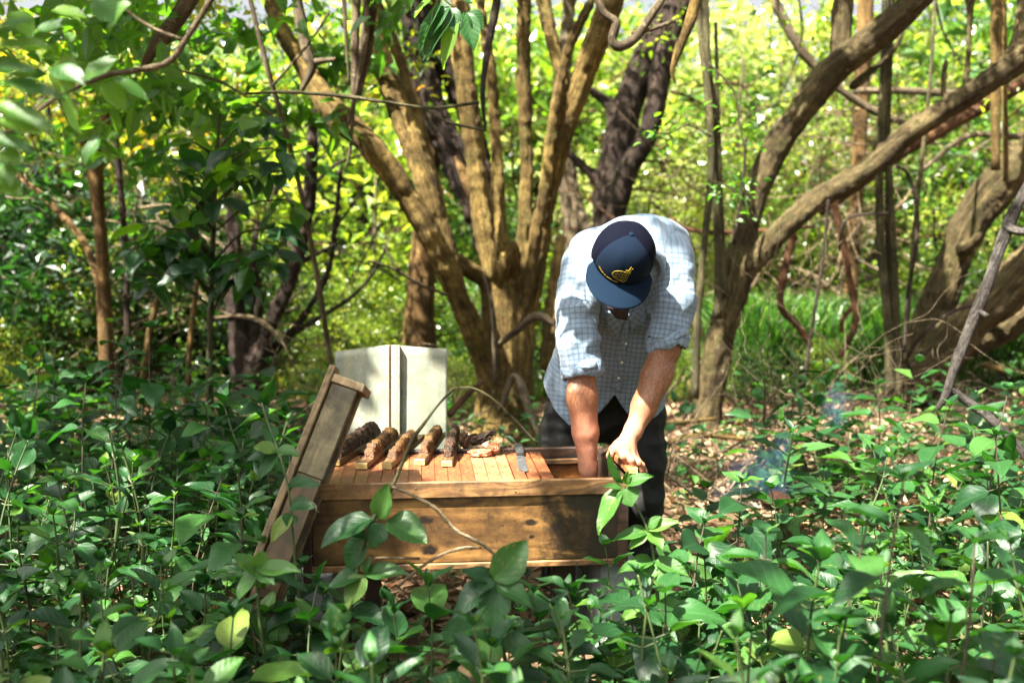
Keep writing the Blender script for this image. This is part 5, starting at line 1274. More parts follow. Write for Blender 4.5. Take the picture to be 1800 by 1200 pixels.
# --- trousers
T = SDF((.0, 3.60, .02), (.85, 4.15, .98), .0085)
for dx, r_ in ((-.10, .10), (0, .11), (.10, .10)): T.cap(w(1062, 690, 3.90) + [dx, 0, 0], w(1062, 730, 3.90) + [dx * .9, 0, 0], r_, None, .05)
T.chain([w(1000, 730, 3.89), w(992, 800, 3.87), w(986, 900, 3.87), w(984, 1040, 3.92)], [.103, .090, .078, .070], .04)
T.chain([w(1122, 730, 3.89), w(1126, 800, 3.86), w(1124, 880, 3.84), w(1122, 960, 3.88), w(1124, 1040, 3.93)], [.103, .088, .079, .078, .074], .04)
V, Q = T.nets(); del T
nr_ = vnormals(V, Q)
rg = lambda x, s_: 1 - 2 * np.abs(vnoise(x, s_))
V = V + nr_ * (rg(V * [9, 9, 14], 21) * .009 + rg(V * [22, 22, 30] + 5, 22) * .004)[:, None]
link('trousers', mesh_np('trousers', V, Q, True, mats=[TROU]), man)
for px in (984, 1124):
    Z = SDF((P(px, 1040, 3.92).x - .12, 3.6, -.02), (P(px, 1040, 3.92).x + .12, 4.1, .24), .008)
    c = np.array([P(px, 1040, 3.92).x, 3.92, .0])
    Z.cap(c + [0, .04, .06], c + [0, .03, .17], .055, .055, .03); Z.cap(c + [0, .05, .045], c + [0, -.15, .042], .048, .046, .03)
    V, Q = Z.nets(); V[:, 2] = np.maximum(V[:, 2], .003); link('boot', mesh_np('boot', V, Q, True, mats=[BOOT]), man)

# --- shirt
S = SDF((.0, 3.18, .66), (.90, 4.16, 1.56), .0068)
sec = [(1064, 800, 3.86, 104, .135), (1063, 735, 3.85, 103, .135), (1066, 660, 3.83, 99, .14), (1080, 580, 3.73, 98, .14), (1098, 510, 3.61, 104, .13), (1106, 458, 3.53, 104, .105), (1112, 432, 3.52, 62, .075)]
tor = []
for f_ in (-1, -.33, .33, 1):
    ch = []
    for (cx, cy_, D, hw, r) in sec: ch.append((w(cx + f_ * (hw - r / D * F), cy_, D), r))
    tor.append(ch); S.chain([c[0] for c in ch], [c[1] for c in ch], .05)
slR = [(w(1026, 466, 3.50), .082), (w(1013, 540, 3.44), .073), (w(1017, 600, 3.41), .071), (w(1024, 652, 3.40), .066), (w(1027, 690, 3.395), .06)]
slL = [(w(1180, 456, 3.50), .084), (w(1185, 530, 3.44), .071), (w(1174, 597, 3.415), .068), (w(1160, 640, 3.40), .062)]
for sl_ in (slR, slL): S.chain([c[0] for c in sl_], [c[1] for c in sl_], .022)
S.ell(w(1140, 420, 3.62), (.14, .13, .07), None, .06)
V, Q = S.nets(); del S
def near(V, ch):
    best = np.full(len(V), 1e9); al = np.zeros(len(V)); ang = np.zeros(len(V)); s0 = 0
    for (a, ra), (b, rb) in zip(ch[:-1], ch[1:]):
        ab = b - a; L = np.linalg.norm(ab); d = ab / L
        t = np.clip((V - a) @ d, 0, L); q = V - a - t[:, None] * d
        dist = np.linalg.norm(q, axis=1) - (ra + (rb - ra) * t / L); m_ = dist < best
        best[m_] = dist[m_]; al[m_] = s0 + t[m_]
        e1 = np.cross(d, [0, 1, 0]); e1 /= np.linalg.norm(e1); e2 = np.cross(d, e1)
        ang[m_] = np.arctan2(q[m_] @ e1, -(q[m_] @ e2) * np.sign(e2[1] + 1e-9)); s0 += L
    return best, al, ang
mid = [((tor[1][i][0] + tor[2][i][0]) / 2, tor[0][i][1]) for i in range(len(sec))]
dT = np.min([near(V, c)[0] for c in tor], 0); dR, aR, gR = near(V, slR); dL, aL, gL = near(V, slL); _, aT, _ = near(V, mid)
reg = np.where((dR < dT - .002) & (V[:, 2] < 1.40), 1, 0); reg = np.where((dL < dT - .002) & (dL < dR), 2, reg)
lenR = sum(np.linalg.norm(slR[i + 1][0] - slR[i][0]) for i in range(3)); lenL = sum(np.linalg.norm(slL[i + 1][0] - slL[i][0]) for i in range(2))
# folds
nr_ = vnormals(V, Q)
fold = rg(V * [13, 9, 5.5], 31) * .007 + rg(V * [7, 7, 3.0] + 3, 32) * .011 + rg(V * [26, 20, 18] + 9, 33) * .0024
sv = np.where(reg == 1, aR, aL); gg = np.where(reg == 1, gR, gL)
fs = rg(np.stack([np.cos(gg) * 1.1, np.sin(gg) * 1.1, sv * 17 + np.sin(gg) * .8], 1), 34) * .0065 + rg(np.stack([np.cos(gg) * 2, np.sin(gg) * 2, sv * 34 + gg * .4], 1), 35) * .0026
env = np.clip((sv - .04) / .08, 0, 1)
V = V + nr_ * np.where(reg > 0, fs * (.35 + .65 * env) - .002, fold - .004)[:, None]
# gathered lines from the armpits
for c, dr in ((w(1045, 575, 3.45), (1, 0, -.35)), (w(1040, 545, 3.45), (1, 0, -.7)), (w(1150, 560, 3.45), (-1, 0, -.5)), (w(1152, 530, 3.45), (-.7, 0, -.9))):
    dr = np.array(dr) / np.linalg.norm(dr); q = V - c; al = q @ dr; q[:, 1] *= .3
    dd = np.linalg.norm(q - (q @ dr)[:, None] * dr, axis=1)
    V = V + nr_ * (-np.exp(-(dd / .011) ** 2) * np.clip(al / .03 + .5, 0, 1) * np.clip(1 - al / .16, 0, 1) * .011)[:, None]
V = relax(V, Q, 1, .35)
fc_ = V[Q].mean(1); fr = np.median(reg[Q], axis=1).astype(int)
hem = np.array([w(x, y, 3.74) for x, y in ((930, 672), (958, 688), (975, 720), (1001, 746), (1030, 738), (1052, 721), (1066, 704), (1077, 687), (1088, 706), (1103, 726), (1125, 737), (1150, 732), (1172, 716), (1195, 690))])
hz = np.interp(fc_[:, 0], hem[:, 0], hem[:, 2]); backf = np.clip((fc_[:, 1] - 3.84) / .08, 0, 1); hz = hz * (1 - backf) + (hem[5, 2] - .02) * backf
keep_f = ~((fr == 0) & (fc_[:, 2] < hz))
keep_f &= ~((fr == 1) & (aR[Q].mean(1) > lenR)) & ~((fr == 2) & (aL[Q].mean(1) > lenL + .012))
neck_c = rim - uc * .06 - fc * .055
keep_f &= ~((np.linalg.norm(fc_ - w(1106, 462, 3.43), axis=1) < .075) & (fc_[:, 1] < 3.50) & (fr == 0))
Q = Q[keep_f]; fr = fr[keep_f]
ed = np.sort(np.concatenate([Q[:, [0, 1]], Q[:, [1, 2]], Q[:, [2, 3]], Q[:, [3, 0]]]), axis=1)
ue, ct = np.unique(ed, axis=0, return_counts=True); bv = np.unique(ue[ct == 1])
bv = bv[(reg[bv] == 0) & (V[bv, 2] < 1.0)]
hv_ = np.interp(V[bv, 0], hem[:, 0], hem[:, 2]); bf_ = np.clip((V[bv, 1] - 3.84) / .08, 0, 1); V[bv, 2] = hv_ * (1 - bf_) + (hem[5, 2] - .02) * bf_
# cloth coordinates per face corner
co = V[Q]                                                  # (m,4,3)
uvc = np.zeros((len(Q), 4, 2))
skew = .35 * np.clip(V[:, 0] * 0, 0, 1)
uT = np.stack([(V[:, 0] - .35) * 1.02 + np.clip(V[:, 1] - 3.55, -.3, .5) * .10, aT + V[:, 1] * .15], 1)
side = np.abs(nr_[:, 0]) > .75
uvc[fr == 0] = uT[Q[fr == 0]]
for k_, aa, gg_, r_ in ((1, aR, gR, .074), (2, aL, gL, .074)):
    g4 = gg_[Q[fr == k_]]; g0 = g4[:, :1]; g4 = g0 + (g4 - g0 + PI) % (2 * PI) - PI
    uvc[fr == k_] = np.stack([g4 * r_, aa[Q[fr == k_]]], -1)
used = np.unique(Q); remap = -np.ones(len(V), int); remap[used] = np.arange(len(used))
shirt = link('shirt', mesh_np('shirt', V[used], remap[Q], True, uv=uvc.reshape(-1, 2), mats=[PLAID]), man)
sm = shirt.modifiers.new('cloth', 'SOLIDIFY'); sm.thickness = .0022; sm.offset = -1
bv_s = BVHTree.FromPolygons([Vector(v) for v in V[used]], [tuple(int(i) for i in q) for q in remap[Q]])

def snap(px, py, bvh, off=.002):
    o_ = Vector((0, 0, CAM_H)); d = (P(px, py, 1.) - o_).normalized()
    h = bvh.ray_cast(o_, d)
    if h[0] is None: return None, None
    n_ = h[1] if h[1].dot(d) < 0 else -h[1]
    return h[0] + n_ * off, n_
def patch(name, quad, bvh, mat, off, nx=10, ny=10, rot=0, parent=None, thick=.002, Ddef=3.5):
    V_, U = [], []; last = None
    for j in range(ny):
        for i in range(nx):
            u, v = i / (nx - 1), j / (ny - 1)
            x = (quad[0][0] * (1 - u) + quad[1][0] * u) * (1 - v) + (quad[3][0] * (1 - u) + quad[2][0] * u) * v
            y = (quad[0][1] * (1 - u) + quad[1][1] * u) * (1 - v) + (quad[3][1] * (1 - u) + quad[2][1] * u) * v
            p, n_ = snap(x, y, bvh, 0)
            if p is None or (last is not None and abs(p.y - last) > .12): p = P(x, y, last or Ddef)
            last = p.y
            p = p + Vector((0, -1, .15)).normalized() * off
            V_.append(p[:]); U.append((x / 500 * math.cos(rot) - y / 500 * math.sin(rot), x / 500 * math.sin(rot) + y / 500 * math.cos(rot)))
    V_ = np.array(V_); i = np.arange(ny - 1)[:, None] * nx + np.arange(nx - 1)[None]
    q = np.stack([i, i + nx, i + nx + 1, i + 1], -1).reshape(-1, 4)
    o = link(name, mesh_np(name, V_, q, True, uv=np.array(U), mats=[mat]), parent)
    s_ = o.modifiers.new('cloth', 'SOLIDIFY'); s_.thickness = thick; s_.offset = 0
    return o
patch('placket', [(1096, 563), (1109, 563), (1091, 690), (1076, 684)], bv_s, PLAID, .004, 6, 26, .12, shirt)
for px, py in ((1100, 602), (1093, 635), (1088, 662)):
    p, n_ = snap(px, py, bv_s, .0075)
    if p:
        V_, Fq, UV = tube([p - n_ * .0015, p + n_ * .0015], [.0052, .0048], 12); mb = MB(); mb.add(V_, Fq, UV); mb.build('button', BUTT, shirt)
patch('collar_flap', [(1064, 545), (1100, 556), (1083, 601), (1066, 578)], bv_s, PLAID, .012, 8, 10, .6, shirt)
patch('collar_flap', [(1104, 552), (1132, 540), (1136, 560), (1110, 586)], bv_s, PLAID, .011, 8, 10, -.6, shirt)
patch('undershirt', [(1066, 538), (1106, 538), (1101, 563), (1082, 560)], bv_s, TEE, .0145, 8, 6, 0, man)

# rolled cuffs
def cuff(c, axis, r0, r1, h, seed):
    ax_ = np.array(axis, float); ax_ /= np.linalg.norm(ax_); e1 = np.cross(ax_, [0, 1, 0]); e1 /= np.linalg.norm(e1); e2 = np.cross(ax_, e1)
    nu, nv = 64, 22; V_, U = [], []
    for i in range(nu):
        a = 2 * PI * i / nu
        for j in range(nv):
            b = 2 * PI * j / nv
            tk = .0085 * (1 + .25 * math.sin(a * 3 + seed) + .15 * math.sin(a * 7 + seed * 2))
            rr = (r0 + r1) / 2 + math.cos(b) * tk + .003 * math.sin(a * 4 + seed) + .0018 * math.sin(a * 11 + 2 * math.sin(b) + seed)
            hh = math.sin(b) * h * .5 + .005 * math.sin(a * 2 + seed) + .004 * math.sin(a * 5 + seed * 3) + .0025 * math.sin(b * 3 + a * 6)
            V_.append(c + (e1 * math.cos(a) + e2 * math.sin(a)) * rr + ax_ * hh); U.append((a * r0, b / (2 * PI) * .09))
    i = np.arange(nu)[:, None]; j = np.arange(nv)[None]
    q = np.stack([i * nv + j, ((i + 1) % nu) * nv + j, ((i + 1) % nu) * nv + (j + 1) % nv, i * nv + (j + 1) % nv], -1).reshape(-1, 4)
    iu = np.stack([(i + 0 * j), (i + 1 + 0 * j), (i + 1 + 0 * j), (i + 0 * j)], -1).reshape(-1, 4); iv = np.stack([j + 0 * i, j + 0 * i, j + 1 + 0 * i, j + 1 + 0 * i], -1).reshape(-1, 4)
    uv_ = np.stack([iu * (2 * PI / nu) * r0, iv / nv * .09], -1).reshape(-1, 2)
    link('cuff', mesh_np('cuff', np.array(V_), q, True, uv=uv_, mats=[PLAID]), shirt)
cuff(w(1023, 652, 3.40), slR[3][0] - slR[2][0] + np.array([.0, 0, -.0]), .0655, .063, .036, 1.)
cuff(w(1023, 645, 3.40), slR[3][0] - slR[2][0] + np.array([.01, 0, 0]), .069, .066, .030, 3.)
cuff(w(1173, 601, 3.415), np.array([.035, -.01, -.12]), .068, .066, .038, 2.)
cuff(w(1175, 592, 3.418), np.array([.03, -.01, -.12]), .071, .069, .030, 4.)

# collar standing round the neck
cc = w(1116, 470, 3.40); nax = -uc * .35 + fc * .3 + np.array([0, -.9, -.25]); nax /= np.linalg.norm(nax)
e1 = np.cross(nax, [0, 0, 1]); e1 /= np.linalg.norm(e1); e2 = np.cross(nax, e1)
V_, U = [], []; nu = 48
for i in range(nu):
    a = 2 * PI * i / nu
    for j, (rr, hh) in enumerate(((.078, -.05), (.080, -.02), (.084, .006), (.092, .010), (.100, -.004), (.106, -.030))):
        V_.append(cc + (e1 * math.cos(a) + e2 * math.sin(a)) * (rr + .003 * math.sin(a * 3)) + nax * hh); U.append((a * .09, j * .013))
i = np.arange(nu)[:, None]; j = np.arange(5)[None]
q = np.stack([i * 6 + j, ((i + 1) % nu) * 6 + j, ((i + 1) % nu) * 6 + j + 1, i * 6 + j + 1], -1).reshape(-1, 4)
o = link('collar', mesh_np('collar', np.array(V_), q, True, uv=np.array(U), mats=[PLAID]), shirt)
s_ = o.modifiers.new('cloth', 'SOLIDIFY'); s_.thickness = .002

# wrist cord
c = (arm_l[5] * .6 + arm_l[6] * .4); d = arm_l[6] - arm_l[5]; d /= np.linalg.norm(d); e1 = np.cross(d, [0, 1, 0]); e1 /= np.linalg.norm(e1); e2 = np.cross(d, e1)
loop = [Vector(c + (e1 * math.cos(a) + e2 * math.sin(a)) * .0300 + d * .003 * math.sin(a)) for a in np.linspace(0, 2 * PI, 30)]
V_, Fq, UV = tube(loop, [.0011] * 30, 6); mb = MB(); mb.add(V_, Fq, UV); mb.build('wrist_cord', TEE, man)

# --- cap
nu, nv = 96, 26; V_ = []; MI = []
for j in range(nv):
    th = (PI / 2) * j / (nv - 1)
    for i in range(nu):
        ph = 2 * PI * i / nu                                   # 0 = front
        rr = math.sin(th) ** .86; hh = math.cos(th) ** .80
        seam = min(abs(((ph + PI / 6 * 0) % (PI / 3)) - 0), abs((ph % (PI / 3)) - PI / 3))
        g_ = 1 - .012 * math.exp(-(seam / .035) ** 2) * min(1, th * 3)
        fr_ = math.cos(ph); up = .116 * (1 + .05 * max(0, fr_) * math.sin(th) ** 2)
        V_.append(rim + sc * math.sin(ph) * rr * .1035 * g_ + fc * math.cos(ph) * rr * (.114 if fr_ > 0 else .108) * g_ + uc * (hh * up * (.995 + .005 * g_) - (.012 * (1 - hh)) * (1 if fr_ < .3 else .2)))
V_ = np.array(V_) + (vnoise(np.array(V_) * 22, 3) * .0016)[:, None]
fq, mi = [], []
for j in range(nv - 1):
    for i in range(nu):
        fq.append([j * nu + i, (j + 1) * nu + i, (j + 1) * nu + (i + 1) % nu, j * nu + (i + 1) % nu])
        ph = 2 * PI * (i + .5) / nu; mi.append(0 if (ph < PI / 3 or ph > 5 * PI / 3) else 1)
cap_me = mesh_np('cap', V_, np.array(fq), True, mats=[NAVY, NAVYM], mat_idx=mi)
cap = link('cap', cap_me, man); s_ = cap.modifiers.new('cloth', 'SOLIDIFY'); s_.thickness = .0025; s_.offset = -1
bv_c = BVHTree.FromPolygons([Vector(v) for v in V_], fq)
bm = bmesh.new(); bmesh.ops.create_uvsphere(bm, u_segments=16, v_segments=10, radius=.0088)
for v in bm.verts: v.co = Vector(btn - uc * .0005) + Vector(sc) * v.co.x + Vector(fc) * v.co.y + Vector(uc) * v.co.z * .6
me = bpy.data.meshes.new('cap_button'); bm.to_mesh(me); bm.free(); me.materials.append(NAVYB); link('cap_button', me, cap)
for f_ in me.polygons: f_.use_smooth = True
# peak
na, nr2 = 40, 12; V_ = []
for i in range(na):
    a = (-1 + 2 * i / (na - 1)) * 1.22
    bx, by = math.sin(a) * .094, math.cos(a) * .100
    ln = .102 * max(0, math.cos(a * 1.12)) ** .38
    for j in range(nr2):
        t_ = j / (nr2 - 1); x = bx * (1 + .19 * min(1, t_ * 3)); y = by + ln * t_
        V_.append(rim + sc * x + fc * y - uc * (.004 + .020 * (x / .1) ** 2 * (.4 + .6 * t_) + .010 * t_ - (.0015 * math.sin(t_ * 40) * .25)))
V_ = np.array(V_); i = np.arange(na - 1)[:, None] * nr2 + np.arange(nr2 - 1)[None]
q = np.stack([i, i + nr2, i + nr2 + 1, i + 1], -1).reshape(-1, 4)
pk_ = link('cap_peak', mesh_np('cap_peak', V_, q, True, mats=[NAVYB]), cap); s_ = pk_.modifiers.new('board', 'SOLIDIFY'); s_.thickness = .0035; s_.offset = -1
# stitched emblem
def Z(x, y): return (1035 + x / 16.36, 455 + y / 16.36)
mb = MB()
def stroke(pl, r=.0009):
    Ps = []
    for a, b in zip(pl[:-1], pl[1:]):
        n_ = max(2, int(math.hypot(b[0] - a[0], b[1] - a[1]) / 25))
        for k_ in range(n_): Ps.append((a[0] + (b[0] - a[0]) * k_ / n_, a[1] + (b[1] - a[1]) * k_ / n_))
    Ps.append(pl[-1]); W_ = [snap(*Z(*p), bv_c, .0008)[0] for p in Ps]; W_ = [x for x in W_ if x is not None]
    if len(W_) > 1:
        V_, Fq, UV = tube(W_, [r * .8] * len(W_), 5); mb.add(V_, Fq, UV)
outl = [(660, 440), (740, 350), (880, 342), (960, 350), (1050, 378), (1130, 420), (1142, 470), (1090, 560), (1070, 620), (980, 660), (860, 610), (770, 560), (700, 485)]
stroke(outl + [outl[0]], .0009)
from mathutils.geometry import intersect_point_line
def inside(x, y):
    c_ = False; n_ = len(outl)
    for k_ in range(n_):
        (x1, y1), (x2, y2) = outl[k_], outl[(k_ + 1) % n_]
        if (y1 > y) != (y2 > y) and x < (x2 - x1) * (y - y1) / (y2 - y1) + x1: c_ = not c_
    return c_
hx = 50
for a_ in range(-1, 7):
    for b_ in range(-1, 8):
        cx_, cy_ = 690 + a_ * 92 + (b_ % 2) * 46, 385 + b_ * 72 + a_ * 10
        if inside(cx_, cy_):
            ring = [(cx_ + hx * .86 * math.cos(q_ * PI / 3 + PI / 6), cy_ + hx * .8 * math.sin(q_ * PI / 3 + PI / 6)) for q_ in range(7)]
            ring = [p for p in ring if inside(*p)] if not all(inside(*p) for p in ring) else ring
            if len(ring) > 2: stroke(ring, .00045)
for pl in ([(1100, 395), (1150, 330), (1222, 235)], [(1150, 345), (1205, 310), (1278, 282)], [(1065, 325), (1120, 335), (1170, 370)], [(1110, 400), (1170, 360), (1235, 330)], [(1150, 400), (1200, 380), (1215, 355)],
           [(1100, 380), (1130, 400), (1190, 425)], [(1165, 395), (1205, 425)], [(1190, 300), (1200, 270), (1215, 262)], [(1160, 350), (1190, 350), (1240, 310)]): stroke(pl, .0010)
arc = cr([(300, 215), (345, 300), (400, 385), (470, 460), (560, 540), (650, 590), (740, 640), (840, 668)], 27)
rs = random.Random(3)
for k_ in range(26):                                            # letters too small to read: short stitched strokes along the arc
    a_ = arc[k_]; d_ = arc[k_ + 1] - a_; d_ /= np.linalg.norm(d_); n_ = np.array([d_[1], -d_[0]])
    if k_ in (9, 12): continue
    p0 = a_ - n_ * 15; p1 = a_ + n_ * 15; stroke([tuple(p0), tuple(p1)], .0007)
    stroke([tuple(p1 if rs.random() < .5 else p0), tuple(a_ + d_ * 14 + n_ * rs.uniform(-14, 14))], .0007)
    if rs.random() < .5: stroke([tuple(a_ + d_ * 14 - n_ * 13), tuple(a_ + d_ * 14 + n_ * 13)], .0006)
mb.build('stitched_emblem', YEL, cap)
# hair at the back of the head
rngh = np.random.RandomState(5); mb = MB()
for _ in range(1500):
    a = rngh.uniform(1.9, 2 * PI - 1.9); h_ = rngh.uniform(-.065, .012)
    c = rim + sc * math.sin(a) * .079 + fc * (math.cos(a) * .098 - .004) + uc * h_
    nn = sc * math.sin(a) + fc * math.cos(a); d = nn * .7 - uc * .9 + rngh.normal(size=3) * .25; d /= np.linalg.norm(d)
    V_, Fq, UV = tube([Vector(c), Vector(c + d * .010 + nn * .003), Vector(c + d * .02)], [.0012, .0009, .0004], 3, cap=False); mb.add(V_, Fq, UV)
mb.build('hair', HAIR, man)
# ================================================================== PLANTS NEAR THE CAMERA
def leaf_mesh(name, mat, fold, curl, wave, ny=9, nx=5, shape=.62, seed=0, side=0.):
    """unit leaf: base at the origin, +Y to the tip, width 1 before scaling"""
    V_, U = [], []
    for j in range(ny + 1):
        t_ = j / ny
        wd = .5 * (math.sin(PI * min(1, t_ ** (shape + .12))) ** .72) * (1 - .22 * t_ ** 4) if t_ < 1 else 0
        for i in range(nx):
            s_ = -1 + 2 * i / (nx - 1)
            ser = 1 + (.02 * ((j % 2) * 2 - 1) if abs(s_) == 1 and 0 < j < ny else 0)
            x = s_ * wd * ser
            z = abs(s_) * wd * fold - curl * t_ ** 2 + wave * math.sin(t_ * 9 + seed) * abs(s_) * .5 + wave * .4 * math.sin(t_ * 5 + s_ * 2 + seed)
            z -= (s_ * s_) * wd * fold * .45
            V_.append((x + side * t_ * t_, t_, z)); U.append((s_ * wd * 1.6, t_))
    i = np.arange(ny)[:, None] * nx + np.arange(nx - 1)[None]
    q = np.stack([i, i + 1, i + nx + 1, i + nx], -1).reshape(-1, 4)
    return mesh_np(name, np.array(V_), q, True, uv=np.array(U), attrs={'tint': np.zeros(len(V_))}, mats=[mat])
LEAVES = [leaf_mesh('leaf', LM_NEAR, .45, .14, .05, seed=s, side=sd, shape=sh) for s, sd, sh in ((0, .03, .62), (1, -.05, .68), (2, .0, .58), (3, .06, .65))]
LEAVES += [leaf_mesh('leaf', LM_NEAR, .25, .34, .07, seed=4, side=-.04), leaf_mesh('leaf', LM_NEAR, .6, .05, .04, seed=5, side=.02)]
LEAVESB = [leaf_mesh('leaf', LM_NEARB, .4, .16, .05, seed=s, side=.03) for s in (6, 7)]
BIGL = [leaf_mesh('leaf', LM_BIG, .35, .30, .07, seed=s, shape=.72, side=.03 * (s - 9)) for s in (8, 9, 10)]
LM_CAN = leaf_mat('sunny_leaf', [(0, (.025, .085, .014)), (.5, (.05, .135, .018)), (1, (.10, .19, .022))], (2.2, 2.3, .5), .5, .4, .5, veins=.5)
SUNL = [leaf_mesh('leaf', LM_CAN, .35, .20, .06, seed=s, shape=.70) for s in (12, 13)]

def leaf_matrix(base, d, nrm, L, W):
    y = Vector(d).normalized(); z = (Vector(nrm) - y * Vector(nrm).dot(y)).normalized(); x = y.cross(z)
    M_ = Matrix((( x.x * W, y.x * L, z.x * L, base[0]), (x.y * W, y.y * L, z.y * L, base[1]), (x.z * W, y.z * L, z.z * L, base[2]), (0, 0, 0, 1)))
    return M_
def put_leaf(parent, me, M_, pinv=None):
    o = bpy.data.objects.new('leaf', me); C.objects.link(o); o.parent = parent
    if pinv is not None: M_ = pinv @ M_
    o.matrix_basis = M_
    return o

# ---- prototypes of the weed
def weed_proto(seed, h, nodes, size, droop=.0, tall=False):
    rng = np.random.RandomState(seed); rat = (.64, .42, .70, .55, .50, .66, .38, .60)[seed % 8]
    lean = rng.normal(size=2) * .10 * h; path = []
    for k_ in range(7):
        t_ = k_ / 6; path.append((lean[0] * t_ ** 1.5 + .008 * math.sin(t_ * 7 + seed), lean[1] * t_ ** 1.5 + .008 * math.cos(t_ * 6 + seed), -.03 + (h + .03) * t_, .0042 * (1 - .6 * t_) * (1.3 if tall else 1)))
    pc = cr(path, 30); tubes = [pc]; lv = []
    a0 = rng.uniform(0, PI)
    for n_ in range(nodes):
        f = 1 - (n_ / nodes) * (.80 if not tall else .75); f = f ** 1.1
        if n_ == 0: f = 1
        p = pc[int(f * 29)][:3]
        a0 += PI / 2 + rng.normal() * .2
        s_ = size * ((.55, .9, 1.1, 1.1, 1.0, .9, .8, .7)[min(n_, 7)]) * rng.uniform(.85, 1.15)
        up = (.95, .5, .22, .06, -.05, -.15, -.2, -.25)[min(n_, 7)] - droop
        for side_ in (0, PI):
            if n_ > 2 and rng.rand() < .12: continue
            a = a0 + side_ + rng.normal() * .15; u = up + rng.normal() * .14
            d = np.array([math.cos(a) * math.cos(u), math.sin(a) * math.cos(u), math.sin(u)])
            nrm = np.array([-math.cos(a) * math.sin(u), -math.sin(a) * math.sin(u), math.cos(u)]) + rng.normal(size=3) * .22
            pet = .016 * (n_ > 0) + .10 * s_ * (n_ > 1)
            b = p + d * pet; L = s_ * rng.uniform(.85, 1.15)
            if pet: tubes.append([tuple(p) + (.0018,), tuple(b + d * .004) + (.0013,)])
            lv.append((rng.randint(0, 6), leaf_matrix(b, d, nrm, L, L * rng.uniform(.9, 1.1) * rat)))
        if n_ == 0:
            for k_ in range(2):
                a = a0 + PI / 2 + k_ * PI; u = 1.05; d = np.array([math.cos(a) * math.cos(u), math.sin(a) * math.cos(u), math.sin(u)])
                lv.append((5, leaf_matrix(p, d, (-d[0], -d[1], .4), size * .32, size * .14)))
    o = tubes_obj('stem', tubes, STEM if not tall else STEM_DK, None, 5, 0, world=True); me = o.data; bpy.data.objects.remove(o)
    return me, lv, h
WP = [weed_proto(200 + i, h, n_, s_) for i, (h, n_, s_) in enumerate(((.42, 6, .10), (.36, 6, .085), (.48, 7, .095), (.40, 6, .12), (.32, 7, .065), (.44, 6, .105), (.38, 8, .070), (.5, 7, .11)))]
def joined(i, mat):
    me, lv, h = WP[i]; mb = MB()
    co = np.zeros(len(me.vertices) * 3); me.vertices.foreach_get('co', co); 
    for k_, M_ in lv:
        lm = LEAVES[k_]; c = np.zeros(len(lm.vertices) * 3); lm.vertices.foreach_get('co', c); c = c.reshape(-1, 3).reshape(10, 5, 3)[::3][:, ::2].reshape(-1, 3)
        Mm = np.array(M_); V_ = c @ Mm[:3, :3].T + Mm[:3, 3]
        q = np.array([[a * 3 + b, a * 3 + b + 1, a * 3 + b + 4, a * 3 + b + 3] for a in range(3) for b in range(2)])
        u = np.array([[s_, t_ / 3] for t_ in range(4) for s_ in (-.6, 0, .6)])
        mb.add(V_, q, u, rnd.uniform(0, .99))
    return mb
JP = []
for i in range(8):
    mb = joined(i, None); JP.append((mb, mb.mesh('foliage', LM_NEAR)))
cnt = {'near': 0, 'mid': 0}
def dens(px, D):
    if D < 2.55: return 1.
    if 540 < px < 1120 and 3.0 < D < 3.75: return 0
    if 930 < px < 1185 and 3.55 < D < 4.3: return 0
    if 575 < px < 800 and 4.0 < D < 4.6: return 0
    if D < 3.0: return .9 if px < 620 or px > 1080 else .8
    if px < 560: return 1. if D < 6.6 else max(0, 1 - (D - 6.6) / 1.0) * .4
    if px < 930: return .35 if D < 5.2 else .18
    if px < 1330: 
        if D < 3.5: return .9
        return .20 + .3 * (px < 1200 and D < 4)
    if D < 5.6: return .85
    if D < 7.2 and px > 1330: return .35 if px > 1450 else .15
    return .0
LABW = {'l': 'leafy green weed in the shaded thicket left of the hive', 'f': 'broad-leaved green weed growing in front of the hive', 'r': 'leafy green weed in the sun-dappled patch right of the man', 'b': 'small weed on the litter behind the hive'}
near_list, mid_list, far_list = [], [], []
rngp = np.random.RandomState(303)
y_ = 1.75
while y_ < 7.4:
    stp = .160 if y_ < 3.0 else (.185 if y_ < 3.9 else .22)
    x_ = -.60 * y_ - .1
    while x_ < .60 * y_ + .1:
        x = x_ + rngp.uniform(-.45, .45) * stp; y = y_ + rngp.uniform(-.45, .45) * stp; x_ += stp
        px = 900 + x / y * F
        lx, ly = (hmi @ Vector((x, y, 0))).x, (hmi @ Vector((x, y, 0))).y
        if -.05 < lx < HL + .05 and -.04 < ly < HD + .05: continue
        if rngp.rand() > dens(px, y): continue
        h = rngp.uniform(.33, .50)
        if y < 2.5: h = rngp.uniform(.42, .62)
        if y < 2.3 and px > 1250: h *= 1.15
        if 480 < px < 1100 and y < 3.1:
            h = min(h, 1.4 - (rngp.uniform(1022, 1100) - 420) / F * y - .03)
        if px > 1130 and 3.0 < y < 5: h *= .8
        if px < 530 and 3.0 < y < 6: h = rngp.uniform(.40, .55 + .30 * rngp.rand() ** 2)
        if px > 1330 and 3.4 < y < 6: h = rngp.uniform(.3, .62)
        if h < .1: continue
        (near_list if y < 3.75 else mid_list).append((x, y, h, px))
    y_ += stp
print('weeds', len(near_list), len(mid_list))
mid_far = mid_list[150 if len(near_list) < 150 else max(0, 296 - len(near_list)):]; mid_list = mid_list[:len(mid_list) - len(mid_far)]
TYPE = ('round-leaved', 'narrow-leaved', 'large broad-leaved', 'oval-leaved', 'small-leaved many-tiered', 'broad-leaved short', 'fine narrow-leaved', 'tall oval-leaved')
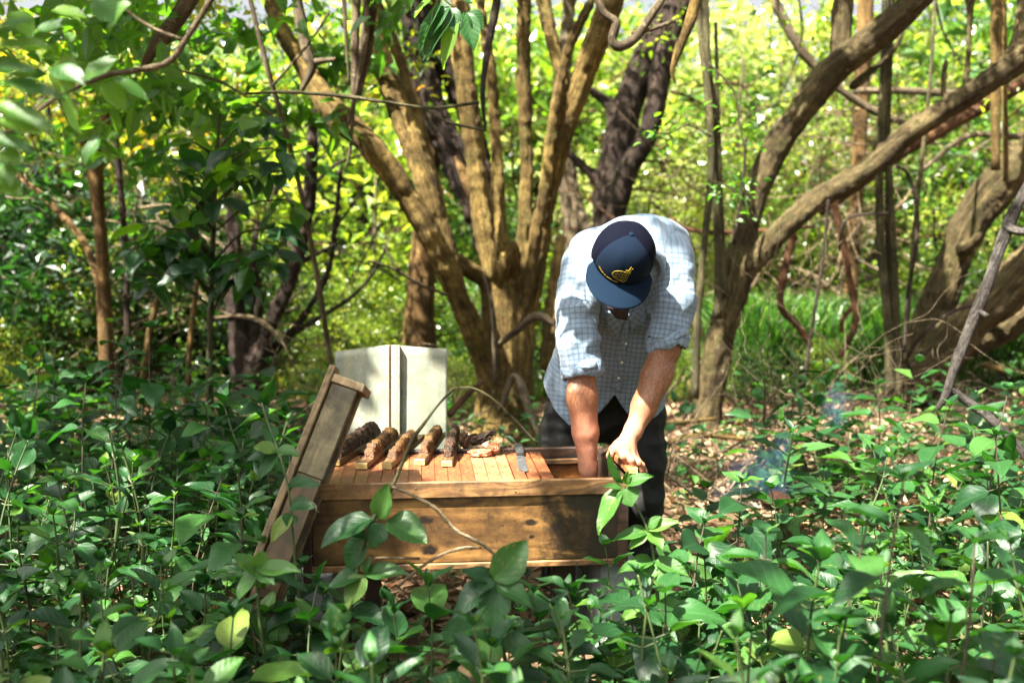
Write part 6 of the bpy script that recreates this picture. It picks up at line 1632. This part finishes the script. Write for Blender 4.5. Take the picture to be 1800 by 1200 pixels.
def weed_label(i, px, y):
    t_ = TYPE[i] + ' green weed '
    if y < 2.45:
        return t_ + next(s for m_, s in ((150, 'low in the bottom left corner'), (420, 'low down, left of the lid\'s foot'), (640, 'at the bottom edge, below the lid'), (860, 'low before the left half of the hive'), (1080, 'low before the right half of the hive'), (1330, 'at the bottom edge, below the man'), (1600, 'at the bottom edge, right of the man'), (9999, 'low in the bottom right corner')) if px < m_)
    if y < 3.1:
        return t_ + next(s for m_, s in ((120, 'second rank, by the left edge'), (330, 'in the shaded near thicket, left'), (560, 'around the foot of the leaning lid'), (830, 'just in front of the hive\'s left half'), (1110, 'just in front of the hive\'s right half'), (1300, 'beside the right end of the hive'), (1550, 'below the smoke, near the camera'), (9999, 'second rank, near the right edge')) if px < m_)
    if y < 3.9:
        return t_ + next(s for m_, s in ((100, 'at the left edge, level with the hive'), (250, 'under the tallest drooping weeds'), (420, 'level with the hive, left thicket'), (700, 'left of the leaning lid, level with the hive'), (1150, 'beside the hive'), (1330, 'right beside the man\'s legs'), (1500, 'just before the smoke'), (1650, 'right of the smoke, level with the hive'), (9999, 'at the right edge, level with the hive')) if px < m_)
    return t_ + next(s for m_, s in ((130, 'far in the left thicket, at the edge'), (280, 'far in the left thicket, below the slender tan tree'), (420, 'far in the left thicket, below the big-leaved sapling'), (600, 'behind the lid'), (930, 'on the litter behind the hive'), (1200, 'behind the man'), (1380, 'on the litter beyond the smoke'), (1520, 'beyond the smoke, near the black stem'), (1680, 'in front of the pole bundle'), (9999, 'below the heavy leaning trunk')) if px < m_)
def zone(px, y): return 'l' if px < 540 else ('r' if px > 1110 else ('f' if y < 3.2 else 'b'))
for x, y, h, px in near_list:
    i = rngp.randint(0, 8); me, lv, ph = WP[i]; z = gz(x, y)
    g = bpy.data.objects.new('weed', None); C.objects.link(g); g.empty_display_size = .05
    q = zone(px, y); tag(g, weed_label(i, px, y), 'weed', {'l': 'weeds in the thicket left of the hive', 'f': 'weeds in front of the hive', 'r': 'weeds right of the man', 'b': 'weeds behind the hive'}[q])
    sc_ = h / ph; sl_ = (.75 + .25 * sc_) * rngp.uniform(.62, 1.35)
    g.location = (x, y, z); g.rotation_euler = (rngp.normal() * .06, rngp.normal() * .06, rngp.uniform(0, 6.28))
    s_ = bpy.data.objects.new('stem', me); C.objects.link(s_); s_.parent = g; s_.scale = (sc_, sc_, sc_)
    for k_, M_ in lv:
        M2 = M_.copy(); M2.translation = M_.translation * sc_
        M2 = M2 @ Matrix.Diagonal((sl_, sl_, sl_, 1))
        lm = LEAVES[k_]
        if rngp.rand() < .10: lm = LEAVESB[k_ % 2]
        put_leaf(g, lm, M2)
for x, y, h, px in mid_list:
    i = rngp.randint(0, 8); q = zone(px, y); sc_ = h / WP[i][2]
    o = bpy.data.objects.new('weed', None); C.objects.link(o); o.empty_display_size = .05
    for nm_, me_ in (('foliage', JP[i][1]), ('stem', WP[i][0])):
        c_ = bpy.data.objects.new(nm_, me_); C.objects.link(c_); c_.parent = o
        if nm_ == 'foliage': c_['kind'] = 'stuff'
    o.location = (x, y, gz(x, y)); o.rotation_euler = (rngp.normal() * .06, rngp.normal() * .06, rngp.uniform(0, 6.28)); o.scale = (sc_ * 1.22, sc_ * 1.22, sc_)
    tag(o, weed_label(i, px, y), 'weed', {'l': 'weeds in the thicket left of the hive', 'f': 'weeds in front of the hive', 'r': 'weeds right of the man', 'b': 'weeds behind the hive'}[q])
mb = MB()
for x, y, h, px in mid_far:
    src = JP[rngp.randint(0, 8)][0]; a = rngp.uniform(0, 6.28); s_ = h / .42
    V_ = np.concatenate(src.V) * s_; V_ = np.stack([V_[:, 0] * math.cos(a) - V_[:, 1] * math.sin(a) + x, V_[:, 0] * math.sin(a) + V_[:, 1] * math.cos(a) + y, V_[:, 2] + gz(x, y)], 1)
    mb.add(V_, np.concatenate(src.F[4]), np.concatenate(src.UV), (np.concatenate(src.T) + rngp.rand()) % .99)
# low leafy ground cover between the stems
rngc = np.random.RandomState(305); n = 5200
yy = rngc.uniform(1.8, 7.2, n); xx = rngc.uniform(-.6, .6, n) * yy; kp = np.array([rngc.rand() < dens(900 + a / b * F, b) * .95 for a, b in zip(xx, yy)])
xx, yy = xx[kp], yy[kp]; n = len(xx)
p = np.repeat(np.stack([xx, yy, ground_z(xx, yy) + rngc.uniform(.02, .20, n)], 1), 4, axis=0); p[:, :2] += rngc.normal(size=(len(p), 2)) * .012
nr_ = unit(rngc.normal(size=(len(p), 3)) * .35 + [0, 0, 1]); dv = rngc.normal(size=(len(p), 3)); dv = unit(dv - nr_ * (dv * nr_).sum(1)[:, None])
L = rngc.uniform(.03, .075, len(p)); V_, Fc, kk = leafgeo(len(p), p, nr_, dv, L, L * .55, .2, True, .2); mb.add(V_, Fc, tint=np.repeat(rngc.uniform(0, .99, len(p)), kk))
mb.build('undergrowth', LM_NEAR, kind='stuff')

# ---- plants one can single out
def hero(name, label, cat, stems, leaves, mats=None, stem_mat=None, base=None):
    """stems: [[(px,py,D,w)...]]; leaves: (bx,by,D, tx,ty,D2, width px[, normal])"""
    s0 = stems[0][0]; b = P(s0[0], s0[1], s0[2])
    g = thing(name, label, cat, (b.x, b.y, gz(b.x, b.y)) if base is None else base)
    ll = [[(x, y, D, w_) for x, y, D, w_ in s] for s in stems]
    tubes_obj('stem', ll, stem_mat or STEM, g, 7, .08)
    inv = g.matrix_basis.inverted(); mats = mats or LEAVES
    for k_, l in enumerate(leaves):
        A = P(*l[0:3]); Bp = P(*l[3:6]); L = (Bp - A).length; W = l[6] / F * l[2]
        nh = Vector(l[7]) if len(l) > 7 else Vector((rnd.uniform(-.25, .25), -.55, .85))
        M_ = leaf_matrix(A, Bp - A, nh, L, W * 1.05)
        put_leaf(g, mats[(k_ * 5 + 1) % len(mats)], M_, inv)
    return g
DA = 2.62
hero('weed', 'tall broad-leaved weed with a crooked bare top, standing right against the hive front', 'plant',
     [[(600, 1180, DA, 11), (618, 1060, DA, 10), (632, 985, DA, 9), (648, 930, DA, 9), (668, 890, DA, 7)], [(664, 915, DA, 4), (655, 908, DA, 4)]],
     [(655, 912, DA, 560, 950, DA - .05, 60, (-.3, -.5, .8)), (668, 912, DA, 678, 850, DA - .02, 40, (-.3, -.9, .1)), (680, 914, DA, 752, 952, DA - .05, 62, (.25, -.6, .75)), (674, 920, DA - .01, 650, 960, DA - .05, 36, (.2, -.8, .5)),
      (656, 948, DA, 620, 938, DA - .02, 20, (0, -.5, .8)), (645, 950, DA + .01, 602, 1000, DA + .02, 54, (-.6, -.7, .2)), (640, 1008, DA, 716, 1004, DA - .04, 36, (.2, -.6, .8)), (640, 1010, DA - .01, 608, 1066, DA - .05, 50, (-.4, -.7, .5)),
      (636, 1010, DA, 574, 1034, DA - .03, 38, (-.3, -.5, .8)), (640, 1006, DA - .01, 648, 978, DA - .02, 14, (-.3, -.9, .1)), (620, 1070, DA, 680, 1090, DA - .06, 42), (618, 1072, DA, 560, 1098, DA - .05, 44)])
tag(tubes_obj('bare_twig', [[(664, 900, DA, 6), (692, 850, DA, 7), (715, 795, DA, 7), (728, 768, DA, 7), (745, 745, DA, 6), (770, 712, DA, 5), (797, 683, DA, 6)], [(797, 683, DA, 5), (830, 682, DA, 3.5), (865, 700, DA, 3), (905, 738, DA, 2.5), (945, 780, DA, 2)]], BARK_GREEN, None, 7, .15),
    'thin bare crooked twig arching up over the front of the hive and its comb bars', 'twig')
tag(tubes_obj('broken_branch', [[(690, 855, DA - .02, 6), (725, 870, DA - .02, 7), (765, 893, DA - .02, 7), (800, 930, DA - .02, 7), (850, 958, DA - .01, 7), (880, 985, DA, 6), (912, 1020, DA + .02, 4)],
                                [(700, 1030, DA - .05, 5), (735, 1000, DA - .04, 6), (775, 975, DA - .03, 6), (815, 962, DA - .02, 5), (846, 962, DA - .01, 4)], [(648, 980, DA - .03, 4), (690, 980, DA - .03, 5), (738, 981, DA - .03, 5)]], BARK_PALE, None, 7, .15, ),
    'pale crooked broken branch hanging across the front of the hive', 'branch')
DB = 2.35
hero('weed', 'broad-leaved weed with one big hanging leaf, low in front of the hive', 'plant', [[(905, 1230, DB, 9), (880, 1120, DB, 8), (868, 1022, DB, 6)]],
     [(868, 1020, DB, 930, 952, DB + .02, 62, (.3, -.75, .5)), (868, 1026, DB, 872, 1112, DB - .06, 58, (0, -.8, .6)), (862, 1020, DB, 812, 1002, DB - .02, 34), (862, 1026, DB, 788, 1068, DB - .05, 48, (-.3, -.6, .8)),
      (872, 1026, DB, 938, 1058, DB - .04, 44, (.3, -.6, .8)), (866, 1018, DB - .01, 838, 1040, DB - .05, 26), (885, 1120, DB, 940, 1150, DB - .05, 40), (882, 1120, DB, 830, 1160, DB - .05, 44)])
DC = 2.72
hero('weed', 'light green drooping-leaved weed rising over the right corner of the hive', 'plant',
     [[(1165, 1200, DC, 9), (1158, 1080, DC, 8), (1150, 985, DC, 6), (1138, 930, DC, 5), (1118, 888, DC, 4), (1098, 856, DC, 4)]],
     [(1096, 850, DC, 1064, 798, DC - .03, 20, (-.7, -.6, .3)), (1100, 853, DC, 1144, 832, DC - .04, 26, (.2, -.6, .75)), (1098, 858, DC - .01, 1112, 888, DC - .04, 42, (.1, -.85, .4)), (1092, 860, DC, 1046, 934, DC - .05, 40, (-.7, -.6, .2)),
      (1094, 858, DC, 1062, 852, DC - .02, 16), (1098, 850, DC, 1104, 828, DC - .02, 14, (0, -1, .1)), (1140, 932, DC, 1192, 912, DC - .03, 26), (1138, 934, DC, 1078, 944, DC - .04, 28), (1142, 936, DC, 1166, 960, DC - .05, 30),
      (1136, 932, DC, 1108, 962, DC - .04, 26), (1150, 985, DC, 1212, 1006, DC - .05, 30), (1148, 985, DC, 1088, 1000, DC - .05, 32), (1150, 988, DC, 1172, 1040, DC - .06, 34), (1148, 988, DC, 1118, 1045, DC - .05, 32), (1140, 928, DC, 1160, 905, DC - .01, 22),
      (1156, 1060, DC, 1216, 1075, DC - .05, 34), (1154, 1060, DC, 1090, 1085, DC - .05, 36)], LEAVESB)
DE = 2.7
hero('weed', 'broad-leaved weed crossing the leaning lid, with paired leaves up its thin dark stem', 'plant',
     [[(535, 1120, DE, 5), (520, 1000, DE, 5), (512, 900, DE, 4), (505, 850, DE, 4), (492, 800, DE + .05, 4), (470, 740, DE + .1, 4), (458, 700, DE + .15, 3)]],
     [(462, 706, DE + .1, 424, 682, DE + .05, 36), (462, 704, DE + .1, 482, 668, DE + .05, 26, (.5, -.7, .4)), (460, 716, DE + .1, 418, 730, DE + .05, 30), (472, 745, DE + .1, 478, 772, DE + .05, 30, (.5, -.8, .3)), (468, 745, DE + .1, 436, 770, DE + .1, 32, (-.5, -.7, .4)),
      (488, 790, DE, 526, 798, DE - .03, 26), (486, 792, DE, 446, 782, DE - .02, 32), (488, 796, DE, 452, 842, DE - .03, 30, (-.4, -.8, .4)), (486, 790, DE, 430, 812, DE - .02, 26), (506, 850, DE, 553, 842, DE - .04, 26, (.1, -.7, .7)), (510, 888, DE, 552, 886, DE - .04, 32, (.1, -.7, .7)),
      (514, 905, DE, 472, 950, DE - .03, 30, (-.3, -.8, .4)), (512, 902, DE, 505, 925, DE - .03, 28, (.3, -.8, .4))])
DD = 2.45
hero('weed', 'weed with rounded bright leaves at the foot of the leaning lid', 'plant', [[(470, 1180, DD, 7), (455, 1080, DD, 6), (452, 1005, DD, 5)]],
     [(450, 1003, DD, 412, 972, DD - .01, 34), (454, 998, DD, 462, 968, DD, 34, (.4, -.8, .4)), (456, 1002, DD, 526, 996, DD - .04, 34), (452, 1006, DD - .01, 482, 1022, DD - .05, 26), (448, 1008, DD, 414, 1052, DD - .03, 34, (-.4, -.7, .6)), (450, 1006, DD, 432, 990, DD - .02, 22)], LEAVESB)
def tallweed(label, px, py, D, h, seed, lean=0):
    me, lv, ph = weed_proto(seed, h, 8, .11, .35, True); x = (px - 900) / F * D
    g = thing('tall_weed', label, 'plant', (x, D, gz(x, D)), None, rnd.uniform(0, 6))
    s_ = bpy.data.objects.new('stem', me); C.objects.link(s_); s_.parent = g
    for k_, M_ in lv: put_leaf(g, (LEAVES[4] if k_ % 2 else LEAVES[k_]), M_ @ Matrix.Diagonal((1.25, 1.2, 1.2, 1)))
tallweed('tallest drooping-leaved weed at the left, rising above the thicket', 165, 830, 4.1, .98, 401)
tallweed('tall drooping-leaved weed beside the tallest one on the left', 235, 830, 4.2, 1.05, 402)
tallweed('tall weed near the left edge with leaves hanging down its stem', 110, 830, 3.9, .86, 403)
tallweed('tall weed just left of the orange-tan sapling', 290, 800, 4.6, .80, 404)
tallweed('upright weed left of the leaning lid, behind the low weeds', 395, 820, 4.0, .72, 405)
tallweed('tall blurred weed nearest the camera at the lower right', 1545, 1100, 2.0, .92, 406)
tallweed('blurred weed standing left of the nearest tall one at the lower right', 1470, 1100, 2.15, .80, 407)
tallweed('leafy tall weed at the right edge in full sun', 1735, 900, 3.6, .85, 408)
tallweed('sunlit weed behind the smoke, right of the man', 1560, 900, 4.6, .72, 409)
tallweed('upright weed with pale lit leaves right of the man\'s legs', 1290, 900, 3.2, .62, 410)
tallweed('blurred weed low in the right corner of the foreground', 1690, 1200, 1.95, .78, 411)

for k_, (px, D, h, pos) in enumerate(((30, 4.4, .95, 'at the very left edge of the thicket'), (75, 5.0, .85, 'second from the left edge, far side of the thicket'), (200, 5.2, .95, 'behind the two tallest left weeds'), (335, 4.4, .85, 'midway between the sapling pole and the lid'), (440, 4.7, .82, 'under the dark many-stemmed tree'),
        (480, 3.9, .70, 'just left of the top of the lid'), (130, 3.2, .62, 'low in front of the tallest left weeds'), (300, 3.3, .60, 'in the middle of the left thicket'), (1400, 5.4, .72, 'right of the smoke, behind it'), (1640, 4.0, .75, 'below the end of the dead grey branch'), (1780, 3.1, .80, 'at the right edge, closer than the sunny one'), (1360, 2.6, .62, 'right of the smoke, nearer the camera'), (1210, 2.9, .55, 'beside the drooping-leaved weed at the hive corner'), (1115, 2.72, .42, 'in front of the concrete block at the right end'), (560, 2.72, .40, 'in front of the lower left corner of the hive'), (1160, 2.5, .50, 'closest to the right end of the hive'), (440, 2.62, .50, 'in front of the lower half of the leaning lid'), (500, 2.72, .46, 'between the lid and the hive corner, nearer the camera'), (400, 2.8, .62, 'against the outer edge of the leaning lid'), (1090, 2.45, .50, 'below the right corner of the hive'))):
    tallweed('tall leafy weed ' + pos, px, 830, D, h, 430 + k_)

# foreground branch, upper left
DL = 2.1
hero('branch', 'leafy grey branch hanging into the upper left corner close to the camera', 'branch',
     [[(-30, 265, DL, 5), (40, 215, DL, 7), (110, 165, DL + .1, 9), (190, 132, DL + .2, 10), (250, 122, DL + .2, 11), (298, 108, DL + .2, 11), (325, 72, DL + .2, 10), (352, 30, DL + .2, 11), (390, -30, DL + .2, 13)],
      [(320, 70, DL + .2, 6), (270, 50, DL + .2, 6), (225, 20, DL + .2, 5), (195, -20, DL + .2, 5)]],
     [(110, 165, DL, 120, 90, DL, 46, (.2, -.8, .5)), (150, 145, DL, 200, 92, DL, 50), (95, 120, DL, 146, 138, DL - .05, 44), (200, 140, DL, 262, 168, DL, 30), (120, 160, DL, 130, 235, DL, 38, (-.5, -.7, .4)), (180, 145, DL, 222, 190, DL, 40),
      (60, 60, DL, 130, 30, DL, 44), (20, 20, DL, 60, 60, DL, 46), (165, 0, DL, 215, 35, DL, 50, (.3, -.8, .4)), (230, 5, DL, 180, 50, DL, 40), (90, 20, DL, 150, 20, DL, 36), (150, 290, DL, 170, 230, DL, 34)], SUNL, BARK_GREY)
DN = 1.65
hero('branch', 'blurred pinnate leaves at the left edge, nearest the camera', 'branch', [[(-60, 110, DN, 6), (-20, 180, DN, 6), (10, 250, DN, 5), (15, 320, DN, 4)]],
     [(-20 + (y_ * 7) % 23, y_ + dy, DN, 80 + dx + (y_ * 13) % 37 - 18, y_ + dy + dz + (y_ * 11) % 41 - 20, DN - .03, w_ * 1.25) for y_, dy, dx, dz, w_ in ((120, 0, -10, 8, 26), (150, 0, 18, 14, 30), (182, 4, 0, 20, 30), (205, 8, 8, 28, 30), (240, 4, -20, 16, 28), (262, 6, -30, 20, 30), (285, 6, -50, 30, 34), (310, 8, -60, 30, 36), (90, 0, 0, -10, 28), (60, 0, -20, -20, 28))] , SUNL, STEM)
DH = 3.0
hero('branch', 'spray of pointed dark green leaves hanging from the top, in front of the central tree', 'branch',
     [[(760, -60, DH, 5), (775, -10, DH, 4), (800, 15, DH, 3), (818, 25, DH, 2)], [(775, -10, DH, 3), (762, 20, DH, 3), (758, 45, DH, 2)]],
     [(818, 22, DH, 832, 86, DH - .03, 36, (.1, -.9, .3)), (806, 22, DH, 772, 116, DH - .02, 30, (-.3, -.9, .3)), (800, 18, DH, 738, 104, DH, 30, (-.3, -.9, .3)), (790, 12, DH, 752, 66, DH - .02, 26, (-.4, -.8, .4)), (822, 20, DH, 850, 52, DH, 30, (.3, -.9, .3)),
      (780, 5, DH, 728, 92, DH, 22, (-.5, -.8, .3)), (770, -10, DH, 722, 22, DH, 28), (785, -5, DH, 830, -8, DH, 26), (690, -40, DH, 684, 12, DH, 34, (0, -.9, .3)), (712, -40, DH, 718, 16, DH, 34), (660, -40, DH, 668, 6, DH, 30), (790, 14, DH, 806, 60, DH - .03, 28, (.1, -.9, .2))], LEAVES + SUNL)

# big-leaved sapling on the left
DS = 5.2
nodes = [(312, 405, 0), (268, 425, 0), (345, 462, 0), (425, 488, 0), (236, 482, 0), (470, 402, 0), (330, 312, 1), (285, 400, 1), (500, 300, 1), (452, 318, 1), (420, 268, 1), (380, 350, 0), (300, 470, 0), (395, 440, 0), (440, 455, 0), (360, 385, 1), (505, 350, 1), (318, 345, 1), (255, 455, 0),
         (480, 260, 1), (395, 300, 1), (340, 250, 1), (450, 220, 1), (300, 280, 0), (355, 430, 0), (478, 440, 0)]
sap = hero('big_leaved_sapling', 'sapling with big drooping dark leaves in tiers at the middle left', 'tree',
     [[(372, 760, DS, 10), (370, 620, DS, 9), (373, 480, DS, 8), (378, 340, DS, 7), (386, 200, DS, 5)]] +
     [[(374, y + (60 if abs(x - 374) > 40 else 20), DS, 4), ((x + 374) / 2, y + 10, DS - .05, 4), (x, y, DS - .1, 3)] for x, y, k_ in nodes], [], stem_mat=BARK_GREEN)
inv = sap.matrix_basis.inverted(); rngs = np.random.RandomState(77)
for x, y, br in nodes:
    c = P(x, y, DS - .1 + rngs.uniform(-.25, .25))
    for k_ in range(rngs.randint(5, 8)):
        a = rngs.uniform(0, 6.28); u = rngs.uniform(-.75, .05); d = np.array([math.cos(a) * math.cos(u), math.sin(a) * math.cos(u), math.sin(u)]); L = rngs.uniform(.12, .20)
        b = np.array(c) + d * .03 + rngs.normal(size=3) * .03
        put_leaf(sap, (BIGL if not br or rngs.rand() < .4 else SUNL)[k_ % 2], leaf_matrix(b, d, (rngs.normal() * .3, rngs.normal() * .3 - .1, 1), L, L * .55), inv)
btree = thing('tree', 'tree with large sunlit leaves filling the upper left, thin grey stem', 'tree', base_of(560, 640, 6.6))
tubes_obj('trunk', [[(590, 700, 6.9, 10), (560, 500, 6.7, 9), (520, 300, 6.4, 9), (470, 120, 6.2, 9), (430, -40, 6.2, 8)], [(500, 220, 6.3, 5), (400, 150, 6.1, 5), (300, 120, 6, 4)], [(480, 150, 6.2, 5), (540, 80, 6.2, 5), (580, 20, 6.2, 4)]], BARK_GREY, btree, 7)
crown_obj('crown', btree, LM_CAN, 301, [(P(110, 70, 5.2), (.7, .5, .4), 11, 12, .2), (P(260, 130, 5.6), (.6, .5, .35), 10, 12, .2), (P(560, 30, 6.4), (.7, .5, .3), 14, 12, .2), (P(400, 110, 6.2), (1.15, .7, .42), 54, 14, .2), (P(540, 120, 6.6), (.45, .5, .45), 14, 12, .2), (P(330, 230, 6.5), (.8, .5, .4), 20, 12, .2), ((-3.3, 5.3, 4.6), (1.9, 1.7, .9), 150, 22, .3), ((-1.9, 4.3, 4.6), (1.2, 1.0, .8), 70, 22, .28), ((-4.2, 4.0, 4.2), (1.4, 1.4, .8), 70, 22, .28)], .15, True, .5, cull=True)  # overhead blobs, out of view, added to shade the left foreground

# fine-leaved sprays in the middle and right
def spray(label, path, D, n, spread, size, mat, seed):
    g = thing('leafy_twig', label, 'branch', tuple(P(path[0][0], path[0][1], D)))
    tubes_obj('stem', [[(x, y, D, w_) for x, y, w_ in path]], BARK_GREEN, g, 5, 0)
    rng = np.random.RandomState(seed); A = cr([tuple(P(x, y, D)) for x, y, w_ in path], 40); p = A[rng.randint(6, 40, n)] + rng.normal(size=(n, 3)) * spread
    mb = MB(); leaves_at(mb, rng, p, rng.uniform(0, 1, n), size, .5, True, 1.6); mb.build('leaves', mat, g)
spray('bright fine-leaved twig against the bright gap, left of the grey-green poles', [(1250, 240, 5), (1210, 220, 4), (1175, 235, 3), (1145, 230, 2)], 6.0, 46, .07, .055, LM_CAN, 1)
spray('fine-leaved twig hanging from the grey-green poles', [(1255, 320, 4), (1285, 330, 4), (1300, 350, 3), (1318, 345, 2)], 6.2, 60, .08, .055, LM_CAN, 2)
spray('small-leaved twig between the poles and the forked tree', [(1245, 110, 4), (1290, 160, 4), (1300, 220, 3), (1310, 270, 2)], 6.4, 60, .09, .05, LM_CAN, 3)
spray('leafy twig at the top between the central tree and the dark slanting trunks', [(1200, -20, 5), (1180, 60, 4), (1130, 60, 3), (1090, 90, 2)], 8.5, 60, .14, .07, LM_YEL, 4)
spray('yellow-leaved twig behind the hanging vines', [(560, 60, 5), (600, 110, 4), (650, 150, 3), (690, 130, 2)], 7.6, 70, .16, .09, LM_AUT, 5)
spray('yellow-leaved twig between the stems of the central tree', [(700, 20, 5), (720, 80, 4), (735, 120, 3), (760, 150, 2)], 7.8, 40, .12, .09, LM_AUT, 6)
spray('leafy twig at the top right above the heavy leaning trunk', [(1640, -20, 5), (1660, 60, 4), (1700, 120, 3), (1740, 130, 2)], 8.6, 90, .22, .07, LM_YEL, 7)
spray('leafy twig hanging over the bough of the forked tree', [(1400, -30, 5), (1410, 60, 4), (1390, 130, 3), (1370, 170, 2)], 8.6, 80, .2, .07, LM_YEL, 8)

# ---- smoke drifting up right of the man, from a smouldering lump in the weeds
c = P(1366, 880, 4.1); bm = bmesh.new(); bmesh.ops.create_icosphere(bm, subdivisions=3, radius=.05)
V_ = np.array([v.co[:] for v in bm.verts]); V_ = V_ * (1 + vnoise(V_ * 30, 7) * .4)[:, None] * [1.2, 1, .7]
for v, q in zip(bm.verts, V_): v.co = q
me = bpy.data.meshes.new('smouldering_lump'); bm.to_mesh(me); bm.free(); me.materials.append(plain_mat('ember_bark', (.10, .04, .02), (.25, .11, .07), .8, 60, .6))
o = link('smouldering_lump', me, None, 'small reddish-brown smouldering lump in the weeds under the smoke', 'ember'); o.location = c
def smoke(px, py, D, rx, rz, seed, dens_, scale, rot=0.):
    bm = bmesh.new(); bmesh.ops.create_icosphere(bm, subdivisions=3, radius=1.0)
    me = bpy.data.meshes.new('smoke'); bm.to_mesh(me); bm.free()
    m, nt, out = newmat('smoke')
    vo = coords(nt, 'Object'); off = N(nt, 'ShaderNodeVectorMath', {0: vo, 1: (seed * 3.1, 0, 0)}, operation='ADD').outputs[0]
    a = noise(nt, off, scale, 6, .6, 1.5)
    L = N(nt, 'ShaderNodeVectorMath', {0: vo}, operation='LENGTH').outputs['Value']
    fall = mth(nt, 'POWER', mth(nt, 'MAXIMUM', mth(nt, 'SUBTRACT', 1.0, L), 0.), 1.3)
    d = mth(nt, 'MULTIPLY', mth(nt, 'MULTIPLY', ramp(nt, a, [(.48, 0), (.66, 1)]), fall), dens_)
    v = N(nt, 'ShaderNodeVolumePrincipled', {'Color': (.32, .58, 1, 1), 'Density': d, 'Anisotropy': .2}); nt.links.new(v.outputs[0], out.inputs['Volume'])
    me.materials.append(m)
    o = link('smoke', me, None, kind='stuff'); o.location = P(px, py, D); o.scale = (rx, (rx + rz) / 2.4, rz); o.rotation_euler = (0, rot, 0)
smoke(1335, 842, 4.2, .17, .17, 1, 22., 3.4, .5)
smoke(1278, 872, 4.2, .13, .08, 2, 18., 3.2, -.2)
smoke(1368, 808, 4.25, .07, .15, 4, 12., 3.2, .2)
smoke(1468, 715, 4.7, .08, .15, 3, 7., 3.0, .15)

# ---- look-alike weeds in one spot: say which
from collections import defaultdict
same = defaultdict(list)
for o in C.objects:
    if o.parent is None and o.name.startswith('weed') and 'label' in o.keys(): same[o['label']].append(o)
ORD = 'leftmost|second from left|third from left|fourth from left|fifth from left|sixth from left|seventh from left|eighth from left|ninth from left|tenth from left'.split('|')
for l_, obs in same.items():
    if len(obs) > 1:
        obs.sort(key=lambda o: o.location.x / o.location.y)
        for k_, o in enumerate(obs): o['label'] = l_ + ', ' + ('rightmost' if k_ == len(obs) - 1 else ORD[min(k_, 9)])
